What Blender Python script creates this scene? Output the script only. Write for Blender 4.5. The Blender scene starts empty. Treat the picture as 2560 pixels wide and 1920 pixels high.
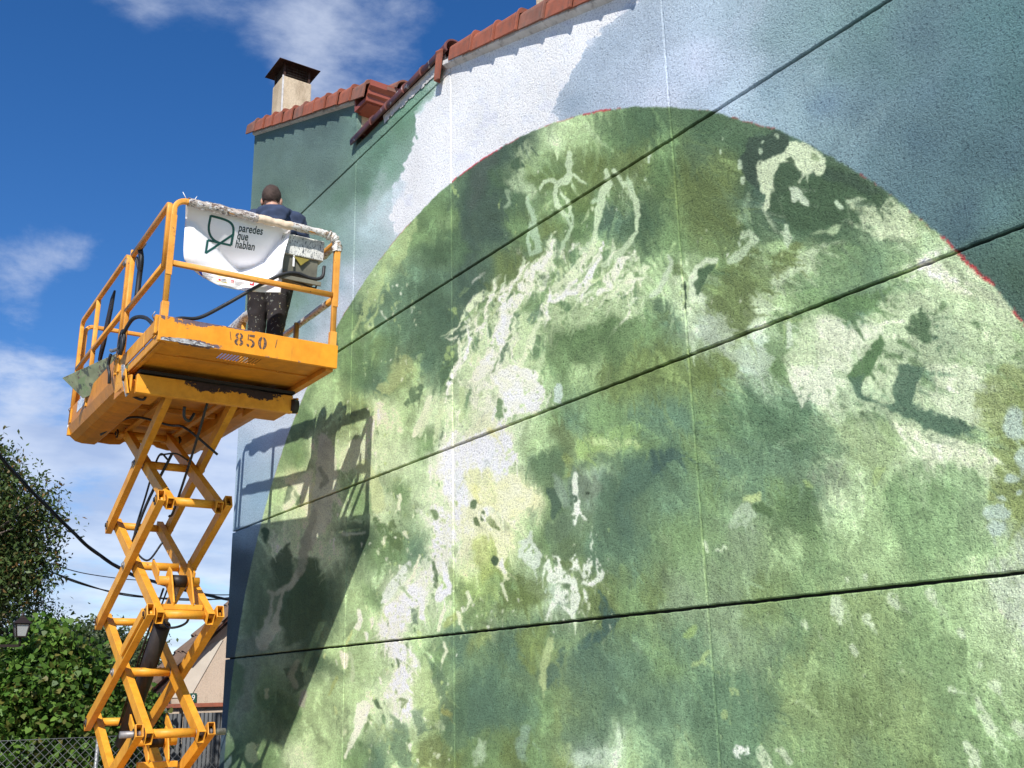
import bpy, bmesh, math, random
import numpy as np
from mathutils import Vector, Matrix, Quaternion, noise as mnoise

R = math.radians
SC = bpy.context.scene
COL = SC.collection

# ------------------------------------------------------------------ camera
# world axes: X towards the painted wall, Y along it (away), Z up; metres
CAMROT = np.array([[0.82449798, 0.14474085, 0.54704036],
                   [-0.56540293, 0.24977888, 0.78608526],
                   [-0.02286048, -0.95742394, 0.28777908]])   # columns: right, down, forward
FOC = 2542.8767                                                # for a 2560 px wide picture
CAMPOS = np.array([0.0, 0.0, 1.6])
cd = bpy.data.cameras.new('camera')
cam = bpy.data.objects.new('camera', cd)
COL.objects.link(cam)
mw = Matrix.Identity(4)
for i in range(3):
    mw[i][0] = CAMROT[i, 0]; mw[i][1] = -CAMROT[i, 1]; mw[i][2] = -CAMROT[i, 2]; mw[i][3] = CAMPOS[i]
cam.matrix_world = mw
cd.sensor_width = 36.0
cd.lens = 36.0 * FOC / 2560.0
cd.clip_start = 0.05
cd.clip_end = 3000
SC.camera = cam

def pix(u, v, axis, val):
    """point of the surveyed place seen at photo position (u, v of 2560x1920) on the plane axis = val"""
    d = CAMROT @ np.array([u - 1280.0, v - 960.0, FOC])
    k = 'xyz'.index(axis)
    return Vector(CAMPOS + d * ((val - CAMPOS[k]) / d[k]))

# ------------------------------------------------------------------ world, sun, exposure
SUNDIR = Vector((-1.0, -1.247, 1.345)).normalized()          # towards the sun
SUN_EL = math.asin(SUNDIR.z)
sd = bpy.data.lights.new('sun', 'SUN')
sd.energy = 4.5
sd.angle = R(0.53)
sd.color = (1.0, 0.955, 0.88)
sun = bpy.data.objects.new('sun', sd)
sun.rotation_euler = SUNDIR.to_track_quat('Z', 'Y').to_euler()
sun.location = (-6, -8, 12)
COL.objects.link(sun)

world = bpy.data.worlds.new('World')
SC.world = world
world.use_nodes = True
wn = world.node_tree
wn.nodes.clear()

def nd(nt, typ, ins=None, **props):
    n = nt.nodes.new('ShaderNode' + typ)
    for k, v in props.items():
        setattr(n, k, v)
    if ins:
        for k, v in ins.items():
            s = n.inputs[k]
            if isinstance(v, bpy.types.NodeSocket):
                nt.links.new(v, s)
            else:
                s.default_value = v
    return n

def mth(nt, op, a, b=0.0, c=None, clamp=False):
    n = nt.nodes.new('ShaderNodeMath'); n.operation = op; n.use_clamp = clamp
    for i, v in enumerate((a, b) if c is None else (a, b, c)):
        if isinstance(v, bpy.types.NodeSocket): nt.links.new(v, n.inputs[i])
        else: n.inputs[i].default_value = v
    return n.outputs[0]

def mixc(nt, fac, a, b, blend='MIX'):
    n = nt.nodes.new('ShaderNodeMix'); n.data_type = 'RGBA'; n.blend_type = blend
    for s, v in ((n.inputs[0], fac), (n.inputs[6], a), (n.inputs[7], b)):
        if isinstance(v, bpy.types.NodeSocket): nt.links.new(v, s)
        elif isinstance(v, (int, float)): s.default_value = v
        else: s.default_value = (*v, 1.0) if len(v) == 3 else v
    return n.outputs[2]

def ramp(nt, fac, stops, interp='LINEAR'):
    n = nt.nodes.new('ShaderNodeValToRGB'); cr = n.color_ramp; cr.interpolation = interp
    while len(cr.elements) < len(stops): cr.elements.new(0.5)
    for e, (p, c) in zip(cr.elements, stops):
        e.position = p
        e.color = (c, c, c, 1) if isinstance(c, (int, float)) else (*c, 1)
    nt.links.new(fac, n.inputs[0])
    return n.outputs[0]

sky = nd(wn, 'TexSky', sky_type='NISHITA', sun_disc=False)
sky.sun_elevation = SUN_EL
sky.sun_rotation = math.atan2(SUNDIR.x, SUNDIR.y)
sky.altitude = 900
sky.air_density = 1.0
sky.dust_density = 0.25
sky.ozone_density = 3.0
tc = nd(wn, 'TexCoord')
dirv = tc.outputs['Generated']
sep = nd(wn, 'Separate' + 'XYZ', {0: dirv})
# clouds: noise over a cloud layer seen in perspective (direction / (height + k))
zz = mth(wn, 'ADD', mth(wn, 'MAXIMUM', sep.outputs[2], 0.0), 0.16)
cx = mth(wn, 'DIVIDE', sep.outputs[0], zz)
cy = mth(wn, 'DIVIDE', sep.outputs[1], zz)
cvec = nd(wn, 'CombineXYZ', {0: cx, 1: cy, 2: 0.0}).outputs[0]
CLOUD_N = nd(wn, 'TexNoise', {'Vector': cvec, 'Scale': 2.7, 'Detail': 10.0, 'Roughness': 0.62, 'Distortion': 0.25})
CLOUD_F = nd(wn, 'TexNoise', {'Vector': cvec, 'Scale': 0.55, 'Detail': 3.0, 'Roughness': 0.5})
def dirblob(u, v, rad, gain):
    """a bank of cloud lying in the direction seen at (u, v); rad in degrees"""
    d = Vector(CAMROT @ np.array([u - 1280.0, v - 960.0, FOC])).normalized()
    dt = nd(wn, 'VectorMath', operation='DOT_PRODUCT')
    wn.links.new(dirv, dt.inputs[0]); dt.inputs[1].default_value = d
    c0 = math.cos(R(rad))
    m = nd(wn, 'MapRange', {'Value': dt.outputs['Value'], 'From Min': c0, 'From Max': 1.0, 'To Min': 0.0, 'To Max': gain}, interpolation_type='SMOOTHERSTEP')
    return m.outputs[0]
acc = None
for b in ((600, 30, 7, 0.15), (860, 110, 6, 0.13), (430, -20, 6, 0.10), (260, 80, 4.0, 0.12), (130, 640, 5.0, 0.21), (20, 600, 4, 0.06), (220, 450, 2.4, 0.14),
          (300, 1430, 14, 0.28), (60, 1250, 11, 0.12), (560, 1200, 8, 0.20), (40, 1020, 6, 0.04), (180, 260, 8, -0.16), (480, 400, 8, -0.24), (330, 830, 6, -0.16), (60, 400, 6, -0.14), (480, 700, 6, -0.2)):
    o = dirblob(*b)
    acc = o if acc is None else mth(wn, 'ADD', acc, o)
cl = mth(wn, 'ADD', CLOUD_N.outputs['Fac'], acc)
cl = mth(wn, 'ADD', cl, mth(wn, 'MULTIPLY', mth(wn, 'SUBTRACT', CLOUD_F.outputs['Fac'], 0.5), 0.25))
cmask = nd(wn, 'MapRange', {'Value': cl, 'From Min': 0.58, 'From Max': 0.90, 'To Min': 0.0, 'To Max': 0.80}, interpolation_type='SMOOTHSTEP').outputs[0]
low = nd(wn, 'MapRange', {'Value': sep.outputs[2], 'From Min': 0.0, 'From Max': 0.30, 'To Min': 1.0, 'To Max': 0.0}).outputs[0]
cshade = nd(wn, 'TexNoise', {'Vector': cvec, 'Scale': 2.6, 'Detail': 5.0, 'Roughness': 0.55}).outputs['Fac']
ccol = mixc(wn, ramp(wn, cshade, [(0.35, 0.0), (0.62, 1.0)]), (3.9, 4.7, 6.6), (6.6, 7.2, 8.4))
# the hue of this sky is deeper than the model's
hs = nd(wn, 'HueSaturation', {'Hue': 0.508, 'Saturation': 1.30, 'Value': 1.20, 'Color': sky.outputs[0]})
fin = mixc(wn, cmask, hs.outputs[0], ccol)
SKY_STRENGTH = 0.088
bg = nd(wn, 'Background', {'Color': fin, 'Strength': SKY_STRENGTH})
wo = nd(wn, 'OutputWorld', {'Surface': bg.outputs[0]})

SC.view_settings.view_transform = 'Standard'
SC.view_settings.look = 'None'
SC.view_settings.gamma = 1.0
SC.view_settings.use_curve_mapping = False
SC.view_settings.exposure = 0.45
SC.cycles.max_bounces = 6
SC.cycles.diffuse_bounces = 4
SC.cycles.use_denoising = True

# ------------------------------------------------------------------ materials
def s2l(c):
    return tuple((x / 12.92 if x <= 0.04045 else ((x + 0.055) / 1.055) ** 2.4) for x in [k / 255.0 for k in c])

def newmat(name):
    m = bpy.data.materials.new(name); m.use_nodes = True
    nt = m.node_tree
    b = nt.nodes['Principled BSDF']
    return m, nt, b

def objcoord(nt, scale=1.0):
    t = nd(nt, 'TexCoord')
    g = nd(nt, 'NewGeometry')
    return g.outputs['Position']

def bump(nt, b, h, strength=0.3, dist=0.01, normal=None):
    n = nd(nt, 'Bump', {'Height': h, 'Strength': strength, 'Distance': dist})
    if normal is not None: nt.links.new(normal, n.inputs['Normal'])
    nt.links.new(n.outputs[0], b.inputs['Normal'])
    return n.outputs[0]

def simple(name, col, rough=0.6, metal=0.0, var=0.25, scale=18.0, bmp=0.15, spec=0.4, dirt=None):
    """a colour broken up by two noises, with a light relief"""
    m, nt, b = newmat(name)
    p = objcoord(nt)
    n1 = nd(nt, 'TexNoise', {'Vector': p, 'Scale': scale, 'Detail': 6.0, 'Roughness': 0.6}).outputs['Fac']
    n2 = nd(nt, 'TexNoise', {'Vector': p, 'Scale': scale * 0.17, 'Detail': 3.0}).outputs['Fac']
    f = mth(nt, 'ADD', mth(nt, 'MULTIPLY', n1, 0.5), mth(nt, 'MULTIPLY', n2, 0.5))
    lo = tuple(c * (1 - var) for c in col); hi = tuple(min(1, c * (1 + var)) for c in col)
    c = ramp(nt, f, [(0.3, lo), (0.7, hi)])
    if dirt:
        d = nd(nt, 'TexNoise', {'Vector': p, 'Scale': scale * 0.5, 'Detail': 8.0, 'Roughness': 0.7}).outputs['Fac']
        c = mixc(nt, mth(nt, 'MULTIPLY', ramp(nt, d, [(0.5, 0.0), (0.66, 1.0)]), 0.7), c, dirt)
    nt.links.new(c, b.inputs['Base Color'])
    b.inputs['Roughness'].default_value = rough
    b.inputs['Metallic'].default_value = metal
    b.inputs['Specular IOR Level'].default_value = spec
    if bmp: bump(nt, b, n1, bmp, 0.004)
    return m

def yellow_paint(name, chip=0.635, rust=(0.045, 0.022, 0.016), zone=None, base=((0.60, 0.245, 0.015), (0.79, 0.36, 0.032)), dirt=0.5, edge=0.0):
    """worn machine enamel: two tones, grime, chips down to dark primer; zone = list of (centre, size, amount) of heavier wear"""
    m, nt, b = newmat(name)
    p = objcoord(nt)
    n1 = nd(nt, 'TexNoise', {'Vector': p, 'Scale': 9.0, 'Detail': 7.0, 'Roughness': 0.65}).outputs['Fac']
    c = ramp(nt, n1, [(0.3, base[0]), (0.62, base[1])])
    g = nd(nt, 'TexNoise', {'Vector': p, 'Scale': 2.4, 'Detail': 8.0, 'Roughness': 0.7}).outputs['Fac']
    c = mixc(nt, mth(nt, 'MULTIPLY', ramp(nt, g, [(0.44, 0.0), (0.7, 1.0)]), dirt), c, (0.30, 0.13, 0.035))
    w = nd(nt, 'TexNoise', {'Vector': p, 'Scale': 26.0, 'Detail': 9.0, 'Roughness': 0.72}).outputs['Fac']
    w2 = nd(nt, 'TexNoise', {'Vector': p, 'Scale': 5.0, 'Detail': 2.0}).outputs['Fac']
    wear = mth(nt, 'ADD', w, mth(nt, 'MULTIPLY', mth(nt, 'SUBTRACT', w2, 0.5), 0.30))
    if edge > 0:
        ge = nd(nt, 'NewGeometry').outputs['Pointiness']
        wear = mth(nt, 'ADD', wear, mth(nt, 'MULTIPLY', mth(nt, 'MAXIMUM', mth(nt, 'SUBTRACT', ge, 0.52), 0.0), edge))
    if zone:
        for cen, size, amt in zone:
            v = nd(nt, 'VectorMath', operation='SUBTRACT'); nt.links.new(p, v.inputs[0]); v.inputs[1].default_value = cen
            v2 = nd(nt, 'VectorMath', operation='DIVIDE'); nt.links.new(v.outputs[0], v2.inputs[0]); v2.inputs[1].default_value = size
            ln = nd(nt, 'VectorMath', operation='LENGTH'); nt.links.new(v2.outputs[0], ln.inputs[0])
            z = nd(nt, 'MapRange', {'Value': ln.outputs['Value'], 'From Min': 0.55, 'From Max': 1.15, 'To Min': amt, 'To Max': 0.0}).outputs[0]
            wear = mth(nt, 'ADD', wear, z)
    k = ramp(nt, wear, [(chip, 0.0), (chip + 0.018, 1.0)])
    rc = ramp(nt, w, [(0.35, rust), (0.65, tuple(x * 2.4 for x in rust))])
    mp_ = nd(nt, 'Mapping', {'Vector': p, 'Scale': (30.0, 30.0, 6.0)}).outputs[0]
    dr = nd(nt, 'TexNoise', {'Vector': mp_, 'Scale': 1.0, 'Detail': 4.0, 'Roughness': 0.6}).outputs['Fac']
    c = mixc(nt, mth(nt, 'MULTIPLY', ramp(nt, dr, [(0.60, 0.0), (0.76, 1.0)]), 0.22), c, (0.17, 0.075, 0.025))
    c = mixc(nt, k, c, rc)
    nt.links.new(c, b.inputs['Base Color'])
    b.inputs['Specular IOR Level'].default_value = 0.35
    nt.links.new(ramp(nt, k, [(0.0, 0.48), (1.0, 0.9)]), b.inputs['Roughness'])
    h = mth(nt, 'ADD', mth(nt, 'MULTIPLY', k, -1.0), mth(nt, 'MULTIPLY', n1, 0.3))
    bump(nt, b, h, 0.35, 0.003)
    return m

def splattered(name, base, spots, scale=30.0, thr=0.55, rough=0.7, stretch=(1, 1, 1)):
    """base colour covered by irregular paint splashes in the given colours"""
    m, nt, b = newmat(name)
    p = objcoord(nt)
    mp = nd(nt, 'Mapping', {'Vector': p, 'Scale': stretch}).outputs[0]
    c = ramp(nt, nd(nt, 'TexNoise', {'Vector': p, 'Scale': 12.0, 'Detail': 4.0}).outputs['Fac'],
             [(0.3, tuple(x * 0.75 for x in base)), (0.7, tuple(min(1, x * 1.2) for x in base))])
    for i, s in enumerate(spots):
        off = nd(nt, 'VectorMath', operation='ADD'); nt.links.new(mp, off.inputs[0]); off.inputs[1].default_value = (i * 3.7, i * 1.9, -i * 2.3)
        n = nd(nt, 'TexNoise', {'Vector': off.outputs[0], 'Scale': scale * (1 + 0.3 * i), 'Detail': 5.0, 'Roughness': 0.65, 'Distortion': 0.4}).outputs['Fac']
        c = mixc(nt, ramp(nt, n, [(thr, 0.0), (thr + 0.02, 1.0)]), c, s)
    nt.links.new(c, b.inputs['Base Color'])
    b.inputs['Roughness'].default_value = rough
    return m

# ------------------------------------------------------------------ mesh builder
class MB:
    def __init__(s): s.v = []; s.f = []; s.sm = []
    def add(s, vs, fs, smooth=False):
        o = len(s.v); s.v += [tuple(v) for v in vs]
        for f in fs: s.f.append(tuple(i + o for i in f)); s.sm.append(smooth)
        return s
    def box(s, a, b):
        x0, y0, z0 = a; x1, y1, z1 = b
        vs = [(x0, y0, z0), (x1, y0, z0), (x1, y1, z0), (x0, y1, z0), (x0, y0, z1), (x1, y0, z1), (x1, y1, z1), (x0, y1, z1)]
        return s.add(vs, [(0, 3, 2, 1), (4, 5, 6, 7), (0, 1, 5, 4), (1, 2, 6, 5), (2, 3, 7, 6), (3, 0, 4, 7)])
    def beam(s, p0, p1, w, h, up=(0, 0, 1), open_ends=False, wall=0.006, side=None):
        """box section of width w (sideways) and height h from p0 to p1"""
        p0 = Vector(p0); p1 = Vector(p1); d = (p1 - p0).normalized()
        sd_ = Vector(side) if side is not None else d.cross(Vector(up)).normalized()
        u = sd_.cross(d).normalized()
        def ring(p, w_, h_): return [p + sd_ * (sx * w_ / 2) + u * (sz * h_ / 2) for sx, sz in ((-1, -1), (1, -1), (1, 1), (-1, 1))]
        if not open_ends:
            return s.add(ring(p0, w, h) + ring(p1, w, h), [(0, 1, 2, 3), (7, 6, 5, 4), (0, 4, 5, 1), (1, 5, 6, 2), (2, 6, 7, 3), (3, 7, 4, 0)])
        o0 = ring(p0, w, h); o1 = ring(p1, w, h); i0 = ring(p0, w - 2 * wall, h - 2 * wall); i1 = ring(p1, w - 2 * wall, h - 2 * wall)
        fs = []
        for k in range(4):
            n = (k + 1) % 4
            fs += [(k, 4 + k, 4 + n, n), (8 + k, 8 + n, 12 + n, 12 + k), (k, n, 8 + n, 8 + k), (4 + k, 12 + k, 12 + n, 4 + n)]
        return s.add(o0 + o1 + i0 + i1, fs)
    def cyl(s, p0, p1, r, n=16, r1=None, caps=True):
        p0 = Vector(p0); p1 = Vector(p1); d = (p1 - p0).normalized(); r1 = r if r1 is None else r1
        a = d.orthogonal().normalized(); b = d.cross(a)
        c = [(math.cos(2 * math.pi * k / n), math.sin(2 * math.pi * k / n)) for k in range(n)]
        vs = [p0 + (a * x + b * y) * r for x, y in c] + [p1 + (a * x + b * y) * r1 for x, y in c]
        s.add(vs, [(k, (k + 1) % n, n + (k + 1) % n, n + k) for k in range(n)], True)
        if caps:
            o = len(s.v) - 2 * n
            s.f.append(tuple(o + k for k in reversed(range(n)))); s.sm.append(False)
            s.f.append(tuple(o + n + k for k in range(n))); s.sm.append(False)
        return s
    def sweep(s, pts, prof, up=(0, 0, 1), closed_prof=True, caps=True, smooth=True, scale=None):
        """profile [(a, b)...] swept along pts; a sideways, b along the transported up"""
        P = [Vector(p) for p in pts]; n = len(P); m = len(prof)
        u = Vector(up); rings = []
        for i in range(n):
            t = ((P[min(i + 1, n - 1)] - P[i]).normalized() + (P[i] - P[max(i - 1, 0)]).normalized())
            t.normalize()
            u = (u - t * u.dot(t))
            if u.length < 1e-4: u = t.orthogonal()
            u.normalize(); sdv = t.cross(u)
            k = 1.0 if scale is None else scale[i]
            rings.append([P[i] + (sdv * a + u * b) * k for a, b in prof])
        vs = [q for r_ in rings for q in r_]
        fs = []
        for i in range(n - 1):
            for k in range(m if closed_prof else m - 1):
                k2 = (k + 1) % m
                fs.append((i * m + k, i * m + k2, (i + 1) * m + k2, (i + 1) * m + k))
        s.add(vs, fs, smooth)
        if caps and closed_prof:
            o = len(s.v) - n * m
            s.f.append(tuple(o + k for k in reversed(range(m)))); s.sm.append(False)
            s.f.append(tuple(o + (n - 1) * m + k for k in range(m))); s.sm.append(False)
        return s
    def tube(s, pts, r, n=10, scale=None):
        return s.sweep(pts, [(r * math.cos(2 * math.pi * k / n), r * math.sin(2 * math.pi * k / n)) for k in range(n)], scale=scale, up=(0.013, 0.021, 1))
    def prism(s, poly, axis, a, b):
        """polygon (2-D, the other two axes in order) extruded along axis from a to b"""
        n = len(poly)
        def mk(t, q):
            v = [0, 0, 0]; o = [k for k in range(3) if k != axis]
            v[axis] = t; v[o[0]] = q[0]; v[o[1]] = q[1]; return tuple(v)
        vs = [mk(a, q) for q in poly] + [mk(b, q) for q in poly]
        fs = [tuple(range(n)), tuple(reversed(range(n, 2 * n)))] + [(k, n + k, n + (k + 1) % n, (k + 1) % n) for k in range(n)]
        return s.add(vs, fs)
    def mesh(s, name, mat):
        me = bpy.data.meshes.new(name)
        me.from_pydata(s.v, [], s.f)
        me.polygons.foreach_set('use_smooth', s.sm)
        if mat is not None: me.materials.append(mat)
        return me
    def build(s, name, mat, parent=None, bevel=0.0, recalc=True, **props):
        me = s.mesh(name, mat)
        if recalc:
            bm = bmesh.new(); bm.from_mesh(me); bmesh.ops.recalc_face_normals(bm, faces=bm.faces); bm.to_mesh(me); bm.free()
        o = bpy.data.objects.new(name, me); COL.objects.link(o)
        if parent is not None: o.parent = parent; o.matrix_parent_inverse = inv_world(parent)
        if bevel:
            md = o.modifiers.new('bevel', 'BEVEL'); md.width = bevel; md.segments = 2; md.limit_method = 'ANGLE'; md.angle_limit = R(40)
            md.harden_normals = False
        for k, v in props.items(): o[k] = v
        return o

def world_of(o):
    m = Matrix.LocRotScale(o.location, o.rotation_euler, o.scale)
    if o.parent is not None:
        m = world_of(o.parent) @ o.matrix_parent_inverse @ m
    return m
def inv_world(o): return world_of(o).inverted()

def thing(name, label, cat, loc=(0, 0, 0), group=None, rz=0.0):
    o = bpy.data.objects.new(name, None); COL.objects.link(o)
    o.location = loc; o.rotation_euler = (0, 0, rz); o.empty_display_size = 0.2
    o['label'] = label; o['category'] = cat
    if group: o['group'] = group
    return o
def tag(o, label, cat, group=None):
    o['label'] = label; o['category'] = cat
    if group: o['group'] = group
    return o
def mesh_obj(name, me, parent=None, loc=None):
    o = bpy.data.objects.new(name, me); COL.objects.link(o)
    if parent is not None: o.parent = parent; o.matrix_parent_inverse = inv_world(parent)
    if loc is not None: o.location = loc
    return o

def rsq(w, h, r=0.008, n=3):
    """rounded rectangle profile"""
    pr = []
    for cx_, cy_, a0 in ((w / 2 - r, h / 2 - r, 0), (-w / 2 + r, h / 2 - r, 90), (-w / 2 + r, -h / 2 + r, 180), (w / 2 - r, -h / 2 + r, 270)):
        for k in range(n + 1):
            a = R(a0 + 90 * k / n); pr.append((cx_ + r * math.cos(a), cy_ + r * math.sin(a)))
    return pr

def arc(c, r, a0, a1, n, ax, ay):
    c = Vector(c); ax = Vector(ax); ay = Vector(ay)
    return [c + ax * (r * math.cos(R(a0 + (a1 - a0) * k / n))) + ay * (r * math.sin(R(a0 + (a1 - a0) * k / n))) for k in range(n + 1)]

def spline(pts, n=8):
    """Catmull-Rom through the points"""
    P = [Vector(p) for p in pts]; P = [P[0] * 2 - P[1]] + P + [P[-1] * 2 - P[-2]]
    out = []
    for i in range(1, len(P) - 2):
        for k in range(n):
            t = k / n; a, b, c, d = P[i - 1:i + 3]
            out.append(0.5 * ((2 * b) + (c - a) * t + (2 * a - 5 * b + 4 * c - d) * t * t + (3 * b - a - 3 * c + d) * t ** 3))
    out.append(P[-2]); return out
# ------------------------------------------------------------------ the mural, painted stroke by stroke
# strokes are written in the surveyor's sheet units (2212 x 1659) and laid onto the wall plane further down
class Sheet:
    crisp = False                                                     # True while only the crisp top strokes are renewed
    U0, V0, U1, V1, S = 440.0, -80.0, 2330.0, 1740.0, 0.80
    def __init__(s):
        s.W = int((s.U1 - s.U0) * s.S); s.H = int((s.V1 - s.V0) * s.S)
        s.rng = np.random.default_rng(11)
        s.img = np.zeros((s.H, s.W, 3), np.float32)
        v, u = np.mgrid[0:s.H, 0:s.W].astype(np.float32)
        s.U = s.U0 + (u + .5) / s.S; s.V = s.V0 + (v + .5) / s.S
        s.wx = s.fractal(90, 5, 1); s.wy = s.fractal(90, 5, 2)       # broad wobble
        s.fx = s.fractal(14, 3, 3); s.fy = s.fractal(14, 3, 4)       # bristle-sized wobble
        s.dry = s.fractal(9, 3, 5); s.dryv = s.fractal(7, 3, 6, stretch=5.0)
        s.cloud = s.fractal(70, 5, 7); s.mott = s.fractal(26, 4, 8)
    def vnoise(s, cell, seed, stretch=1.0):
        r = np.random.default_rng(seed); cw, ch = cell * s.S, cell * s.S * stretch
        nx, ny = int(s.W / cw) + 4, int(s.H / ch) + 4
        g = r.random((ny, nx)).astype(np.float32)
        x = np.arange(s.W) / cw; y = np.arange(s.H) / ch
        xi = x.astype(int); yi = y.astype(int); fx = (x - xi).astype(np.float32); fy = (y - yi).astype(np.float32)
        fx = fx * fx * (3 - 2 * fx); fy = (fy * fy * (3 - 2 * fy))[:, None]
        a = g[yi][:, xi]; b = g[yi][:, xi + 1]; c = g[yi + 1][:, xi]; d = g[yi + 1][:, xi + 1]
        return (a * (1 - fx) + b * fx) * (1 - fy) + (c * (1 - fx) + d * fx) * fy
    def fractal(s, cell, octs, seed, stretch=1.0):
        o = 0; amp = 1.0; t = 0
        for k in range(octs):
            o = o + (s.vnoise(max(cell / 2 ** k, 1.6), seed * 31 + k, stretch) - 0.5) * amp; t += amp * 0.5; amp *= 0.58
        return (o / t).astype(np.float32)                             # about -0.6 .. 0.6
    def win(s, x0, y0, x1, y1):
        a = max(0, int((x0 - s.U0) * s.S)); b = min(s.W, int((x1 - s.U0) * s.S) + 1)
        c = max(0, int((y0 - s.V0) * s.S)); d = min(s.H, int((y1 - s.V0) * s.S) + 1)
        return slice(c, d), slice(a, b)
    def warped(s, w, warp, fine):
        return s.U[w] + s.wx[w] * warp + s.fx[w] * fine, s.V[w] + s.wy[w] * warp + s.fy[w] * fine
    def lay(s, w, d, col, a, soft, dry, vert):
        """d: distance inside (positive in)"""
        m = np.clip(d / soft + 0.5, 0, 1); m = m * m * (3 - 2 * m)
        if dry > 0:
            n = s.dryv[w] if vert else s.dry[w]
            m = m * np.clip((n + 0.42 - dry * (1.15 - m * 0.9)) * 7, 0, 1)
        m = (m * a)[..., None]
        col = np.array(col, np.float32) / 255.0
        tone = 1.0 + s.mott[w][..., None] * 0.10
        s.img[w] = s.img[w] * (1 - m) + col * tone * m
    def stroke(s, pts, col, a=0.9, soft=5, warp=14, fine=5, dry=0.0, vert=False):
        """pts: (x, y, half width)"""
        if s.crisp and soft > 6: return
        if s.crisp and sum(col) < 400: a = a * 0.45
        P = np.array(pts, np.float32); r = P[:, 2].max() + abs(warp) * .7 + fine + soft + 2
        w = s.win(P[:, 0].min() - r, P[:, 1].min() - r, P[:, 0].max() + r, P[:, 1].max() + r)
        if w[0].stop <= w[0].start or w[1].stop <= w[1].start: return
        X, Y = s.warped(w, warp, fine); best = np.full(X.shape, -1e9, np.float32)
        if len(P) == 1: best = P[0, 2] - np.hypot(X - P[0, 0], Y - P[0, 1])
        for (ax, ay, ar), (bx, by, br) in zip(P[:-1], P[1:]):
            dx, dy = bx - ax, by - ay; L = dx * dx + dy * dy + 1e-6
            t = np.clip(((X - ax) * dx + (Y - ay) * dy) / L, 0, 1)
            best = np.maximum(best, ar + (br - ar) * t - np.hypot(X - ax - dx * t, Y - ay - dy * t))
        s.lay(w, best, col, a, soft, dry, vert)
    def ell(s, x, y, rx, ry, col, a=0.8, soft=0.5, rot=0.0, warp=30, fine=6, dry=0.0, vert=False):
        """soft as a share of the radius"""
        if s.crisp and soft > .45: return
        r = max(rx, ry) * (1 + soft) + abs(warp)
        w = s.win(x - r, y - r, x + r, y + r)
        if w[0].stop <= w[0].start or w[1].stop <= w[1].start: return
        X, Y = s.warped(w, warp, fine); X = X - x; Y = Y - y
        c, q = math.cos(R(rot)), math.sin(R(rot)); A = (X * c + Y * q) / rx; B = (-X * q + Y * c) / ry
        s.lay(w, 1 - np.hypot(A, B), col, a, soft, dry, vert)
    def poly(s, pts, col, a=0.95, soft=5, warp=10, fine=5, dry=0.0, vert=False):
        if s.crisp and (soft > 6 or warp > 12): return
        warp = warp * (2.4 if soft > 5 else 1.6); fine = fine * 1.3
        P = np.array(pts, np.float32); r = abs(warp) * .7 + fine + soft + 2
        w = s.win(P[:, 0].min() - r, P[:, 1].min() - r, P[:, 0].max() + r, P[:, 1].max() + r)
        if w[0].stop <= w[0].start or w[1].stop <= w[1].start: return
        X, Y = s.warped(w, warp, fine); d = np.full(X.shape, 1e9, np.float32); ins = np.zeros(X.shape, bool)
        for (ax, ay), (bx, by) in zip(P, np.roll(P, -1, 0)):
            dx, dy = bx - ax, by - ay; t = np.clip(((X - ax) * dx + (Y - ay) * dy) / (dx * dx + dy * dy + 1e-6), 0, 1)
            d = np.minimum(d, np.hypot(X - ax - dx * t, Y - ay - dy * t))
            cnd = ((ay > Y) != (by > Y)); ins ^= cnd & (X < (bx - ax) * (Y - ay) / ((by - ay) if by != ay else 1e-6) + ax)
        s.lay(w, np.where(ins, d, -d), col, a, soft, dry, vert)
    def ground(s, pts, k=4, power=2.6, warp=60):
        """smooth wash through scattered colour notes"""
        U = (s.U[::k, ::k] + s.wx[::k, ::k] * warp); V = (s.V[::k, ::k] + s.wy[::k, ::k] * warp)
        num = np.zeros(U.shape + (3,), np.float32); den = np.zeros(U.shape, np.float32)
        for x, y, c in pts:
            wgt = 1.0 / ((U - x) ** 2 + (V - y) ** 2 + 18.0 ** 2) ** (power / 2)
            num += wgt[..., None] * np.array(c, np.float32); den += wgt
        g = num / den[..., None] / 255.0
        g = np.repeat(np.repeat(g, k, 0), k, 1)[:s.H, :s.W]
        if g.shape[:2] != (s.H, s.W): g = np.pad(g, ((0, s.H - g.shape[0]), (0, s.W - g.shape[1]), (0, 0)), 'edge')
        for ax in (0, 1):
            g = (np.roll(g, 2, ax) + np.roll(g, -2, ax) + g * 2) / 4
        return g

PAL = dict(D=(66, 92, 68), K=(58, 80, 70), T=(90, 122, 100), G=(108, 140, 94), O=(98, 118, 70), o=(128, 150, 96), L=(156, 186, 136),
           P=(188, 210, 172), W=(226, 232, 220), g=(126, 148, 122), Y=(164, 186, 112), B=(180, 202, 188), C=(80, 110, 90), c=(218, 222, 178), N=(38, 56, 52), d=(80, 108, 70))

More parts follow.
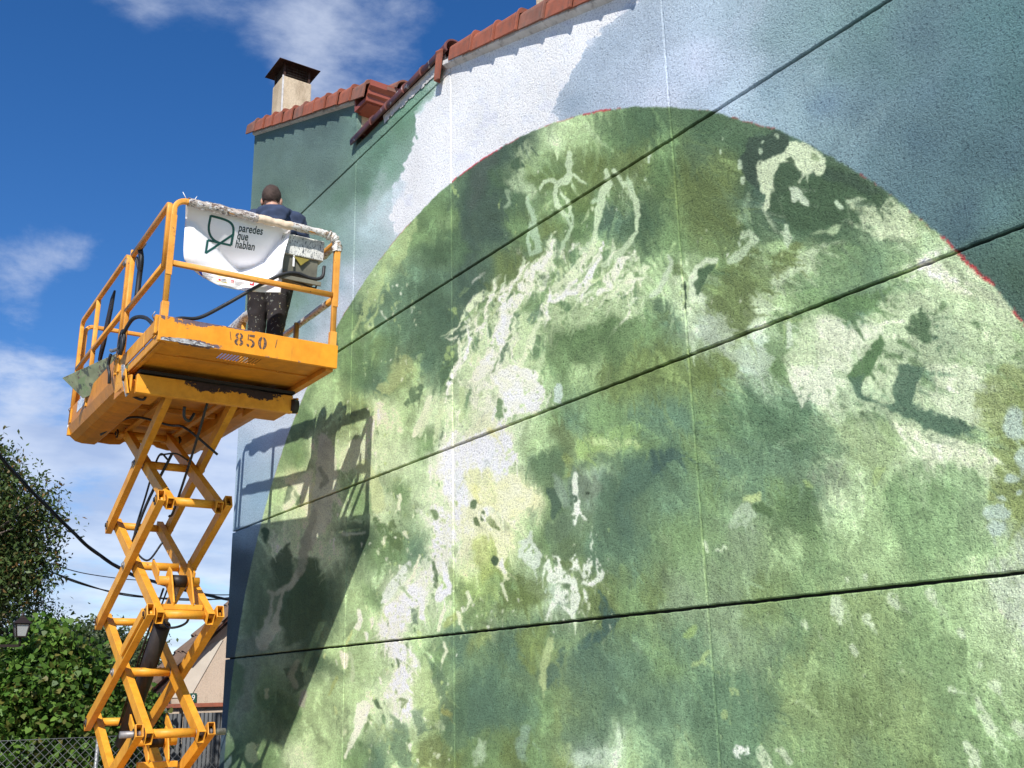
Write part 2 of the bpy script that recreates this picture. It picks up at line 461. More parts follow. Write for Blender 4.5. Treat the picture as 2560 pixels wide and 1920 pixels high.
DISC_NOTES = """1280,262,L 1400,262,D 1520,270,D 1200,305,P 1240,300,L 1320,300,G 1420,320,G 1500,330,T 1600,320,D 1680,330,K 1740,330,D 1120,330,K 1090,350,K
1150,360,L 1200,370,G 1300,350,O 1380,360,O 1440,380,d 1500,400,O 1560,400,O 1620,380,D 1640,420,K 1720,420,K 1800,410,K 1870,420,K 1900,440,D 1060,420,K 1000,440,K 950,460,G 1100,430,D
870,520,L 900,500,G 960,520,D 1020,520,K 1060,520,K 1120,500,G 1180,500,O 1240,490,d 1330,480,T 1400,480,D 1450,500,G 1520,480,O 1580,480,O 1640,500,D 1740,490,D 1800,490,D 1900,480,P 1950,520,P 1980,500,L
800,600,L 830,560,L 860,620,T 920,600,T 980,600,K 1030,600,K 1080,580,O 1130,580,O 1180,590,P 1240,600,L 1300,560,L 1340,600,G 1420,580,L 1470,580,P 1530,560,G 1580,600,O 1620,640,O 1680,560,L 1740,560,L 1820,570,G 1880,580,T 1950,580,L 2020,580,P 2080,620,P 2150,680,P 2200,720,L
760,690,G 800,680,T 860,690,T 930,680,K 970,700,K 1010,670,P 1060,700,P 1110,700,P 1170,720,L 1230,710,G 1290,690,G 1340,720,G 1400,700,G 1450,690,T 1490,660,P 1540,700,B 1590,700,o 1600,660,O 1650,720,B 1700,680,L 1760,660,G 1840,690,T 1900,700,L 1960,700,P 2020,720,T 2080,720,L 2140,760,G 2190,800,G
700,790,G 760,780,G 820,800,T 860,820,o 900,780,T 960,790,D 1000,760,P 1050,790,P 1110,800,P 1170,800,L 1220,790,G 1280,790,L 1340,800,O 1400,790,O 1450,800,O 1520,800,O 1580,800,o 1630,790,B 1680,780,G 1740,760,P 1790,790,P 1830,840,T 1880,830,T 1920,800,P 1960,760,D 2000,820,D 2060,830,L 2120,860,G 2190,900,O
640,900,G 700,880,L 760,880,o 820,900,P 870,880,L 920,880,P 970,900,L 1020,880,P 1070,900,L 1130,880,P 1190,900,G 1250,900,T 1320,880,G 1380,900,T 1440,900,T 1500,890,G 1560,900,G 1640,890,T 1720,880,T 1780,900,P 1840,900,G 1890,870,D 1940,870,L 2000,880,P 2060,900,T 2110,920,L 2180,960,O
620,980,G 700,970,P 780,980,P 840,990,P 900,960,G 950,980,W 1010,980,W 1060,950,W 1110,990,P 1160,960,L 1200,990,T 1260,960,Y 1310,950,L 1370,970,G 1430,990,C 1490,980,G 1560,980,T 1640,980,T 1720,980,T 1790,960,P 1850,940,P 1900,960,L 1960,980,P 2020,960,W 2080,990,P 2130,1000,L 2190,1030,O
560,1080,L 640,1060,c 700,1060,P 760,1060,G 820,1080,P 870,1070,G 920,1060,P 980,1060,W 1030,1080,W 1080,1060,P 1130,1070,c 1180,1080,G 1230,1070,K 1260,1060,B 1300,1060,C 1350,1060,C 1420,1040,C 1470,1080,T 1540,1060,G 1610,1060,T 1680,1060,G 1730,1070,T 1790,1080,P 1860,1080,L 1930,1070,G 2000,1070,G 2060,1080,P 2120,1090,P 2190,1100,Y
560,1180,g 640,1180,P 700,1180,P 760,1160,D 820,1170,G 870,1180,T 920,1170,P 980,1170,P 1030,1180,c 1090,1170,c 1140,1160,L 1190,1180,G 1240,1180,O 1290,1180,T 1350,1180,T 1400,1180,C 1460,1180,G 1520,1180,G 1600,1180,g 1680,1180,L 1750,1170,G 1830,1180,L 1900,1180,L 1980,1180,G 2060,1180,L 2140,1180,P 2200,1190,P
540,1290,g 620,1290,D 690,1290,D 780,1290,L 830,1280,G 870,1270,W 920,1280,P 980,1290,L 1030,1280,Y 1080,1280,G 1130,1290,O 1190,1280,B 1250,1290,O 1300,1280,O 1360,1290,G 1420,1290,O 1480,1290,g 1560,1290,g 1640,1280,O 1720,1290,G 1800,1290,o 1880,1290,o 1960,1290,G 2050,1290,L 2130,1300,P 2200,1310,P
520,1400,g 600,1400,g 680,1400,D 740,1400,L 790,1380,L 850,1380,W 900,1400,L 940,1420,G 990,1400,T 1050,1400,o 1110,1410,C 1160,1400,C 1200,1420,o 1260,1400,C 1310,1400,T 1360,1410,C 1420,1420,G 1480,1400,T 1560,1390,g 1640,1400,G 1720,1400,o 1790,1400,G 1880,1410,o 1960,1400,G 2050,1400,G 2140,1400,L 2200,1390,P
510,1520,g 600,1520,d 680,1520,L 740,1510,L 800,1500,P 850,1500,W 900,1500,L 950,1510,o 1000,1520,D 1060,1520,C 1120,1520,C 1160,1530,G 1220,1520,o 1270,1520,G 1330,1520,T 1400,1520,C 1460,1520,T 1540,1500,T 1620,1510,T 1700,1500,o 1780,1510,O 1860,1520,O 1960,1520,o 2060,1520,G 2140,1530,G 2200,1500,L
510,1640,D 600,1640,G 660,1640,P 720,1630,L 780,1640,G 830,1640,T 880,1640,L 940,1640,Y 1000,1640,O 1060,1640,G 1120,1640,O 1180,1640,G 1240,1640,o 1290,1620,B 1350,1640,L 1420,1640,T 1480,1640,L 1560,1640,T 1640,1640,T 1720,1640,G 1800,1640,o 1880,1640,G 1980,1640,O 2080,1640,G 2180,1640,G"""
BACK_NOTES = [(570, 320, (92, 118, 112)), (640, 300, (96, 122, 118)), (700, 270, (92, 120, 116)), (760, 270, (90, 118, 108)), (600, 420, (86, 112, 98)), (680, 380, (92, 116, 108)), (560, 560, (92, 120, 96)), (560, 700, (98, 126, 98)),
    (820, 320, (100, 148, 116)), (870, 260, (98, 140, 108)), (900, 240, (104, 148, 116)), (800, 400, (98, 140, 112)), (740, 430, (96, 132, 108)), (860, 370, (124, 166, 140)), (700, 520, (104, 140, 118)), (650, 640, (106, 142, 118)), (600, 660, (100, 130, 106)),
    (740, 540, (138, 168, 160)), (800, 500, (176, 200, 202)), (840, 450, (196, 212, 214)), (770, 600, (206, 216, 228)), (730, 620, (150, 178, 190)), (690, 620, (124, 158, 152)), (660, 700, (128, 162, 164)), (740, 660, (222, 228, 240)), (690, 720, (206, 216, 230)), (640, 800, (216, 224, 236)), (650, 860, (222, 230, 242)), (720, 700, (214, 222, 236)),
    (560, 920, (196, 210, 228)), (600, 930, (206, 218, 232)), (540, 980, (164, 190, 214)), (590, 1010, (160, 190, 212)), (600, 960, (196, 208, 222)), (560, 1080, (146, 182, 208)), (520, 1060, (170, 196, 216)), (515, 1120, (156, 186, 210)),
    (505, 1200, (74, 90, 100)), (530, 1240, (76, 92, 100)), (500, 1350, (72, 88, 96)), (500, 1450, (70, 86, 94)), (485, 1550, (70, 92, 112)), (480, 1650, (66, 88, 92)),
    (960, 180, (240, 242, 250)), (980, 300, (242, 243, 250)), (1040, 330, (242, 243, 250)), (900, 440, (238, 240, 248)), (870, 460, (232, 236, 244)), (1150, 150, (240, 242, 250)), (1150, 240, (242, 243, 250)), (1300, 20, (238, 240, 248)), (1100, 60, (240, 242, 250)),
    (1250, 180, (166, 184, 200)), (1230, 230, (150, 170, 188)), (1290, 130, (170, 188, 206)), (1340, 90, (160, 180, 198)), (1380, 200, (186, 200, 218)), (1330, 230, (170, 186, 202)), (1400, 60, (176, 194, 212)), (1430, 150, (190, 206, 224)), (1440, 220, (206, 214, 230)), (1500, 40, (182, 202, 218)), (1520, 140, (206, 216, 236)), (1540, 200, (184, 204, 224)), (1600, 60, (158, 184, 198)), (1600, 150, (182, 202, 220)), (1600, 220, (180, 204, 218)),
    (1680, 80, (138, 168, 178)), (1680, 190, (140, 170, 186)), (1700, 260, (150, 180, 192)), (1780, 60, (128, 162, 168)), (1800, 140, (112, 144, 152)), (1780, 230, (112, 140, 162)), (1800, 300, (132, 162, 174)), (1880, 40, (110, 146, 152)), (1900, 140, (92, 124, 134)), (1880, 250, (98, 126, 144)), (1900, 340, (106, 138, 152)), (1980, 80, (86, 114, 132)), (2000, 200, (92, 122, 140)), (2000, 320, (86, 116, 134)), (1980, 420, (92, 124, 138)), (2100, 60, (88, 124, 136)), (2100, 200, (84, 118, 132)), (2100, 320, (78, 108, 122)), (2080, 440, (78, 106, 122)), (2200, 60, (84, 122, 132)), (2200, 200, (78, 112, 122)), (2200, 340, (80, 110, 126)), (2150, 460, (92, 126, 134)), (2200, 450, (84, 116, 118)), (2080, 500, (74, 102, 116)),
    (2120, 560, (76, 106, 100)), (2200, 540, (84, 116, 104)), (2200, 620, (70, 98, 84)), (2150, 590, (72, 100, 90))]

def paint_sheet():
    s = Sheet(); rg = s.rng
    def qa(x, y): return ((640 + x / 2.304) / 1.15732, (240 + y / 2.304) / 1.15732)
    def qb(x, y): return ((1600 + x / 2.304) / 1.15732, (240 + y / 2.304) / 1.15732)
    def qc(x, y): return ((900 + x / 1.7286) / 1.15732, (960 + y / 1.7286) / 1.15732)
    def qd(x, y): return ((1720 + x / 1.7286) / 1.15732, (960 + y / 1.7286) / 1.15732)
    def qe(x, y): return ((540 + x / 1.727) / 1.15732, (960 + y / 1.727) / 1.15732)
    def qf(x, y): return ((800 + x / 3.77) / 1.15732, (1480 + y / 3.77) / 1.15732)
    SCL = {qa: 2.666, qb: 2.666, qc: 2.0, qd: 2.0, qe: 2.0, qf: 4.363}
    def S(q, pts, col, **k):
        k2 = SCL[q]; s.stroke([(*q(x, y), r / k2) for x, y, r in pts], PAL.get(col, col), **k)
    def PG(q, pts, col, **k): s.poly([q(x, y) for x, y in pts], PAL.get(col, col), **k)
    def E(q, x, y, rx, ry, col, **k):
        k2 = SCL[q]; X, Y = q(x, y); s.ell(X, Y, rx / k2, ry / k2, PAL.get(col, col), **k)
    # ---------------- background outside the disc
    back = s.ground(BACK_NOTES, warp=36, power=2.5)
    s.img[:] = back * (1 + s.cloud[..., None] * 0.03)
    # fresh white up to ragged roller edges
    s.poly([(912, 222), (925, 180), (948, 150), (1000, -90), (1420, -90), (1375, 10), (1330, 42), (1290, 72), (1262, 98), (1262, 112), (1238, 150), (1226, 168), (1205, 205), (1197, 240), (1215, 270), (900, 520), (850, 500), (846, 470), (850, 405), (872, 382), (888, 330), (905, 290), (908, 260), (897, 238)],
           (242, 244, 252), a=1.0, soft=4, warp=8, fine=9)
    s.poly([(740, 250), (905, 130), (985, 60), (960, 150), (930, 205), (905, 245), (880, 250)], (112, 158, 128), a=0.65, soft=14, warp=10, fine=5)
    for _ in range(60):       # roller laps and sprayed mist on the blue greys
        x, y = rg.uniform(1230, 2250), rg.uniform(-60, 520); L = rg.uniform(60, 220)
        c = s.img[min(s.H - 1, max(0, int((y - s.V0) * s.S))), min(s.W - 1, int((x - s.U0) * s.S))] * 255 * rg.uniform(0.95, 1.05)
        a = math.radians(rg.uniform(-70, -35)); s.stroke([(x, y, rg.uniform(14, 34)), (x + L * math.cos(a), y + L * math.sin(a), rg.uniform(10, 30))], c, a=rg.uniform(.25, .5), soft=26, warp=30, dry=0.05)
    for _ in range(46):
        x, y = rg.uniform(540, 860), rg.uniform(240, 760); L = rg.uniform(40, 150)
        c = s.img[int((y - s.V0) * s.S), int((x - s.U0) * s.S)] * 255 * rg.uniform(0.86, 1.12)
        a = math.radians(rg.uniform(-75, -40)); s.stroke([(x, y, rg.uniform(8, 24)), (x + L * math.cos(a), y + L * math.sin(a), rg.uniform(6, 20))], c, a=rg.uniform(.25, .55), soft=18, warp=24, dry=0.05)
    back = s.img.copy()
    # ---------------- the disc
    notes = []
    for t in DISC_NOTES.split():
        x, y, c = t.split(','); notes.append((float(x), float(y), PAL[c]))
    s.img[:] = s.ground(notes, warp=52, power=3.4)
    s.img *= (1 + s.cloud[..., None] * 0.14 + s.mott[..., None] * 0.10)
    # the lower right is a calmer, lighter sage
    far = np.clip((s.U - 1150) / 500, 0, 1) * np.clip((s.V - 900) / 250, 0, 1)
    s.img[:] = s.img * (1 - 0.42 * far[..., None]) + np.array((128, 156, 112), np.float32) / 255 * 0.42 * far[..., None]
    s.img[:] = np.clip(s.img * 1.07, 0, 1)
    # broad dry brushwork that follows the fall of the water
    names = list('DGTOLPCog')
    for _ in range(1500):
        x, y = rg.uniform(480, 2260), rg.uniform(230, 1700)
        i, j = min(s.H - 1, int((y - s.V0) * s.S)), min(s.W - 1, int((x - s.U0) * s.S))
        base = s.img[i, j] * 255
        k = rg.random()
        far = max(0.0, min(1.0, (x - 1200) / 500)) * max(0.0, min(1.0, (y - 950) / 250)); q = 1 - 0.55 * far
        col = base * (1 - rg.uniform(0.07, 0.28) * q) if k < 0.38 else base * (1 + rg.uniform(0.06, 0.26) * q) + rg.uniform(0, 8) if k < 0.86 else base * (1 - .55 * q) + np.array(PAL[names[rg.integers(9)]]) * 0.55 * q
        ang = math.radians(75 + 30 * rg.standard_normal() - (x - 1300) * 0.022)
        if x > 1500 and y < 1000: ang += math.radians(-38)
        sc = 0.6 + (x - 480) / 1500
        L = rg.uniform(12, 62) * sc; wd = rg.uniform(2.5, 13) * sc
        dx, dy = math.cos(ang) * L, math.sin(ang) * L
        s.stroke([(x - dx, y - dy, wd * 0.3), (x, y, wd), (x + dx, y + dy, wd * 0.4)], np.clip(col, 18, 238), a=rg.uniform(0.25, 0.7), soft=rg.uniform(3, 15), warp=rg.uniform(8, 40), fine=rg.uniform(3, 9), dry=rg.uniform(0, 0.30), vert=rg.random() < 0.5)
    features(s, S, PG, E, qa, qb, qc, qd, qe, qf, rg)
    # feathering: a small brush drags each colour a little way into the next, along the fall
    for _ in range(9000):
        x, y = rg.uniform(490, 2250), rg.uniform(235, 1690)
        if (x < 900 and y < 300) or (x < 640 and y < 850): continue
        sc = 0.55 + (x - 480) / 1500
        ang = math.radians(78 + 26 * rg.standard_normal() - (x - 1300) * 0.022 - (38 if x > 1500 and y < 1000 else 0))
        L = rg.uniform(5, 26) * sc; wd = rg.uniform(0.9, 4.2) * sc
        dx, dy = math.cos(ang) * L, math.sin(ang) * L
        i, j = min(s.H - 1, max(0, int((y - dy - s.V0) * s.S))), min(s.W - 1, max(0, int((x - dx - s.U0) * s.S)))
        col = s.img[i, j] * 255 * rg.uniform(0.93, 1.09)
        s.stroke([(x - dx, y - dy, wd), (x, y, wd * .8), (x + dx, y + dy, wd * 0.2)], np.clip(col, 15, 245), a=rg.uniform(0.4, 0.9), soft=rg.uniform(1.5, 4), warp=8, fine=3, dry=rg.uniform(0, 0.22), vert=True)
    s.img *= 1 + (s.vnoise(2.2, 901) - .5)[..., None] * 0.13 + s.dryv[..., None] * 0.07 + s.dry[..., None] * 0.05    # broken coverage on the rough render
    s.crisp = True; features(s, S, PG, E, qa, qb, qc, qd, qe, qf, rg); s.crisp = False
    # ---------------- cut the disc out along its chalked circle
    d = np.hypot((s.YW - 6.409) , (s.ZW - 0.779)) - 4.903 + s.fx * 0.010 + s.wx * 0.012
    m = np.clip(-d / 0.010 + 0.5, 0, 1)[..., None]
    s.img[:] = np.clip(s.img * 1.05, 0, 1)
    rt = np.clip((s.U - 1500) / 500, 0, 1)[..., None]
    back = back * (1 + rt * np.array((0.05, 0.05, -0.02), np.float32))
    s.img[:] = back * (1 - m) + s.img * m
    lum = (s.img @ np.array((0.3, 0.59, 0.11), np.float32))[..., None]
    s.img[:] = lum + (s.img - lum) * (0.86 + 0.04 * m)
    s.img *= 1 + m * np.array((0.02, -0.005, -0.055), np.float32)
    hi = np.clip((lum - 0.62) / 0.3, 0, 1) * m
    s.img += hi * np.array((0.04, 0.045, 0.035), np.float32)
    lo = np.clip((0.46 - lum) / 0.3, 0, 1) * m          # the darkest glazes are thin
    s.img += lo * np.array((0.075, 0.095, 0.070), np.float32)
    # red chalk line left showing along parts of the edge
    ang = np.degrees(np.arctan2(s.ZW - 0.779, s.YW - 6.409))
    seg = ((ang > 62) & (ang < 80)) | ((ang > 96) & (ang < 108)) | ((ang > 110) & (ang < 114)) | ((ang > 123) & (ang < 131)) | ((ang > 139) & (ang < 151)) | ((ang > 38) & (ang < 50))
    brk = (s.dry + s.cloud * 0.8 > -0.05)
    strong = ((ang > 146.2) & (ang < 150.5)) | ((ang > 109) & (ang < 113)) | ((ang > 88) & (ang < 97)) | ((ang > 152) & (ang < 156))
    wline = np.where(strong, 0.008, 0.0045)
    r_ = np.clip(1.2 - np.abs(d + s.dry * 0.006) / wline, 0, 1) * ((seg & brk) | (strong & (s.dry > -0.3))) * np.where(strong, 0.85, 0.5)
    s.img[:] = s.img * (1 - r_[..., None]) + np.array((205, 52, 60), np.float32) / 255 * r_[..., None]
    return s
def features(s, S, PG, E, qa, qb, qc, qd, qe, qf, rg):
    K = dict(soft=3.5, warp=7, fine=5, a=0.9)
    # ---- upper left: dark plumes and pale drops
    PG(qa, [(1180, 520), (1330, 380), (1480, 300), (1530, 260), (1500, 420), (1440, 560), (1430, 700), (1340, 860), (1220, 900), (1170, 1060), (1260, 1160), (1180, 1200), (1130, 1000), (1120, 760)], (58, 76, 70), a=0.62, soft=34, warp=34)
    PG(qa, [(1250, 420), (1420, 330), (1440, 440), (1380, 560), (1280, 640), (1220, 600)], (66, 76, 74), a=0.55, soft=30, warp=26)
    PG(qa, [(1140, 1060), (1240, 1000), (1300, 1060), (1250, 1180), (1170, 1220), (1130, 1180)], 'K', a=0.75, soft=20)
    PG(qa, [(1470, 300), (1530, 270), (1570, 260), (1520, 420), (1500, 480)], 'D', a=0.5, soft=20)
    PG(qa, [(1530, 300), (1575, 270), (1600, 400), (1570, 430), (1580, 520), (1640, 520), (1620, 600), (1500, 590), (1470, 540), (1520, 460), (1500, 370)], (176, 200, 162), a=0.7, soft=12, warp=16, dry=0.05)
    S(qa, [(1545, 400, 14), (1500, 400, 26), (1525, 370, 10)], 'D', **K)
    S(qa, [(1640, 230, 40), (1640, 330, 44), (1620, 420, 30)], (160, 190, 140), a=0.45, soft=22, warp=24)
    S(qa, [(1740, 200, 30), (1790, 230, 44), (1860, 200, 40), (1920, 170, 30)], (172, 200, 150), a=0.62, soft=14, warp=26, dry=0.08)
    S(qa, [(1900, 180, 22), (1935, 220, 14), (1975, 250, 16), (1990, 290, 12)], (180, 205, 165), a=0.5, soft=8, warp=14)
    PG(qa, [(1930, 110), (2212, 90), (2212, 330), (2100, 300), (1960, 200)], (62, 88, 62), a=0.55, soft=30)
    PG(qa, [(1660, 430), (1960, 330), (2050, 330), (2100, 420), (2000, 520), (1900, 700), (1800, 600), (1680, 560)], (88, 106, 52), a=0.45, soft=40, warp=40)
    # splashes hanging from the top: thin pale ribbons
    c1_ = (182, 206, 170); c2_ = (166, 194, 158)
    S(qa, [(1640, 545, 7), (1665, 495, 13), (1715, 478, 11), (1740, 500, 9), (1722, 560, 13), (1735, 630, 17), (1790, 700, 8), (1812, 660, 12), (1795, 600, 13), (1760, 560, 9)], c1_, **K)
    S(qa, [(1812, 335, 12), (1800, 400, 15), (1800, 450, 20), (1760, 490, 12), (1745, 520, 9), (1775, 500, 14), (1830, 455, 10), (1860, 480, 6), (1905, 495, 4)], c1_, **K)
    S(qa, [(1738, 500, 12), (1700, 490, 8)], c1_, **K)
    S(qa, [(1790, 700, 8), (1815, 760, 12), (1790, 830, 12), (1752, 880, 8), (1745, 930, 4)], c2_, **K)
    S(qa, [(1812, 660, 10), (1828, 710, 8), (1815, 760, 8)], c2_, **K)
    S(qa, [(2025, 430, 14), (2030, 500, 20), (1985, 610, 22), (1960, 700, 20), (1955, 770, 12), (1965, 820, 16), (1900, 880, 14), (1870, 910, 10)], c1_, **K)
    S(qa, [(1940, 610, 8), (1970, 590, 10)], c2_, **K)
    S(qa, [(2070, 430, 8), (2110, 500, 14), (2150, 510, 16), (2190, 600, 17), (2200, 690, 14), (2195, 780, 10), (2150, 850, 12), (2080, 930, 20), (2010, 980, 14)], c1_, **K)
    S(qa, [(2140, 470, 10), (2170, 540, 12)], c2_, **K)
    S(qa, [(1560, 590, 10), (1580, 640, 14), (1610, 720, 16), (1600, 800, 20), (1620, 880, 14), (1570, 910, 8), (1560, 830, 10), (1590, 730, 8)], (160, 190, 158), **K)
    S(qa, [(1450, 560, 16), (1460, 620, 9), (1435, 650, 7)], (150, 178, 148), a=0.6, soft=5, warp=10)
    PG(qa, [(1990, 560), (2050, 600), (2060, 680), (2000, 780), (1970, 760), (1990, 660)], 'K', a=0.55, soft=14)
    PG(qa, [(1800, 560), (1960, 620), (1950, 700), (1840, 680)], (84, 108, 56), a=0.5, soft=16)
    PG(qa, [(1620, 860), (1700, 800), (1780, 860), (1740, 960), (1640, 900)], 'T', a=0.5, soft=16)
    # small green spots near the left rim
    for x, y, r in ((1125, 520, 8), (1140, 545, 10), (1160, 570, 5), (1110, 1220, 4), (1135, 1225, 14), (1100, 1450, 12), (1125, 1480, 12), (1092, 1490, 12), (1110, 1505, 7), (1080, 1530, 6)):
        S(qa, [(x, y, r), (x + 3, y + r * 1.6, r * .7)], (150, 180, 120), a=0.8, soft=3, warp=5, fine=3)
    # ---- left rim: long pale drips
    for pts in ([(930, 720, 12), (870, 830, 26), (860, 900, 30), (800, 960, 20)], [(850, 800, 14), (760, 940, 16), (720, 1010, 9), (680, 1120, 12)], [(760, 1070, 8), (770, 1110, 10), (765, 1090, 5)],
                [(740, 1000, 10), (700, 1120, 22), (640, 1200, 16), (620, 1290, 14)], [(660, 1090, 9), (650, 1160, 13), (610, 1260, 8), (560, 1400, 9)], [(740, 1140, 6), (720, 1210, 8), (690, 1270, 12), (640, 1340, 20)]):
        S(qa, pts, (168, 196, 138), a=0.6, soft=6, warp=16, fine=7, dry=0.1)
    S(qa, [(690, 1420, 30), (700, 1500, 20)], (150, 176, 116), a=0.6, soft=22, warp=20)
    PG(qa, [(790, 1500), (880, 1540), (890, 1640), (780, 1700), (700, 1700), (720, 1600), (800, 1580)], (164, 182, 128), a=0.75, soft=12, warp=22)
    PG(qa, [(880, 1130), (1040, 1040), (1130, 1200), (1120, 1400), (1020, 1560), (900, 1480), (860, 1300)], (70, 98, 76), a=0.55, soft=50)
    PG(qa, [(560, 1450), (660, 1400), (820, 1300), (760, 1500), (640, 1650), (560, 1659)], (84, 120, 78), a=0.4, soft=40)
    # ---- the breaking mass of foam, upper middle
    foam = [(1160, 1280), (1170, 1230), (1250, 1170), (1300, 1120), (1360, 1060), (1380, 1100), (1420, 1060), (1440, 1090), (1500, 1020), (1530, 960), (1600, 900), (1680, 830), (1720, 840), (1700, 930), (1760, 960), (1840, 960), (1880, 880), (1960, 830), (2010, 850), (2050, 900), (2110, 930),
            (2180, 880), (2240, 900), (2240, 1260), (2100, 1280), (1960, 1300), (1850, 1340), (1760, 1420), (1680, 1560), (1600, 1700), (1560, 1860), (1420, 1960), (1280, 1920), (1120, 1960), (1040, 1840), (1100, 1659), (1140, 1540), (1220, 1420), (1200, 1340)]
    PG(qa, foam, (184, 206, 164), a=0.66, soft=6, warp=14, fine=8, dry=0.02)
    PG(qa, [(1420, 1180), (1500, 1120), (1560, 1120), (1560, 1250), (1480, 1400), (1450, 1560), (1440, 1720), (1360, 1880), (1220, 1900), (1200, 1720), (1260, 1520), (1360, 1420), (1400, 1300)], (222, 226, 214), a=0.75, soft=16, warp=24, fine=8)
    PG(qa, [(1560, 940), (1680, 850), (1700, 960), (1640, 1060), (1540, 1100), (1520, 1040)], (196, 214, 180), a=0.7, soft=14, warp=18)
    for pts, col in (([(1290, 1200, 18), (1275, 1215, 10)], 'D'), ([(1365, 1140, 7), (1385, 1190, 10), (1395, 1240, 6)], 'D'), ([(1490, 1100, 10), (1500, 1150, 12)], 'd'), ([(1240, 1350, 9), (1236, 1368, 6)], 'D'),
                     ([(1640, 1040, 14), (1680, 1060, 24), (1660, 1100, 16)], 'D'), ([(1720, 1020, 12), (1760, 1050, 26), (1740, 1080, 12)], 'T'), ([(1830, 900, 24), (1870, 960, 20), (1830, 990, 22)], 'T'), ([(1900, 980, 12), (1940, 930, 14), (1925, 1000, 10)], 'd'),
                     ([(1960, 1050, 20), (2010, 1000, 16), (2050, 950, 10)], 'G'), ([(1610, 1160, 30), (1640, 1240, 34), (1600, 1300, 26)], 'T'), ([(1700, 1190, 20), (1790, 1210, 30), (1860, 1190, 16)], 'G'),
                     ([(1740, 900, 14), (1780, 930, 10), (1800, 900, 8)], 'd'), ([(2100, 1010, 14), (2060, 1060, 20), (2000, 1100, 12)], 'L'), ([(1700, 1480, 30), (1760, 1400, 40), (1860, 1360, 30)], 'G'), ([(1170, 1290, 16), (1180, 1330, 14)], 'K')):
        S(qa, [(x_, y_, r_ * .8) for x_, y_, r_ in pts], col, a=0.7, soft=6.5, warp=14, fine=6)
    for _ in range(0 if s.crisp else 90):
        x, y = rg.uniform(1150, 2230), rg.uniform(880, 1900); a0 = rg.uniform(-2.2, -0.6); L = rg.uniform(20, 80)
        if y > 1250 and x > 1750: continue
        S(qa, [(x, y, rg.uniform(4, 16)), (x + L * math.cos(a0), y + L * math.sin(a0), rg.uniform(6, 24)), (x + 1.8 * L * math.cos(a0 + .3), y + 1.8 * L * math.sin(a0 + .3), 3)],
          [(96, 132, 92), (118, 152, 108), (214, 224, 204), (88, 116, 88), (228, 232, 224), (140, 170, 120)][rg.integers(6)], a=rg.uniform(.35, .8), soft=rg.uniform(4, 12), warp=16, fine=6, dry=0.08)
    crest = ([1100, 1160, 1300, 1440, 1530, 1700, 1880, 2010, 2260], [1700, 1270, 1110, 1050, 950, 830, 870, 850, 880])
    for _ in range(40 if s.crisp else 210):    # foam combed down and to the left, fingers lifting off the crest
        x = rg.uniform(1130, 2250); top = float(np.interp(x, *crest)); y = top + 20 + abs(rg.normal(0, 240))
        if y > 1250 and x > 1780 or y > 1950: continue
        a0 = math.radians(float(np.interp(x, [1150, 1500, 1900, 2250], [104, 112, 128, 132])) + rg.normal(0, 16)); L = rg.uniform(30, 150)
        w0 = rg.uniform(2.5, 11); bend = rg.normal(0, .5)
        p = [(x, y, w0 * .4)]
        for k in range(3):
            a0 += bend * .5; x += math.cos(a0) * L / 3; y += math.sin(a0) * L / 3; p.append((x, y, w0 * (1, .9, .3)[k]))
        S(qa, p, [(214, 226, 200), (226, 232, 216), (222, 230, 208), (112, 146, 100), (192, 212, 164), (140, 172, 120), (206, 220, 186)][rg.integers(7)], a=0.8, soft=3.5, warp=8, fine=5)
    gaps = ((1610, 1200, 44, 60), (1740, 960, 40, 30), (1850, 930, 30, 50), (1770, 1200, 60, 24), (1930, 1010, 20, 46), (2040, 930, 24, 44), (2080, 1150, 40, 22), (1300, 1240, 16, 22), (1480, 1140, 10, 26), (1500, 1300, 24, 60), (1640, 1460, 40, 70), (1330, 1330, 22, 40), (1250, 1420, 20, 50), (1420, 1460, 20, 60), (2160, 960, 30, 22), (1700, 1050, 20, 30))
    if not s.crisp:
        for x, y, rx, ry in gaps: E(qa, x, y, rx, ry, [(96, 130, 92), (84, 116, 88), (110, 142, 98)][(int(x) // 7) % 3], a=0.8, soft=0.5, rot=25, warp=22, fine=7)
    for k, p in enumerate(([(1720, 840, 6), (1670, 910, 22), (1600, 990, 30), (1550, 1090, 34), (1490, 1200, 34), (1420, 1330, 36), (1350, 1480, 40), (1240, 1640, 26)], [(1310, 1110, 5), (1262, 1180, 20), (1200, 1236, 17), (1165, 1285, 7)], [(1440, 1078, 4), (1422, 1150, 13), (1440, 1250, 18), (1400, 1380, 18), (1330, 1500, 14)],
              [(1380, 1062, 3), (1372, 1120, 9), (1340, 1190, 14), (1300, 1290, 12), (1270, 1360, 8)], [(1968, 812, 6), (1935, 900, 20), (1870, 980, 25), (1790, 1060, 20), (1715, 1115, 12)], [(2012, 850, 5), (1985, 950, 11), (1925, 1040, 15), (1850, 1120, 16), (1720, 1150, 8)],
              [(2190, 890, 8), (2110, 955, 20), (2055, 1045, 23), (1985, 1130, 18), (1900, 1195, 8)], [(2250, 980, 16), (2150, 1055, 22), (2065, 1130, 16), (1985, 1195, 6)], [(1842, 1050, 8), (1775, 1135, 18), (1695, 1180, 10)], [(1880, 880, 4), (1905, 930, 9), (1880, 1000, 12)],
              [(1665, 1280, 8), (1605, 1380, 18), (1565, 1480, 18), (1490, 1620, 14)], [(1690, 1120, 4), (1680, 1230, 6), (1676, 1330, 3)], [(1550, 960, 5), (1510, 1030, 12), (1450, 1110, 14), (1420, 1190, 10)], [(1500, 1280, 8), (1480, 1400, 14), (1420, 1560, 14), (1380, 1700, 8)], [(1200, 1330, 6), (1230, 1400, 10), (1190, 1500, 12), (1120, 1620, 10), (1080, 1760, 8)])):
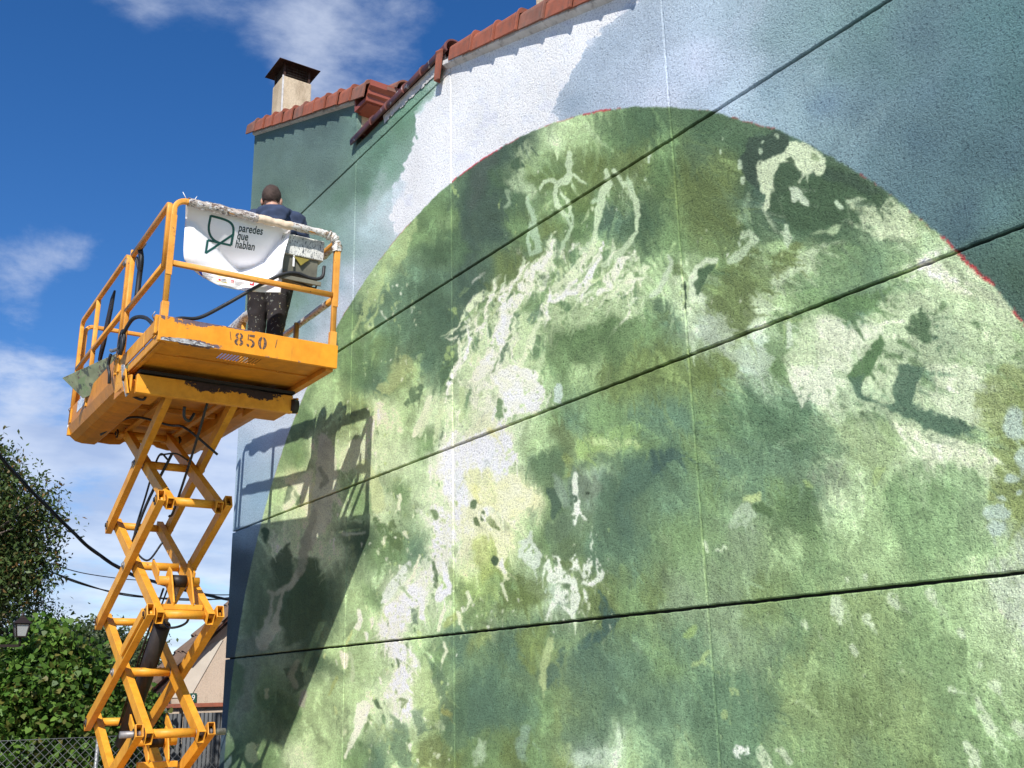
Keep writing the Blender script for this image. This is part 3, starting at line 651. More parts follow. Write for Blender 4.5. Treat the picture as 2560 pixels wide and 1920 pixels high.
        S(qa, p, ((222, 230, 210), (204, 220, 186), (228, 232, 222))[k % 3], a=0.8, soft=5, warp=12, fine=8, dry=0.03)
    if not s.crisp:
        for x, h in ((1180, 30), (1240, 24), (1372, 34), (1432, 26), (1530, 20), (1700, 26), (2060, 24)):
            top = float(np.interp(x, *crest)); S(qa, [(x - 8, top + 40, 12), (x, top + 10, 8), (x + h * .2, top - h, 3)], (196, 216, 182), a=0.85, soft=3, warp=9, fine=5)
    PG(qa, [(1760, 1330), (1900, 1260), (2060, 1240), (2212, 1300), (2212, 1500), (1980, 1500), (1800, 1450)], 'd', a=0.6, soft=50, warp=40)
    # ---- upper right inside the disc
    PG(qb, [(560, 380), (620, 300), (640, 240), (760, 210), (840, 235), (840, 290), (780, 320), (750, 350), (690, 370), (660, 440), (690, 540), (650, 510), (600, 490)], (50, 66, 58), a=0.9, soft=5, warp=8)
    PG(qb, [(1080, 360), (1140, 365), (1240, 410), (1330, 470), (1400, 540), (1420, 580), (1380, 640), (1300, 640), (1220, 580), (1240, 700), (1130, 740), (980, 770), (900, 760), (880, 700), (760, 660), (770, 500), (850, 430), (1000, 460)], (60, 84, 60), a=0.9, soft=7, warp=10)
    PG(qb, [(1090, 370), (1240, 415), (1390, 540), (1300, 560), (1160, 480), (1060, 440)], (50, 68, 58), a=0.8, soft=18)
    white_ = (196, 214, 182)
    PG(qb, [(850, 260), (930, 270), (1030, 320), (1080, 350), (1085, 410), (1040, 450), (950, 440), (930, 470), (900, 450), (880, 410), (830, 410), (780, 420), (760, 460), (775, 520), (765, 600), (760, 650), (735, 668), (720, 640), (735, 590), (710, 570), (700, 520), (670, 480), (665, 400), (690, 365), (740, 360), (790, 330), (830, 310)], white_, a=0.92, soft=4, warp=7, fine=6)
    S(qb, [(930, 440, 10), (920, 470, 8), (905, 500, 5)], white_, **K)
    PG(qb, [(830, 360), (860, 355), (890, 390), (890, 410), (840, 400), (820, 385)], (58, 80, 58), a=0.85, soft=4, warp=6)
    S(qb, [(1000, 340, 10), (1020, 355, 14), (990, 360, 8)], (84, 112, 70), **K)
    PG(qb, [(770, 420), (850, 415), (905, 440), (905, 480), (850, 520), (800, 620), (775, 640), (765, 540)], (58, 80, 60), a=0.8, soft=6, warp=8)
    PG(qb, [(850, 530), (900, 525), (950, 570), (985, 610), (985, 635), (950, 620), (930, 600), (870, 600)], (188, 208, 184), a=0.9, soft=4, warp=6)
    for p in ([(575, 375, 12), (575, 410, 18)], [(690, 315, 14), (692, 330, 10)], [(705, 262, 8), (703, 270, 5)], [(585, 480, 14), (590, 500, 12)], [(465, 320, 9), (468, 335, 7)], [(60, 350, 9), (52, 385, 8)], [(35, 480, 5), (34, 490, 4)], [(1135, 605, 12), (1165, 645, 15)], [(845, 745, 14), (848, 770, 12)], [(575, 850, 12), (572, 865, 7)], [(780, 230, 12), (785, 240, 8)], [(470, 235, 4), (472, 245, 3)]):
        S(qb, p, (180, 204, 176), a=0.85, soft=3, warp=5, fine=4)
    S(qb, [(625, 560, 8), (625, 600, 22), (610, 660, 28), (585, 720, 20)], (150, 180, 148), a=0.65, soft=8, warp=12)
    PG(qb, [(1210, 570), (1260, 590), (1330, 650), (1400, 590), (1480, 590), (1540, 650), (1620, 720), (1640, 800), (1560, 870), (1440, 860), (1330, 830), (1240, 760), (1240, 640)], (192, 210, 174), a=0.8, soft=12, warp=16, dry=0.03)
    PG(qb, [(1000, 790), (1080, 745), (1150, 730), (1180, 745), (1130, 790), (1080, 770), (1020, 800)], (164, 190, 150), a=0.7, soft=6, warp=10)
    PG(qb, [(800, 780), (850, 760), (885, 810), (870, 860), (855, 895), (830, 850)], (176, 198, 170), a=0.7, soft=4, warp=6)
    S(qb, [(600, 790, 14), (590, 830, 8), (640, 790, 20), (670, 830, 26), (630, 870, 16), (560, 930, 30), (520, 950, 20)], (176, 200, 168), a=0.72, soft=6, warp=10)
    PG(qb, [(220, 240), (360, 300), (420, 560), (400, 760), (260, 860), (200, 600)], (88, 106, 62), a=0.45, soft=50)
    PG(qb, [(380, 260), (560, 330), (600, 560), (520, 700), (420, 600)], (98, 116, 70), a=0.45, soft=40)
    # hooked splash beside the upright joint
    S(qb, [(430, 940, 14), (380, 935, 12), (330, 980, 16), (310, 1040, 26), (320, 1120, 30), (360, 1160, 24)], (196, 214, 186), a=0.85, soft=5, warp=8)
    PG(qb, [(345, 990), (400, 955), (430, 960), (400, 1030), (360, 1080), (335, 1140), (315, 1080), (340, 1040)], (66, 92, 66), a=0.85, soft=4, warp=7)
    S(qb, [(170, 920, 10), (180, 960, 9), (150, 1050, 14), (110, 1110, 18), (60, 1140, 14)], (186, 206, 180), a=0.8, soft=5, warp=9)
    PG(qb, [(60, 1170), (150, 1130), (200, 1160), (180, 1220), (90, 1240)], (78, 104, 80), a=0.7, soft=9)
    S(qb, [(200, 950, 22), (215, 1010, 26)], (92, 118, 70), a=0.7, soft=8, warp=8)
    for p in ([(262, 1070, 7), (258, 1110, 10)], [(262, 1130, 6), (265, 1160, 7)], [(262, 1190, 5), (262, 1220, 6)], [(258, 1090, 4), (262, 1210, 3)]): S(qb, p, (34, 48, 38), a=0.95, soft=3, warp=3, fine=3)
    PG(qb, [(400, 1190), (480, 1060), (600, 960), (690, 900), (700, 960), (640, 1040), (700, 1130), (720, 1200), (700, 1300), (640, 1360), (590, 1340), (570, 1260), (520, 1210)], (104, 124, 78), a=0.75, soft=10, warp=16)
    PG(qb, [(380, 1280), (460, 1210), (540, 1220), (580, 1290), (580, 1400), (480, 1430), (380, 1400)], (172, 190, 172), a=0.7, soft=12, warp=16)
    PG(qb, [(690, 1330), (720, 1180), (800, 1080), (900, 980), (1040, 880), (1170, 850), (1140, 900), (980, 1020), (880, 1110), (820, 1240), (740, 1320)], (184, 204, 172), a=0.75, soft=14, warp=20)
    PG(qb, [(760, 960), (850, 900), (900, 850), (960, 860), (880, 980), (820, 1080), (780, 1040)], (92, 108, 58), a=0.6, soft=14)
    PG(qb, [(900, 1130), (1050, 990), (1250, 900), (1450, 860), (1600, 850), (1640, 930), (1560, 980), (1300, 1090), (1100, 1170), (960, 1200)], (112, 144, 106), a=0.6, soft=24, warp=24)
    PG(qb, [(1040, 1220), (1300, 1120), (1450, 1130), (1330, 1200), (1210, 1290), (1180, 1330), (1080, 1290)], (88, 122, 76), a=0.75, soft=10, warp=14)
    S(qb, [(1435, 850, 24), (1500, 830, 18), (1560, 870, 14)], (80, 106, 78), a=0.5, soft=10)
    # big pale lobe with dark leaf forms, right of centre
    lobe = [(880, 1450), (930, 1370), (1000, 1290), (1080, 1260), (1090, 1300), (1180, 1340), (1300, 1260), (1420, 1190), (1560, 1180), (1700, 1170), (1900, 1240), (2050, 1300), (2212, 1270), (2240, 1700), (2100, 1900), (1900, 1850), (1600, 1950), (1300, 1850), (1100, 1820), (950, 1680), (890, 1560)]
    PG(qb, lobe, (184, 204, 168), a=0.72, soft=12, warp=20, dry=0.02)
    PG(qb, [(1060, 1330), (1100, 1300), (1200, 1360), (1340, 1290), (1440, 1330), (1420, 1420), (1260, 1480), (1160, 1600), (1080, 1659), (1030, 1560), (1050, 1440)], (214, 222, 202), a=0.7, soft=16, warp=20)
    PG(qb, [(1400, 1380), (1410, 1440), (1370, 1560), (1280, 1650), (1230, 1659), (1190, 1620), (1220, 1560), (1300, 1500), (1360, 1430)], (80, 112, 74), a=0.88, soft=5, warp=9)
    PG(qb, [(1560, 1260), (1610, 1240), (1660, 1330), (1660, 1400), (1630, 1430), (1580, 1390), (1540, 1360), (1490, 1350), (1540, 1310)], (66, 94, 66), a=0.85, soft=8, warp=12)
    for p in ([(1430, 1500, 14), (1490, 1510, 18)], [(1500, 1410, 12), (1540, 1440, 16)], [(1560, 1520, 20), (1600, 1570, 18)], [(1760, 1210, 20), (1700, 1260, 10)], [(1930, 1310, 22), (1960, 1330, 10)], [(1620, 1600, 20), (1640, 1659, 20)]):
        S(qb, p, (92, 122, 84), a=0.75, soft=6, warp=10)
    PG(qb, [(780, 1300), (900, 1260), (980, 1280), (930, 1350), (880, 1440), (860, 1560), (780, 1600), (770, 1420)], (98, 128, 86), a=0.65, soft=12, warp=14)
    S(qb, [(860, 1310, 12), (880, 1400, 16), (850, 1440, 10)], (190, 208, 186), a=0.7, soft=5, warp=9)
    S(qb, [(290, 1280, 18), (300, 1380, 24), (320, 1460, 16), (400, 1520, 10)], (186, 206, 178), a=0.6, soft=8, warp=12)
    PG(qb, [(520, 1480), (620, 1420), (760, 1400), (800, 1480), (720, 1580), (600, 1540)], (170, 190, 170), a=0.7, soft=10, warp=16)
    PG(qb, [(330, 1480), (520, 1460), (600, 1560), (560, 1659), (300, 1659)], (96, 116, 64), a=0.6, soft=22)
    # ---- lower right quarter
    PG(qd, [(440, -80), (560, -100), (620, -40), (640, 60), (600, 100), (560, 90), (500, 60), (480, 100), (465, 60)], (206, 218, 196), a=0.8, soft=5, warp=10, dry=0.04)
    PG(qd, [(640, 90), (700, 120), (660, 200)], (176, 200, 166), a=0.6, soft=8)
    PG(qd, [(130, 20), (460, 60), (560, 100), (640, 150), (690, 290), (640, 320), (500, 280), (380, 230), (200, 240), (100, 140)], (84, 118, 86), a=0.6, soft=26, warp=26)
    PG(qd, [(700, -30), (790, -60), (760, 40), (840, 90), (870, 60), (900, -70), (1010, -60), (960, 90), (1060, 100), (1150, 140), (1250, 170), (1160, 220), (1060, 180), (960, 130), (860, 100), (760, 70)], (80, 110, 90), a=0.8, soft=6, warp=11)
    PG(qd, [(980, -60), (1100, -100), (1240, -60), (1290, 80), (1270, 160), (1170, 140), (1080, 80)], (196, 212, 182), a=0.8, soft=8, warp=14)
    PG(qd, [(860, 150), (950, 150), (1080, 200), (1200, 240), (1290, 330), (1290, 430), (1230, 400), (1100, 360), (980, 310), (900, 230)], (202, 214, 184), a=0.8, soft=14, warp=18, dry=0.03)
    PG(qd, [(640, 170), (860, 170), (920, 280), (830, 360), (700, 340)], (150, 178, 124), a=0.5, soft=28)
    PG(qd, [(780, 500), (900, 380), (1080, 350), (1250, 430), (1290, 560), (1220, 700), (1000, 720), (850, 620)], (122, 158, 112), a=0.6, soft=30, warp=26)
    PG(qd, [(1280, 30), (1400, -60), (1600, -40), (1600, 620), (1320, 600), (1290, 400), (1270, 200)], (132, 150, 92), a=0.7, soft=16, warp=18)
    for x, y, rx, ry in ((1410, 170, 50, 70), (1440, 320, 36, 44), (1400, 400, 30, 22), (1340, 560, 60, 26), (1330, 620, 40, 30), (1360, 500, 20, 12), (1430, 470, 14, 12)): E(qd, x, y, rx, ry, (172, 196, 186), a=0.75, soft=0.35, warp=14)
    PG(qd, [(1300, 760), (1380, 690), (1460, 640), (1500, 640), (1500, 1180), (1420, 1120), (1360, 1000), (1310, 880)], (192, 208, 190), a=0.75, soft=14, warp=16, dry=0.05)
    PG(qd, [(780, 420), (810, 350), (850, 350), (830, 400), (800, 440)], (158, 186, 126), a=0.75, soft=4, warp=5)
    PG(qd, [(235, 490), (310, 465), (320, 505), (270, 525), (230, 510)], (176, 200, 138), a=0.75, soft=4, warp=5)
    PG(qd, [(160, 620), (230, 530), (270, 540), (280, 580), (230, 640), (190, 640)], (164, 188, 160), a=0.7, soft=6, warp=10, dry=0.05)
    PG(qd, [(270, 540), (320, 510), (370, 540), (350, 580), (290, 560)], (84, 112, 74), a=0.8, soft=5, warp=8)
    PG(qd, [(370, 480), (500, 400), (560, 560), (560, 640), (480, 660), (400, 620), (370, 660)], (86, 116, 76), a=0.6, soft=16, warp=16)
    PG(qd, [(480, 400), (530, 360), (680, 330), (700, 400), (660, 440), (560, 440)], (128, 142, 124), a=0.5, soft=16)
    S(qd, [(500, 410, 10), (520, 440, 12)], (150, 180, 116), a=0.6, soft=5)
    S(qd, [(200, 400, 14), (180, 450, 12), (240, 390, 12), (225, 450, 10)], (140, 172, 130), a=0.5, soft=8)
    for p in ([(75, 690, 14), (90, 720, 7)], [(130, 720, 8), (160, 715, 10)], [(680, 830, 10), (685, 850, 5)], [(765, 835, 14), (770, 850, 6)], [(635, 935, 26), (640, 990, 28), (655, 1030, 8)], [(495, 1035, 18), (505, 1050, 8)], [(780, 1010, 26), (800, 1040, 10)], [(1040, 900, 22), (1060, 930, 16)], [(880, 930, 30), (900, 960, 12)],
              [(715, 1140, 16), (735, 1165, 12)], [(1260, 1210, 12), (1262, 1220, 5)], [(1330, 1300, 30), (1345, 1320, 12)], [(1250, 1360, 14), (1270, 1420, 22), (1310, 1490, 24)], [(1140, 1320, 16), (1150, 1330, 8)], [(1200, 1550, 16), (1230, 1600, 26), (1250, 1659, 24)], [(220, 1585, 30), (245, 1580, 18)], [(310, 1580, 22), (335, 1620, 26), (350, 1659, 20)], [(400, 1580, 16), (440, 1630, 14)],
              [(205, 1330, 20), (210, 1345, 10)], [(160, 1425, 16), (165, 1440, 10)], [(1420, 1470, 26), (1452, 1500, 30)], [(1170, 1060, 14), (1190, 1090, 10)]):
        S(qd, p, (188, 208, 176) if p[0][0] not in (205, 160, 220) else ((156, 182, 124) if p[0][0] != 220 else (226, 234, 228)), a=0.75, soft=4, warp=7, fine=5, dry=0.04)
    S(qd, [(20, 1215, 8), (60, 1200, 10), (80, 1160, 8)], (158, 188, 128), a=0.7, soft=4, warp=5)
    S(qd, [(0, 1090, 16), (20, 1060, 12)], (150, 184, 110), a=0.6, soft=6)
    PG(qd, [(380, 1000), (460, 1010), (460, 1150), (420, 1400), (340, 1500), (250, 1659), (0, 1659), (0, 1250), (150, 1300), (330, 1250)], (84, 118, 92), a=0.5, soft=40, warp=30)
    PG(qd, [(170, 1050), (400, 1040), (400, 1160), (330, 1280), (200, 1240)], (126, 150, 120), a=0.5, soft=30)
    for _ in range(90):
        x, y = rg.uniform(100, 1440), rg.uniform(980, 1640)
        S(qd, [(x, y, rg.uniform(2, 6)), (x + rg.uniform(-6, 10), y + rg.uniform(4, 18), rg.uniform(1, 5))], [(170, 196, 140), (150, 180, 118), (186, 206, 170), (96, 124, 80)][rg.integers(4)], a=0.6, soft=3, warp=4)
    # ---- lower middle: the lit fall
    W1 = (228, 232, 226)
    PG(qc, [(560, -60), (660, -110), (740, -60), (790, 30), (760, 120), (690, 150), (600, 170), (560, 130), (600, 60)], (222, 230, 216), a=0.9, soft=6, warp=12, dry=0.02)
    PG(qc, [(590, 60), (620, 90), (610, 160), (580, 150)], (96, 130, 88), a=0.8, soft=4)
    S(qc, [(860, 30, 20), (858, 70, 14)], (184, 206, 200), a=0.8, soft=4)
    PG(qc, [(480, 150), (560, 110), (600, 200), (560, 260), (520, 280), (470, 260), (420, 280)], (214, 222, 192), a=0.8, soft=8, warp=12)
    PG(qc, [(410, 260), (560, 200), (620, 230), (690, 300), (690, 340), (640, 400), (560, 380), (480, 420), (410, 500)], (230, 234, 232), a=0.8, soft=8, warp=14, dry=0.04)
    S(qc, [(560, 300, 24), (540, 380, 20), (530, 440, 18)], (206, 214, 236), a=0.7, soft=8, warp=12)
    S(qc, [(440, 400, 26), (450, 440, 22), (430, 480, 18)], (206, 216, 236), a=0.7, soft=8, warp=12)
    PG(qc, [(600, 430), (660, 400), (710, 430), (770, 495), (740, 520), (690, 545), (640, 600), (600, 560), (560, 520)], (222, 226, 182), a=0.92, soft=6, warp=9)
    PG(qc, [(470, 380), (560, 360), (600, 440), (560, 520), (500, 520), (470, 460)], (212, 220, 166), a=0.75, soft=10, warp=12)
    S(qc, [(500, 440, 20), (505, 500, 14)], (206, 208, 130), a=0.5, soft=8)
    PG(qc, [(410, 500), (520, 520), (600, 600), (650, 680), (640, 740), (600, 720), (540, 660), (470, 720), (420, 760)], (216, 222, 186), a=0.8, soft=8, warp=12)
    S(qc, [(490, 510, 12), (494, 535, 8)], (92, 118, 84), a=0.9, soft=3, warp=4)
    S(qc, [(495, 580, 7), (505, 600, 12), (515, 610, 5)], (88, 110, 72), a=0.85, soft=3, warp=4)
    S(qc, [(555, 580, 9), (580, 610, 11), (600, 630, 4)], (112, 132, 84), a=0.85, soft=3, warp=4)
    S(qc, [(532, 550, 9), (530, 585, 7)], (80, 104, 72), a=0.8, soft=3)
    S(qc, [(530, 565, 6), (540, 590, 4)], (230, 234, 210), a=0.9, soft=3, warp=3)
    PG(qc, [(480, 680), (560, 660), (640, 740), (660, 820), (600, 860), (520, 840), (470, 760)], (150, 170, 92), a=0.6, soft=18)
    S(qc, [(610, 700, 24), (620, 750, 22), (600, 790, 18), (630, 840, 10)], (214, 222, 182), a=0.7, soft=5, warp=10, dry=0.08)
    E(qc, 582, 768, 15, 20, (64, 84, 60), a=0.95, soft=0.3, warp=4, fine=3)
    S(qc, [(610, 760, 6), (608, 790, 10), (625, 820, 6)], (230, 234, 214), a=0.85, soft=3, warp=5)
    # big white stream
    st = [(270, 560, 14), (330, 640, 40), (330, 740, 60), (250, 820, 54), (200, 900, 66), (180, 980, 72), (120, 1070, 56), (170, 1160, 60), (180, 1240, 56), (140, 1330, 44), (90, 1340, 10)]
    S(qc, st, (206, 220, 200), a=0.8, soft=14, warp=26, fine=10, dry=0.05)
    S(qc, [(340, 540, 30), (350, 640, 48), (340, 760, 40), (290, 830, 30), (230, 900, 44), (170, 1000, 58), (120, 1070, 44)], W1, a=0.85, soft=9, warp=20, fine=10, dry=0.08)
    S(qc, [(150, 1130, 44), (190, 1200, 46), (160, 1280, 36), (110, 1340, 16)], W1, a=0.88, soft=7, warp=16, fine=8, dry=0.05)
    S(qc, [(360, 780, 10), (390, 890, 14), (330, 930, 16), (350, 870, 8)], (226, 230, 236), a=0.8, soft=4, warp=8)
    S(qc, [(200, 770, 8), (150, 860, 20), (110, 930, 16)], (206, 218, 214), a=0.75, soft=5, warp=12, dry=0.1)
    S(qc, [(260, 900, 16), (270, 1010, 10)], (226, 232, 226), a=0.8, soft=4, warp=8)
    S(qc, [(310, 770, 8), (325, 830, 10), (320, 880, 7)], (84, 112, 78), a=0.85, soft=4, warp=6)
    S(qc, [(320, 550, 14), (326, 580, 10)], (98, 126, 84), a=0.75, soft=5)
    S(qc, [(240, 990, 12), (245, 1030, 10)], (92, 116, 98), a=0.7, soft=5)
    S(qc, [(145, 1180, 7), (150, 1210, 6)], (96, 120, 92), a=0.85, soft=3)
    S(qc, [(60, 1370, 6), (68, 1395, 8)], (80, 104, 76), a=0.85, soft=3)
    for p in ([(250, 740, 5), (220, 830, 6), (200, 850, 4)], [(360, 1120, 6), (370, 1150, 8), (360, 1200, 5)], [(470, 900, 10), (475, 940, 7), (455, 980, 3)], [(610, 870, 8), (635, 940, 5)], [(355, 980, 8), (345, 1060, 9)], [(425, 990, 7), (430, 1040, 5)], [(105, 660, 9), (100, 690, 6)], [(80, 1270, 5), (85, 1290, 4)], [(50, 1020, 8), (48, 1060, 4)], [(20, 1080, 6), (25, 1110, 4)], [(300, 60, 10), (270, 150, 16), (230, 220, 10)], [(180, 480, 6), (165, 540, 8)], [(190, 640, 10), (200, 660, 6)]):
        S(qc, p, (214, 224, 196), a=0.75, soft=3, warp=6, fine=4)
    # streaks in the left of the fall
    for x0, y0, x1, y1, r, c in ((330, 60, 240, 230, 12, (196, 212, 176)), (360, 40, 310, 260, 14, (188, 206, 166)), (390, 0, 370, 250, 12, (200, 216, 184)), (440, 0, 430, 160, 16, (176, 200, 150)), (540, 30, 480, 180, 14, (206, 220, 190)), (350, 200, 330, 280, 7, (92, 116, 92)), (260, 20, 200, 90, 30, (84, 112, 84)), (480, 0, 440, 120, 10, (104, 138, 104)), (80, 420, 60, 480, 10, (92, 122, 84)), (130, 600, 150, 700, 30, (88, 112, 72)), (60, 580, 140, 680, 24, (88, 118, 76))):
        S(qc, [(x0, y0, r * .5), ((x0 + x1) / 2, (y0 + y1) / 2, r), (x1, y1, r * .5)], c, a=0.7, soft=5, warp=12, fine=6, dry=0.05)
    # centre right of the fall: dark slate shapes
    PG(qc, [(770, 340), (830, 240), (880, 240), (900, 340), (880, 460), (850, 580), (820, 560), (790, 460), (770, 400)], (92, 120, 82), a=0.6, soft=14, warp=14)
    PG(qc, [(800, 440), (850, 440), (850, 575), (835, 580), (810, 540)], (70, 94, 78), a=0.8, soft=6)
    S(qc, [(845, 390, 8), (870, 450, 30), (880, 510, 22)], (140, 166, 148), a=0.75, soft=8, warp=10)
    PG(qc, [(820, 140), (900, 160), (930, 260), (900, 360), (860, 260), (810, 200)], (96, 112, 72), a=0.55, soft=20)
    S(qc, [(885, 320, 18), (905, 340, 14), (890, 400, 10)], (164, 182, 100), a=0.5, soft=8)
    PG(qc, [(920, 230), (1060, 170), (1200, 150), (1190, 280), (1050, 290), (960, 320), (920, 330)], (140, 176, 108), a=0.7, soft=14, warp=18, dry=0.05)
    PG(qc, [(960, 230), (1180, 230), (1190, 270), (1060, 275), (980, 270)], (184, 210, 150), a=0.75, soft=8, warp=12, dry=0.12)
    PG(qc, [(930, 390), (1000, 410), (1040, 450), (1030, 500), (960, 500), (930, 450)], (112, 132, 112), a=0.7, soft=9, warp=10)
    S(qc, [(925, 390, 9), (930, 450, 12), (935, 540, 14), (930, 600, 8), (925, 560, 6), (950, 560, 7), (980, 590, 6)], (214, 226, 214), a=0.8, soft=4, warp=8, dry=0.04)
    E(qc, 985, 472, 8, 6, (40, 50, 40), a=0.9, soft=0.4, warp=2, fine=2)
    PG(qc, [(900, 370), (960, 330), (1100, 310), (1240, 310), (1370, 285), (1380, 310), (1290, 380), (1270, 470), (1200, 560), (1190, 700), (1120, 780), (1040, 700), (1060, 500), (1100, 400), (1000, 360)], (82, 112, 90), a=0.6, soft=26, warp=22)
    PG(qc, [(1130, 340), (1260, 320), (1300, 350), (1250, 450), (1190, 540), (1170, 700), (1130, 640), (1130, 460)], (70, 98, 88), a=0.5, soft=22)
    PG(qc, [(1240, 300), (1370, 285), (1380, 315), (1290, 380), (1250, 400)], (54, 78, 78), a=0.7, soft=8, warp=10)
    PG(qc, [(810, 620), (900, 560), (960, 620), (980, 740), (860, 760), (820, 700)], (90, 116, 92), a=0.6, soft=16)
    S(qc, [(740, 640, 8), (735, 700, 20), (760, 760, 36), (710, 740, 24), (720, 690, 14), (690, 690, 6)], (196, 212, 200), a=0.75, soft=6, warp=12, dry=0.1)
    # the curly white cluster
    cl = (210, 222, 210)
    for p in ([(815, 770, 8), (830, 840, 14), (860, 800, 18), (860, 750, 8)], [(840, 860, 6), (880, 830, 22), (920, 860, 20), (930, 940, 22), (910, 1005, 10)], [(930, 740, 6), (940, 790, 14), (920, 800, 10)], [(995, 745, 10), (985, 800, 16), (970, 850, 10), (1000, 860, 12), (1040, 830, 16), (1030, 780, 12), (1025, 750, 5)], [(860, 880, 10), (850, 920, 16), (820, 970, 8), (800, 1020, 5)], [(880, 900, 12), (880, 930, 18)], [(970, 880, 5), (975, 940, 6)], [(900, 990, 8), (870, 960, 8)], [(1000, 640, 2), (1005, 720, 4)]):
        S(qc, p, cl, a=0.85, soft=4, warp=7, fine=6, dry=0.03)
    for x, y, rx, ry in ((890, 870, 14, 12), (850, 780, 9, 14), (1005, 800, 8, 20), (890, 920, 6, 10)): E(qc, x, y, rx, ry, (98, 124, 92), a=0.8, soft=0.4, warp=5)
    # the pale knee shape and dark fins by the level joint
    PG(qc, [(1020, 890), (1060, 920), (1110, 990), (1060, 1060), (1000, 1110), (940, 1150), (960, 1080), (1020, 1040), (1030, 960)], (60, 88, 84), a=0.85, soft=7, warp=9)
    PG(qc, [(870, 1130), (960, 1100), (1080, 1130), (1110, 1300), (1100, 1480), (1000, 1560), (880, 1500), (860, 1300)], (84, 112, 94), a=0.6, soft=26, warp=22)
    PG(qc, [(860, 1120), (880, 1140), (860, 1240), (810, 1310), (790, 1320), (820, 1220)], (74, 102, 90), a=0.75, soft=8)
    S(qc, [(820, 1110, 12), (800, 1210, 16), (795, 1310, 12), (780, 1260, 6)], (164, 186, 132), a=0.75, soft=5, warp=9)
    PG(qc, [(690, 1060), (820, 1050), (800, 1150), (750, 1260), (700, 1200)], (122, 140, 72), a=0.6, soft=16)
    PG(qc, [(480, 1180), (560, 1150), (650, 1180), (640, 1320), (580, 1480), (500, 1560), (420, 1560), (400, 1420), (430, 1280)], (86, 118, 94), a=0.6, soft=24, warp=20)
    PG(qc, [(500, 1280), (600, 1240), (590, 1420), (520, 1520), (470, 1480)], (76, 106, 90), a=0.45, soft=24)
    PG(qc, [(590, 860), (700, 840), (820, 820), (820, 920), (700, 980), (600, 990)], (94, 114, 62), a=0.6, soft=18, dry=0.04)
    PG(qc, [(420, 860), (560, 850), (590, 1000), (520, 1060), (430, 1050)], (112, 144, 92), a=0.5, soft=22)
    PG(qc, [(700, 1480), (740, 1490), (740, 1620), (700, 1620), (680, 1560)], (140, 172, 160), a=0.6, soft=10)
    PG(qc, [(540, 1530), (560, 1560), (560, 1659), (500, 1659), (510, 1600)], (176, 198, 176), a=0.6, soft=7, warp=9, dry=0.05)
    PG(qc, [(260, 1540), (340, 1500), (400, 1560), (380, 1659), (260, 1659)], (104, 120, 76), a=0.6, soft=12)
    PG(qc, [(110, 1400), (190, 1460), (240, 1600), (260, 1659), (190, 1659), (150, 1560)], (104, 136, 108), a=0.7, soft=9)
    PG(qc, [(190, 1240), (280, 1180), (330, 1260), (350, 1340), (300, 1420), (240, 1380), (200, 1330)], (172, 196, 138), a=0.65, soft=16, warp=14)
    PG(qc, [(290, 1180), (360, 1200), (400, 1400), (370, 1500), (330, 1380)], (90, 118, 98), a=0.6, soft=12)
    S(qc, [(160, 1350, 6), (190, 1360, 8), (170, 1390, 4)], (112, 136, 88), a=0.7, soft=4)
    PG(qc, [(200, 1400), (280, 1370), (260, 1450), (320, 1480), (250, 1500)], (104, 134, 112), a=0.6, soft=8)
    S(qc, [(345, 1460, 20), (370, 1480, 12)], (186, 206, 170), a=0.6, soft=7, dry=0.06)
    # yellowish notes at the joint
    S(qc, [(380, 1040, 20), (410, 1010, 16)], (164, 178, 96), a=0.5, soft=8); S(qc, [(560, 210, 18), (590, 240, 12)], (208, 204, 110), a=0.45, soft=8); S(qc, [(360, 1400, 14), (390, 1420, 10)], (160, 166, 92), a=0.45, soft=6)
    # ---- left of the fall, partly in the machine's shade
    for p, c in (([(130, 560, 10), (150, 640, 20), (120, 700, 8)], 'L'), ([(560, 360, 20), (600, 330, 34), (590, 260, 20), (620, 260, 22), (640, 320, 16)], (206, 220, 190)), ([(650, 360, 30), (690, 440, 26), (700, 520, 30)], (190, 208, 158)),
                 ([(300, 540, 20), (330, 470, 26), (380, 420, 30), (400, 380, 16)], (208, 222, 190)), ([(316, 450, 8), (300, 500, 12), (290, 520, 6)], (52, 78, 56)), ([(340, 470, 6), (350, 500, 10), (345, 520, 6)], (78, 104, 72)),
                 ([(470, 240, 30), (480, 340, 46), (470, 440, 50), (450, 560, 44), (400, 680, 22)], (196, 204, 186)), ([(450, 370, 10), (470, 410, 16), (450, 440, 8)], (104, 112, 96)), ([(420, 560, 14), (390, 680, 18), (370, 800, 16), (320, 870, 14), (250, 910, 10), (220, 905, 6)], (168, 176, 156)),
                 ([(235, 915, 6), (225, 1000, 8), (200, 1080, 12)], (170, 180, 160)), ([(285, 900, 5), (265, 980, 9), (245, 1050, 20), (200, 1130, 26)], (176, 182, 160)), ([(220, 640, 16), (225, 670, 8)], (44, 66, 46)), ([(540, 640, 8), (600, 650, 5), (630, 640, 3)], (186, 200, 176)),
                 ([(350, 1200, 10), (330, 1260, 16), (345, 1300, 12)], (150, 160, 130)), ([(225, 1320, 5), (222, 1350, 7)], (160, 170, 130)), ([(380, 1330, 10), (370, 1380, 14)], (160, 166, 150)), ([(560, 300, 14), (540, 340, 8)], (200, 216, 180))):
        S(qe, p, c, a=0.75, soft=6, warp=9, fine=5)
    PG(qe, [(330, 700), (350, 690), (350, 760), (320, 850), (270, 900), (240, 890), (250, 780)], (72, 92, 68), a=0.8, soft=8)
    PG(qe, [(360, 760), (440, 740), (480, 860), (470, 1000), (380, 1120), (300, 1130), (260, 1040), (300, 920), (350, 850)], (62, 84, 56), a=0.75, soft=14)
    PG(qe, [(130, 900), (200, 760), (240, 900), (210, 1000), (160, 1100), (140, 1060)], (84, 110, 80), a=0.5, soft=20)
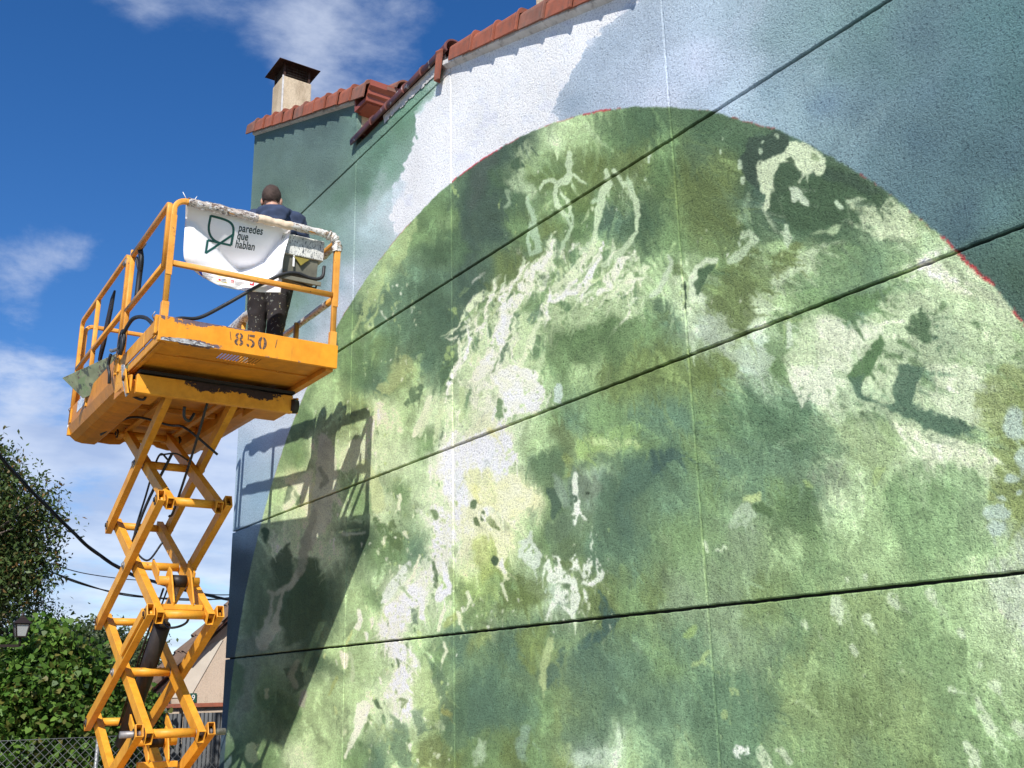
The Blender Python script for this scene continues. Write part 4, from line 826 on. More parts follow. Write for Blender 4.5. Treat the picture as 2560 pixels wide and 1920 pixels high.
    PG(qe, [(80, 1130), (180, 1080), (200, 1200), (160, 1400), (100, 1480), (60, 1400)], (120, 136, 122), a=0.6, soft=20)
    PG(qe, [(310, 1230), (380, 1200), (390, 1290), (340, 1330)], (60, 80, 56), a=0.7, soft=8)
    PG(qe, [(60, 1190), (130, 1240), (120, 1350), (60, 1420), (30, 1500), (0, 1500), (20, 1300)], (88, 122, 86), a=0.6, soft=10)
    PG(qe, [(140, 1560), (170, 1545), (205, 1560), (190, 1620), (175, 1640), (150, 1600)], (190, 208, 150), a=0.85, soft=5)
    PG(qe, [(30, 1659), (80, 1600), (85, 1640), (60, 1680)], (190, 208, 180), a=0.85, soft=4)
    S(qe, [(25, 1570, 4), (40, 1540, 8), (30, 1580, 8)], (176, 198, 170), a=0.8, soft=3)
    # ---- detail from the close survey of the joint area
    for p, c in (([(370, 170, 18), (375, 260, 22), (345, 350, 26)], (214, 224, 206)), ([(300, 370, 5), (270, 440, 12), (250, 500, 10)], (188, 206, 140)), ([(435, 400, 12), (435, 450, 8)], (220, 230, 226)), ([(490, 260, 14), (492, 300, 8)], (206, 222, 200)), ([(210, 560, 16), (235, 600, 40), (220, 700, 14)], (224, 230, 206)),
                 ([(45, 590, 14), (38, 620, 8)], (176, 196, 140)), ([(148, 640, 9), (152, 680, 6)], (200, 214, 190)), ([(280, 560, 14), (300, 660, 12), (290, 820, 16)], (176, 198, 160)), ([(150, 800, 16), (120, 900, 12), (90, 970, 7)], (150, 170, 110)), ([(555, 800, 9), (560, 860, 10)], (226, 234, 220)),
                 ([(400, 1080, 60), (380, 1200, 50), (340, 1320, 34), (300, 1420, 22), (250, 1560, 12)], (212, 224, 204)), ([(450, 1180, 18), (440, 1240, 16), (430, 1330, 12)], (112, 140, 96)), ([(500, 1020, 10), (530, 1070, 12)], (92, 116, 84)), ([(240, 1300, 10), (225, 1340, 8)], (190, 208, 170)),
                 ([(150, 1080, 8), (165, 1140, 10)], (180, 200, 140)), ([(580, 1160, 14), (590, 1220, 16)], (112, 146, 108))):
        S(qf, p, c, a=0.8, soft=4, warp=6, fine=4)
    # droplets thrown off everywhere the water breaks
    for q, x0, y0, x1, y1, n in ((qc, 60, 380, 420, 1200, 150), (qc, 380, 880, 700, 1100, 50), (qa, 620, 1000, 960, 1640, 70), (qa, 1400, 400, 2200, 900, 50), (qb, 150, 700, 900, 1300, 50), (qe, 420, 60, 760, 800, 60), (qc, 0, 1200, 400, 1640, 90), (qc, 800, 600, 1100, 1100, 40)):
        for _ in range(n // 3 if s.crisp else n):
            x, y = rg.uniform(x0, x1), rg.uniform(y0, y1); r = rg.uniform(1.5, 6) * (1.6 if rg.random() < .15 else 1)
            S(q, [(x, y, r), (x + rg.uniform(-4, 3), y + r * rg.uniform(1, 3.2), r * .5)], [(206, 220, 188), (178, 202, 146), (226, 232, 222), (92, 124, 84), (168, 194, 128)][rg.integers(5)], a=rg.uniform(.5, .9), soft=3, warp=4, fine=4)

def paint_mural():
    WY0, WY1, WZ0, WZ1 = -1.4, 11.6, -0.2, 9.0
    # where every point of the sheet lies on the wall plane x = 4
    def to_wall(U, V):
        a = U * 1.15732 - 1280.0; b = V * 1.15732 - 960.0
        d = [CAMROT[k, 0] * a + CAMROT[k, 1] * b + CAMROT[k, 2] * FOC for k in range(3)]
        return d[1] / d[0] * 4.0, 1.6 + d[2] / d[0] * 4.0
    Sheet.YW = property(lambda s: to_wall(s.U, s.V)[0]); Sheet.ZW = property(lambda s: to_wall(s.U, s.V)[1])
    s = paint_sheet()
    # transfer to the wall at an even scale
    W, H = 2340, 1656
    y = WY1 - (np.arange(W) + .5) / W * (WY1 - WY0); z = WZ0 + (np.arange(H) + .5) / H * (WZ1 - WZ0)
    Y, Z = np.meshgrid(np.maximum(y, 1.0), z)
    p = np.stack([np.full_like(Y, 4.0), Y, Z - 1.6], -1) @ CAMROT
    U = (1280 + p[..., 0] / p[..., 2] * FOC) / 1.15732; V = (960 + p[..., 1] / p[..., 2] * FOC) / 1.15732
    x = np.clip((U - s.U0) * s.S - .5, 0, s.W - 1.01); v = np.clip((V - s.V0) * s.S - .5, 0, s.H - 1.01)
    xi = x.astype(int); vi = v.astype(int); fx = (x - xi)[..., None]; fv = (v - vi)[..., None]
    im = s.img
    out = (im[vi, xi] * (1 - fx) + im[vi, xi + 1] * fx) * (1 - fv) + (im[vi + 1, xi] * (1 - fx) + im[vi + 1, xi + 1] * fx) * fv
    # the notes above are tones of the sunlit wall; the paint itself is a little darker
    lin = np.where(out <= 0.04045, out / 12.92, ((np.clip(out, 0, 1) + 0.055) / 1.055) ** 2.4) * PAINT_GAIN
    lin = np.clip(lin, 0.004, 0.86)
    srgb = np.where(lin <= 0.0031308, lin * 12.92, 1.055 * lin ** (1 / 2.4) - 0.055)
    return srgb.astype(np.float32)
PAINT_GAIN = 1.0
# ------------------------------------------------------------------ the painted house
WY0, WY1, WZ0, WZ1 = -1.4, 11.6, -0.2, 9.0      # extent of the picture on the wall
def wall_uv(y, z): return ((WY1 - y) / (WY1 - WY0), (z - WZ0) / (WZ1 - WZ0))

mural_arr = paint_mural()                        # rows bottom to top, sRGB 0..1
mh, mwid = mural_arr.shape[:2]
mimg = bpy.data.images.new('mural_paint', mwid, mh, alpha=False)
buf = np.ones((mh, mwid, 4), np.float32); buf[..., :3] = mural_arr
mimg.pixels.foreach_set(buf.ravel()); mimg.update(); mimg.pack()
del buf

def stucco_relief(nt, b, strength=0.85):
    p = objcoord(nt)
    big = nd(nt, 'TexNoise', {'Vector': p, 'Scale': 120.0, 'Detail': 3.0, 'Roughness': 0.6, 'Distortion': 0.8}).outputs['Fac']
    mid = nd(nt, 'TexNoise', {'Vector': p, 'Scale': 55.0, 'Detail': 2.0, 'Roughness': 0.5}).outputs['Fac']
    slow = nd(nt, 'TexNoise', {'Vector': p, 'Scale': 5.0, 'Detail': 2.0}).outputs['Fac']
    h = mth(nt, 'ADD', mth(nt, 'MULTIPLY', big, 0.62), mth(nt, 'MULTIPLY', mid, 0.38))
    n1 = nd(nt, 'Bump', {'Height': slow, 'Strength': 0.35, 'Distance': 0.02})
    vs_ = nd(nt, 'TexNoise', {'Vector': p, 'Scale': 1.3, 'Detail': 3.0}).outputs['Fac']
    st_ = nd(nt, 'MapRange', {'Value': vs_, 'From Min': 0.3, 'From Max': 0.7, 'To Min': strength * 0.55, 'To Max': min(1.0, strength * 1.15)}).outputs[0]
    n2 = nd(nt, 'Bump', {'Height': h, 'Strength': st_, 'Distance': 0.022})
    nt.links.new(n1.outputs[0], n2.inputs['Normal'])
    nt.links.new(n2.outputs[0], b.inputs['Normal'])
    return h

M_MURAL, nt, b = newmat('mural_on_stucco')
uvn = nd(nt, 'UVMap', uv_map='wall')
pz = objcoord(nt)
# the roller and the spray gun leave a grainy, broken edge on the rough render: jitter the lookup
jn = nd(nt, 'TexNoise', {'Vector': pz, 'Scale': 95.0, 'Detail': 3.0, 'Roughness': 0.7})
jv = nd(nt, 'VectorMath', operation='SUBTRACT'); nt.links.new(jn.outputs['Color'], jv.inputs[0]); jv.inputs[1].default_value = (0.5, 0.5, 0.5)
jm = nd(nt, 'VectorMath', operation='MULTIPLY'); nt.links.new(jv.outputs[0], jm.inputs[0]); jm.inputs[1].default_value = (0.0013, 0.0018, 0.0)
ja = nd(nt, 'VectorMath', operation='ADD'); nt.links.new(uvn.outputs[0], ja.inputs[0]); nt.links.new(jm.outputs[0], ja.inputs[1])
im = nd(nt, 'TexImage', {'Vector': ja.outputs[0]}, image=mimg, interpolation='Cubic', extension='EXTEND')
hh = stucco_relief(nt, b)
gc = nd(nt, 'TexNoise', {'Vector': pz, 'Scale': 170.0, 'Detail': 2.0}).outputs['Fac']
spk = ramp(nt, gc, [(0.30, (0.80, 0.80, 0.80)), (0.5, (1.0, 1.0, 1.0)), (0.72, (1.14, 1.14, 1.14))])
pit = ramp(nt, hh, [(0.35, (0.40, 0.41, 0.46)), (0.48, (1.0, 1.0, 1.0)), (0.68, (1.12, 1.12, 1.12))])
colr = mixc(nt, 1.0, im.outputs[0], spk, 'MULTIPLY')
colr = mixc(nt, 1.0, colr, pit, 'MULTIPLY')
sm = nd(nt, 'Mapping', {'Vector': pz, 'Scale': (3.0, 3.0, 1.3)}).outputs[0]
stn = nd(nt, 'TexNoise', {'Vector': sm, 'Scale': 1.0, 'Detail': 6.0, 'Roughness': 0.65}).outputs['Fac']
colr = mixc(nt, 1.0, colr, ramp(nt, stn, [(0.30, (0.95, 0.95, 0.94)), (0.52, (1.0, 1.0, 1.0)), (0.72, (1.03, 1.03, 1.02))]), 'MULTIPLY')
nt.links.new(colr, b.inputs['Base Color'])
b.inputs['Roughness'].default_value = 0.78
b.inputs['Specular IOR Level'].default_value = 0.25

def stucco(name, col, strength=0.7):
    m, nt, b = newmat(name)
    h = stucco_relief(nt, b, strength)
    c = ramp(nt, h, [(0.3, tuple(x * 0.6 for x in col)), (0.5, col), (0.75, tuple(min(1, x * 1.12) for x in col))])
    sp_ = nd(nt, 'Mapping', {'Vector': objcoord(nt), 'Scale': (2.2, 2.2, 0.8)}).outputs[0]
    sn_ = nd(nt, 'TexNoise', {'Vector': sp_, 'Scale': 1.0, 'Detail': 8.0, 'Roughness': 0.7}).outputs['Fac']
    c = mixc(nt, 1.0, c, ramp(nt, sn_, [(0.36, (0.66, 0.62, 0.58)), (0.50, (1.0, 1.0, 1.0))]), 'MULTIPLY')
    nt.links.new(c, b.inputs['Base Color']); b.inputs['Roughness'].default_value = 0.9
    return m
M_BEIGE = stucco('beige_stucco', (0.62, 0.51, 0.36))
M_BEIGE2 = stucco('old_beige_render', (0.58, 0.47, 0.37), 0.5)
M_MORTAR = simple('white_mortar', (0.62, 0.61, 0.60), 0.9, var=0.2, scale=30, bmp=0.5, dirt=(0.2, 0.19, 0.19))
M_TILE = simple('terracotta', (0.335, 0.105, 0.062), 0.85, var=0.30, scale=26, bmp=0.5, dirt=(0.12, 0.075, 0.06))
M_TILE2 = simple('weathered_terracotta', (0.24, 0.105, 0.075), 0.9, var=0.35, scale=22, bmp=0.6, dirt=(0.10, 0.09, 0.075))
M_COPING = splattered('brown_coping_glaze', (0.15, 0.055, 0.045), [(0.45, 0.42, 0.41)], 9.0, 0.62, 0.5)
M_GUTTER = simple('red_brown_lacquer', (0.30, 0.085, 0.055), 0.4, var=0.12, scale=6, bmp=0.0, dirt=(0.16, 0.05, 0.035))
M_RUST = simple('rusty_sheet', (0.055, 0.028, 0.020), 0.75, 0.3, var=0.45, scale=14, bmp=0.4)
M_DARKMESH = simple('sooty_wire', (0.05, 0.045, 0.04), 0.8, 0.2)

house = thing('painted_house', 'tall house whose rough side wall carries a green circular mural, under terracotta verge tiles', 'house', (4.0, 6.0, 0.0))

rng = random.Random(4)
JH = 0.017; JV = 0.010                          # widths of the level and upright joints
def zr(y):   # top of the near part of the wall under its sloping tiles
    return 6.685 + 0.322 * (y - 6.14)
def zl(y):   # top of the far, taller part
    return 7.335 + 0.377 * (y - 8.17)

def jitter_edge(a, b, amp, step=0.035):
    a = Vector((a[0], a[1])); b = Vector((b[0], b[1])); L = (b - a).length; n = max(1, int(L / step))
    nrm = Vector((-(b - a).y, (b - a).x)).normalized()
    return [a + (b - a) * (k / n) + nrm * (rng.gauss(0, amp) if 0 < k < n else 0) for k in range(n)]

def wall_panel(poly, x=4.0, mat=M_MURAL, amp=0.0013, name='wall_panel', depth=0.055):
    """one field of render between joints: poly is (y, z) corners"""
    c = sum((Vector(p) for p in poly), Vector((0, 0))) / len(poly)
    out = []
    for i in range(len(poly)):
        out += jitter_edge(poly[i], poly[(i + 1) % len(poly)], amp)
    def inset(q, d):
        e = Vector((max(-1, min(1, (c.x - q.x) * 50)), max(-1, min(1, (c.y - q.y) * 50))))
        return q + Vector((e.x * d, e.y * d))
    n = len(out); v = []
    for q in out: qq = inset(q, 0.006); v.append((x, qq.x, qq.y))
    for q in out: v.append((x + 0.0055, q.x, q.y))
    for q in out: v.append((x + depth, q.x, q.y))
    f = [tuple(range(n))] + [(k, (k + 1) % n, n + (k + 1) % n, n + k) for k in range(n)] + [(n + k, n + (k + 1) % n, 2 * n + (k + 1) % n, 2 * n + k) for k in range(n)]
    me = bpy.data.meshes.new(name); me.from_pydata(v, [], f); me.materials.append(mat)
    bm = bmesh.new(); bm.from_mesh(me); bmesh.ops.recalc_face_normals(bm, faces=bm.faces)
    fr = max(bm.faces, key=lambda q: q.calc_area())
    if fr.normal.x > 0: bmesh.ops.reverse_faces(bm, faces=bm.faces)
    uvl = bm.loops.layers.uv.new('wall')
    for fa in bm.faces:
        for l in fa.loops: l[uvl].uv = wall_uv(l.vert.co.y, l.vert.co.z)
    bm.to_mesh(me); bm.free()
    return mesh_obj(name, me, house)

ycol = [(-1.3, 1.35), (1.35, 3.97), (3.97, 6.57), (6.57, 8.41)]
zrow = [(0.0, 2.0), (2.0, 3.41), (3.41, 4.81)]
h_, v_ = JH / 2, JV / 2
for ya, yb in ycol + [(8.41, 11.46)]:
    for za, zb in zrow:
        wall_panel([(ya + v_, za + h_), (yb - v_, za + h_), (yb - v_, zb - h_), (ya + v_, zb - h_)])
for ya, yb in ycol[:3]:
    z_a, z_b = zr(ya), zr(yb)
    if yb > 6.5: wall_panel([(ya + v_, 4.81 + h_), (yb - v_, 4.81 + h_), (yb - v_, zr(6.57)), (ya + v_, zr(ya))])
    elif z_a < 4.84: wall_panel([(ya + v_, 4.81 + h_ - 0.3), (yb - v_, 4.81 + h_ - 0.3), (yb - v_, z_b), (ya + v_, max(z_a, 4.6))])
    else: wall_panel([(ya + v_, 4.81 + h_), (yb - v_, 4.81 + h_), (yb - v_, z_b), (ya + v_, z_a)])
wall_panel([(6.57 + v_, 4.81 + h_), (8.41 - v_, 4.81 + h_), (8.41 - v_, 6.747), (6.57 + v_, 6.747)])
wall_panel([(6.57 + v_, 6.752), (8.409, 6.752), (8.409, 6.93), (6.57 + v_, 6.93)], x=3.996, name='parapet_band', depth=0.055)
wall_panel([(8.41 + v_, 4.81 + h_), (11.46, 4.81 + h_), (11.46, 6.75 - 0.008), (8.41 + v_, 6.75 - 0.008)])
wall_panel([(8.412, 6.75 + 0.008), (11.46, 6.75 + 0.008), (11.46, zl(11.46)), (8.412, zl(8.41))])

# masonry behind the render, closed and roofed
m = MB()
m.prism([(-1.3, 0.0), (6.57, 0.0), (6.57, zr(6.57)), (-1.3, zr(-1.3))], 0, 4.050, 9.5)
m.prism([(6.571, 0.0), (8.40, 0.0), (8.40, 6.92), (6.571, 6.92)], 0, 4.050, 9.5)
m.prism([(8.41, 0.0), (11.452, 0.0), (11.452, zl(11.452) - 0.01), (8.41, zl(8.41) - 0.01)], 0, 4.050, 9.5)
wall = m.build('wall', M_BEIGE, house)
me = wall.data; me.materials.append(simple('joint_shade', (0.035, 0.04, 0.038), 0.95, var=0.3, scale=40))  # near-black face behind the panels; the level grooves' shadow is in its colour
uvl = me.uv_layers.new(name='wall')
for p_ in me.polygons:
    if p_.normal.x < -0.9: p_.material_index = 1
    for li in p_.loop_indices:
        co = me.vertices[me.loops[li].vertex_index].co; uvl.data[li].uv = wall_uv(co.y, co.z)

for yj, zt_j in ((1.35, 5.1), (3.97, zr(3.97)), (6.57, 6.80), (8.41, 6.745)):
    jm_ = MB(); zs_ = [0.0] + [z_ for z_ in (2.0, 3.41, 4.81) if z_ < zt_j] + [zt_j]
    for za_, zb_ in zip(zs_[:-1], zs_[1:]): jm_.box((4.009, yj - 0.02, za_ + 0.016), (4.045, yj + 0.02, zb_ - 0.016))
    js = jm_.build('joint_strip', M_MURAL, house, kind='stuff')
    ul = js.data.uv_layers.new(name='wall')
    for l_ in js.data.loops: co = js.data.vertices[l_.vertex_index].co; ul.data[l_.index].uv = wall_uv(co.y, co.z)

# verge tiles: one mesh, laid overlapping up each slope
def verge_profile(g, t):
    """outer skin then inner skin; g = outward growth at the lower end"""
    o = [(-g, -g * 0.5), (-g, 0.105)] + [(0.045 - g - 0.045 * math.cos(R(a)) , 0.105 + (0.045 + g) * math.sin(R(a))) for a in (25, 50, 75, 90)] + [(0.16, 0.153 + g), (0.30, 0.145 + g)]
    i = [(0.30, 0.145 + g - t), (0.16, 0.153 + g - t), (0.05, 0.148 + g - t), (0.02 - g, 0.12), (t - g, 0.10), (t - g, -g * 0.5)]
    return o + i
def verge_mesh(L, name='tile'):
    m = MB(); rings = []
    for y, g in ((0.0, 0.022), (0.012, 0.024), (0.05, 0.014), (L * 0.55, 0.006), (L + 0.06, -0.004)):
        rings.append([(x, y, z) for x, z in verge_profile(g, 0.018)])
    n = len(rings[0]); vs = [q for r_ in rings for q in r_]
    fs = [(i * n + k, i * n + (k + 1) % n, (i + 1) * n + (k + 1) % n, (i + 1) * n + k) for i in range(4) for k in range(n)]
    fs += [tuple(reversed(range(n))), tuple(range(4 * n, 5 * n))]
    m.add(vs, fs)
    me = m.mesh(name, M_TILE)
    bm = bmesh.new(); bm.from_mesh(me); bmesh.ops.recalc_face_normals(bm, faces=bm.faces); bm.to_mesh(me); bm.free()
    return me
def lay_tiles(y0, y1, zf, slope, pitch, x=3.93):
    ang = math.atan(slope); me = verge_mesh(pitch / math.cos(ang)); me2 = me.copy(); me2.materials[0] = M_TILE2
    k = 0; y = y0
    while y < y1 - 0.05:
        o = mesh_obj('tile', me if (k * 7) % 5 else me2, house)
        o.location = (x + rng.uniform(-0.006, 0.006), y, zf(y) + rng.uniform(-0.004, 0.004))
        o.rotation_euler = (ang - 0.012, rng.uniform(-0.02, 0.02), rng.uniform(-0.012, 0.012))
        y += pitch; k += 1
lay_tiles(6.14 - 0.335 * 18 - 0.02, 6.5, lambda y: zr(y) + 0.01, 0.322, 0.335)
lay_tiles(8.12, 11.5, lambda y: zl(y) + 0.012, 0.377, 0.3145)
end = mesh_obj('tile', bpy.data.meshes['tile'], house); end.location = (3.93, 6.70, 6.62); end.rotation_euler = (R(104), 0, R(180)); end.scale = (1, 0.9, 1)
end.scale = (0.7, 0.62, 0.8); end.rotation_euler = (R(-72) , 0, 0); end.location = (3.925, 6.57, 6.95)

# mortar bed under the tiles
m = MB()
def strip(y0, y1, zf, x0=3.945, t=0.035):
    n = int((y1 - y0) / 0.11)
    for k in range(n):
        ya = y0 + (y1 - y0) * k / n; yb = y0 + (y1 - y0) * (k + 1) / n
        j = rng.uniform(-0.005, 0.010)
        m.add([(x0 + j, ya, zf(ya) - t * 0.3), (4.0, ya, zf(ya) - t), (4.0, ya, zf(ya) + 0.03), (x0 + j, ya, zf(ya) + 0.03),
               (x0 + j, yb, zf(yb) - t * 0.3), (4.0, yb, zf(yb) - t), (4.0, yb, zf(yb) + 0.03), (x0 + j, yb, zf(yb) + 0.03)],
              [(0, 1, 2, 3), (7, 6, 5, 4), (0, 4, 5, 1), (1, 5, 6, 2), (2, 6, 7, 3), (3, 7, 4, 0)])
strip(-1.3, 6.62, zr)
m.build('mortar_bed', M_MORTAR, house)
m = MB(); strip(8.42, 11.46, zl, 3.962, 0.018); m.build('mortar_bed', M_MORTAR, house)

# brown half-round coping on the level stretch
ys = [6.55, 7.0, 7.33, 7.67, 7.99, 8.40]
for k in range(5):
    L = ys[k + 1] - ys[k] + 0.04
    m = MB()
    for q, (yy, rr) in enumerate(((ys[k], 0.098), (ys[k] + 0.015, 0.102), (ys[k] + L * 0.5, 0.092), (ys[k] + L, 0.084))): pass
    prof = [(0.1 * math.cos(R(a)), 0.1 * math.sin(R(a))) for a in range(-28, 209, 18)]
    prof = prof + [(x * 0.84, z * 0.84) for x, z in reversed(prof)]
    rings = [[(4.022 - x * s_ * 0.95, yy, 6.965 + z * s_ * 0.92) for x, z in prof] for yy, s_ in ((ys[k] - 0.02, 1.05), (ys[k], 1.06), (ys[k] + 0.03, 1.0), (ys[k] + L, 0.90))]
    n = len(prof); vs = [q for r_ in rings for q in r_]
    m.add(vs, [(i * n + a, i * n + (a + 1) % n, (i + 1) * n + (a + 1) % n, (i + 1) * n + a) for i in range(3) for a in range(n)], True)
    m.f += [tuple(range(n)), tuple(range(3 * n, 4 * n))]; m.sm += [False, False]
    m.build('coping_tile', M_COPING, house)
# smeared white filler under the coping near the step
m = MB()
for k in range(26):
    y = 6.6 + k * 0.045; w_ = 0.05 * (1 - k / 30) + rng.uniform(0, 0.03)
    m.add([(3.990, y, 6.90 - w_), (3.986, y + 0.05, 6.90 - w_ + rng.uniform(-.01, .01)), (3.97, y + 0.05, 6.935), (3.97, y, 6.935)], [(0, 1, 2, 3)])
m.build('filler_smear', M_MORTAR, house)

# step wall facing the street side, eave and gutter of the taller part
m = MB(); m.prism([(3.99, 8.17), (9.0, 8.17), (9.0, 8.41), (4.02, 8.41), (4.02, 8.36), (3.99, 8.36)], 2, 7.285, 7.297)
m.build('soffit', M_GUTTER, house)
prof = [(8.405, 7.30), (8.14, 7.30), (8.13, 7.345), (8.10, 7.36), (8.095, 7.40), (8.055, 7.43), (8.05, 7.49), (8.062, 7.495), (8.07, 7.44), (8.11, 7.41), (8.12, 7.375), (8.16, 7.345), (8.38, 7.345), (8.38, 7.46), (8.405, 7.46)]
m = MB(); m.prism(prof, 0, 3.965, 9.0); m.build('gutter', M_GUTTER, house)
m = MB(); m.prism([(8.05, 7.475), (11.6, 8.80), (11.6, 8.76), (8.05, 7.435)], 0, 4.15, 9.2); m.build('roof', M_TILE2, house)
m = MB(); m.prism([(-1.3, zr(-1.3) + 0.12), (6.6, zr(6.6) + 0.12), (6.6, zr(6.6) + 0.06), (-1.3, zr(-1.3) + 0.06)], 0, 4.15, 9.2); m.build('roof', M_TILE2, house)
bt = MB()
pr = [(0.095 * math.cos(R(a)), 0.095 * math.sin(R(a))) for a in range(0, 181, 20)]
pr = pr + [(x * 0.83, z * 0.83) for x, z in reversed(pr)]
n = len(pr)
rings = [[(x * s_, yy, z * s_) for x, z in pr] for yy, s_ in ((0, 1.05), (0.42, 0.9))]
bt.add([q for r_ in rings for q in r_], [(a, (a + 1) % n, n + (a + 1) % n, n + a) for a in range(n)] + [tuple(range(n)), tuple(range(2 * n - 1, n - 1, -1))])
bme = bt.mesh('roof_tile', M_TILE2)
for row in range(3):
    for k in range(14):
        o = mesh_obj('roof_tile', bme, house); o.location = (4.33 + k * 0.23, 8.02 + row * 0.36, 7.475 + row * 0.135 + rng.uniform(-.006, .006)); o.rotation_euler = (math.atan(0.373) - 0.02, rng.uniform(-.05, .05), rng.uniform(-.02, .02))

# chimneys
def chimney(x, y, w, d, z0, z1, cap):
    m = MB(); m.box((x, y, z0), (x + w, y + d, z1)); c = m.build('chimney', M_BEIGE, house, bevel=0.012)
    if cap:
        # pale corner bead
        k = MB(); k.box((x - 0.004, y - 0.004, z0), (x + 0.014, y + 0.014, z1 + 0.003)); k.build('corner_bead', M_MORTAR, c)
        r_ = MB(); a = 0.055; x0, y0, x1, y1 = x + 0.03, y + 0.03, x + w - 0.03, y + d - 0.03; zt = z1 + 0.22
        for px_, py_ in ((x0, y0), (x1, y0), (x0, y1), (x1, y1)):
            r_.box((px_ - 0.014, py_ - 0.014, z1), (px_ + 0.014, py_ + 0.014, zt))
        r_.build('cap_leg', M_RUST, c)
        r_ = MB()
        for zz_ in (0.045, 0.085, 0.125, 0.165):
            z_ = z1 + zz_
            r_.cyl((x0, y0, z_), (x1, y0, z_), 0.0035, 5); r_.cyl((x0, y0, z_), (x0, y1, z_), 0.0035, 5); r_.cyl((x1, y0, z_), (x1, y1, z_), 0.0035, 5); r_.cyl((x0, y1, z_), (x1, y1, z_), 0.0035, 5)
        for t in range(1, 8):
            f_ = t / 8
            r_.cyl((x0 + (x1 - x0) * f_, y0, z1), (x0 + (x1 - x0) * f_, y0, zt), 0.002, 4); r_.cyl((x0, y0 + (y1 - y0) * f_, z1), (x0, y0 + (y1 - y0) * f_, zt), 0.002, 4)
            r_.cyl((x1, y0 + (y1 - y0) * f_, z1), (x1, y0 + (y1 - y0) * f_, zt), 0.002, 4); r_.cyl((x0 + (x1 - x0) * f_, y1, z1), (x0 + (x1 - x0) * f_, y1, zt), 0.002, 4)
        r_.build('cap_grille', M_DARKMESH, c)
        r_ = MB(); r_.box((x0 + 0.07, y0 + 0.07, z1), (x1 - 0.07, y1 - 0.07, z1 + 0.13)); r_.build('flue', M_RUST, c)
        r_ = MB(); o_ = 0.085; ap = Vector((x + w / 2, y + d / 2, zt + 0.15))
        b_ = [(x - o_, y - o_, zt - 0.035), (x + w + o_, y - o_, zt - 0.035), (x + w + o_, y + d + o_, zt - 0.035), (x - o_, y + d + o_, zt - 0.035)]
        lo_ = [(p[0], p[1], p[2] - 0.006) for p in b_]
        r_.add(b_ + [ap] + lo_ + [(ap.x, ap.y, ap.z - 0.006)], [(0, 1, 4), (1, 2, 4), (2, 3, 4), (3, 0, 4), (6, 5, 9), (7, 6, 9), (8, 7, 9), (5, 8, 9), (0, 5, 6, 1), (1, 6, 7, 2), (2, 7, 8, 3), (3, 8, 5, 0)])
        r_.build('cap_roof', M_RUST, c)
    return c
chimney(4.22, 11.13, 0.40, 0.36, 7.9, 9.36, True)
chimney(4.22, 5.05, 0.5, 0.55, 6.2, 7.30, False)
# ------------------------------------------------------------------ scissor lift
Y_ = yellow_paint('machine_enamel', 0.645, dirt=0.45)
M_ARM = yellow_paint('machine_enamel_arms', 0.665, dirt=0.40, rust=(0.10, 0.04, 0.02))
M_RAIL = yellow_paint('machine_enamel_rails', 0.635, rust=(0.09, 0.045, 0.03), base=((0.60, 0.24, 0.03), (0.78, 0.36, 0.06)), dirt=0.3)
M_LIP = yellow_paint('machine_enamel_lip', 0.70, rust=(0.07, 0.05, 0.06), dirt=0.15, base=((0.68, 0.25, 0.012), (0.80, 0.32, 0.02)),
                     zone=[((2.03, 6.97, 4.205), (0.20, 0.3, 0.040), 0.27), ((2.30, 6.97, 4.215), (0.33, 0.3, 0.020), 0.27), ((1.99, 6.97, 4.155), (0.13, 0.3, 0.02), 0.13), ((2.10, 6.97, 4.045), (0.22, 0.3, 0.030), 0.32), ((1.845, 6.97, 4.19), (0.02, 0.4, 0.05), 0.2), ((3.19, 6.97, 4.2), (0.02, 0.3, 0.025), 0.14), ((2.75, 6.97, 4.03), (0.35, 0.3, 0.012), 0.12)])
M_BEAM = yellow_paint('machine_enamel_beam', 0.70, rust=(0.020, 0.013, 0.014), dirt=0.4,
                      zone=[((2.46, 7.78, 3.985), (0.24, 0.3, 0.080), 0.34), ((2.86, 7.78, 3.985), (0.22, 0.3, 0.080), 0.34), ((1.97, 7.75, 3.9), (0.05, 0.3, 0.02), 0.12)])
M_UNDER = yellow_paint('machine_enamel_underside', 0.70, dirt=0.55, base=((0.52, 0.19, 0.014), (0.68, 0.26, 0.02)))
M_STEEL = simple('worn_steel', (0.30, 0.28, 0.27), 0.55, 0.6, var=0.3, scale=40, dirt=(0.08, 0.06, 0.05))
M_SCUFF = splattered('scuffed_bare_edge', (0.30, 0.29, 0.29), [(0.055, 0.045, 0.05), (0.45, 0.46, 0.48)], 60.0, 0.5, 0.7, (0.35, 1, 1))
M_DKSTEEL = simple('greasy_steel', (0.030, 0.024, 0.022), 0.5, 0.4, var=0.4, scale=20)
M_HOSE = splattered('dusty_black_hose', (0.016, 0.018, 0.022), [(0.22, 0.22, 0.22)], 50.0, 0.66, 0.55)
M_BLACK = simple('black_rubber', (0.014, 0.015, 0.017), 0.6, var=0.2, scale=30)
M_BOX = splattered('paint_flecked_panel', (0.60, 0.60, 0.56), [(0.055, 0.06, 0.07), (0.14, 0.15, 0.16), (0.62, 0.62, 0.60)], 40.0, 0.57, 0.6, (1.9, 1, 0.8))
M_BOXLOW = simple('olive_grey_casing', (0.17, 0.165, 0.125), 0.6, var=0.25, scale=14, dirt=(0.06, 0.06, 0.055))
M_WRAP = splattered('crumpled_film_and_tape', (0.42, 0.36, 0.31), [(0.16, 0.10, 0.07), (0.09, 0.08, 0.09), (0.72, 0.72, 0.74)], 26.0, 0.56, 0.35, (1, 1, 2.2))
M_TAPE = simple('masking_tape', (0.66, 0.52, 0.38), 0.7, var=0.25, scale=30, bmp=0.3)
M_WHITE = simple('white_paint', (0.78, 0.78, 0.78), 0.5, var=0.06)

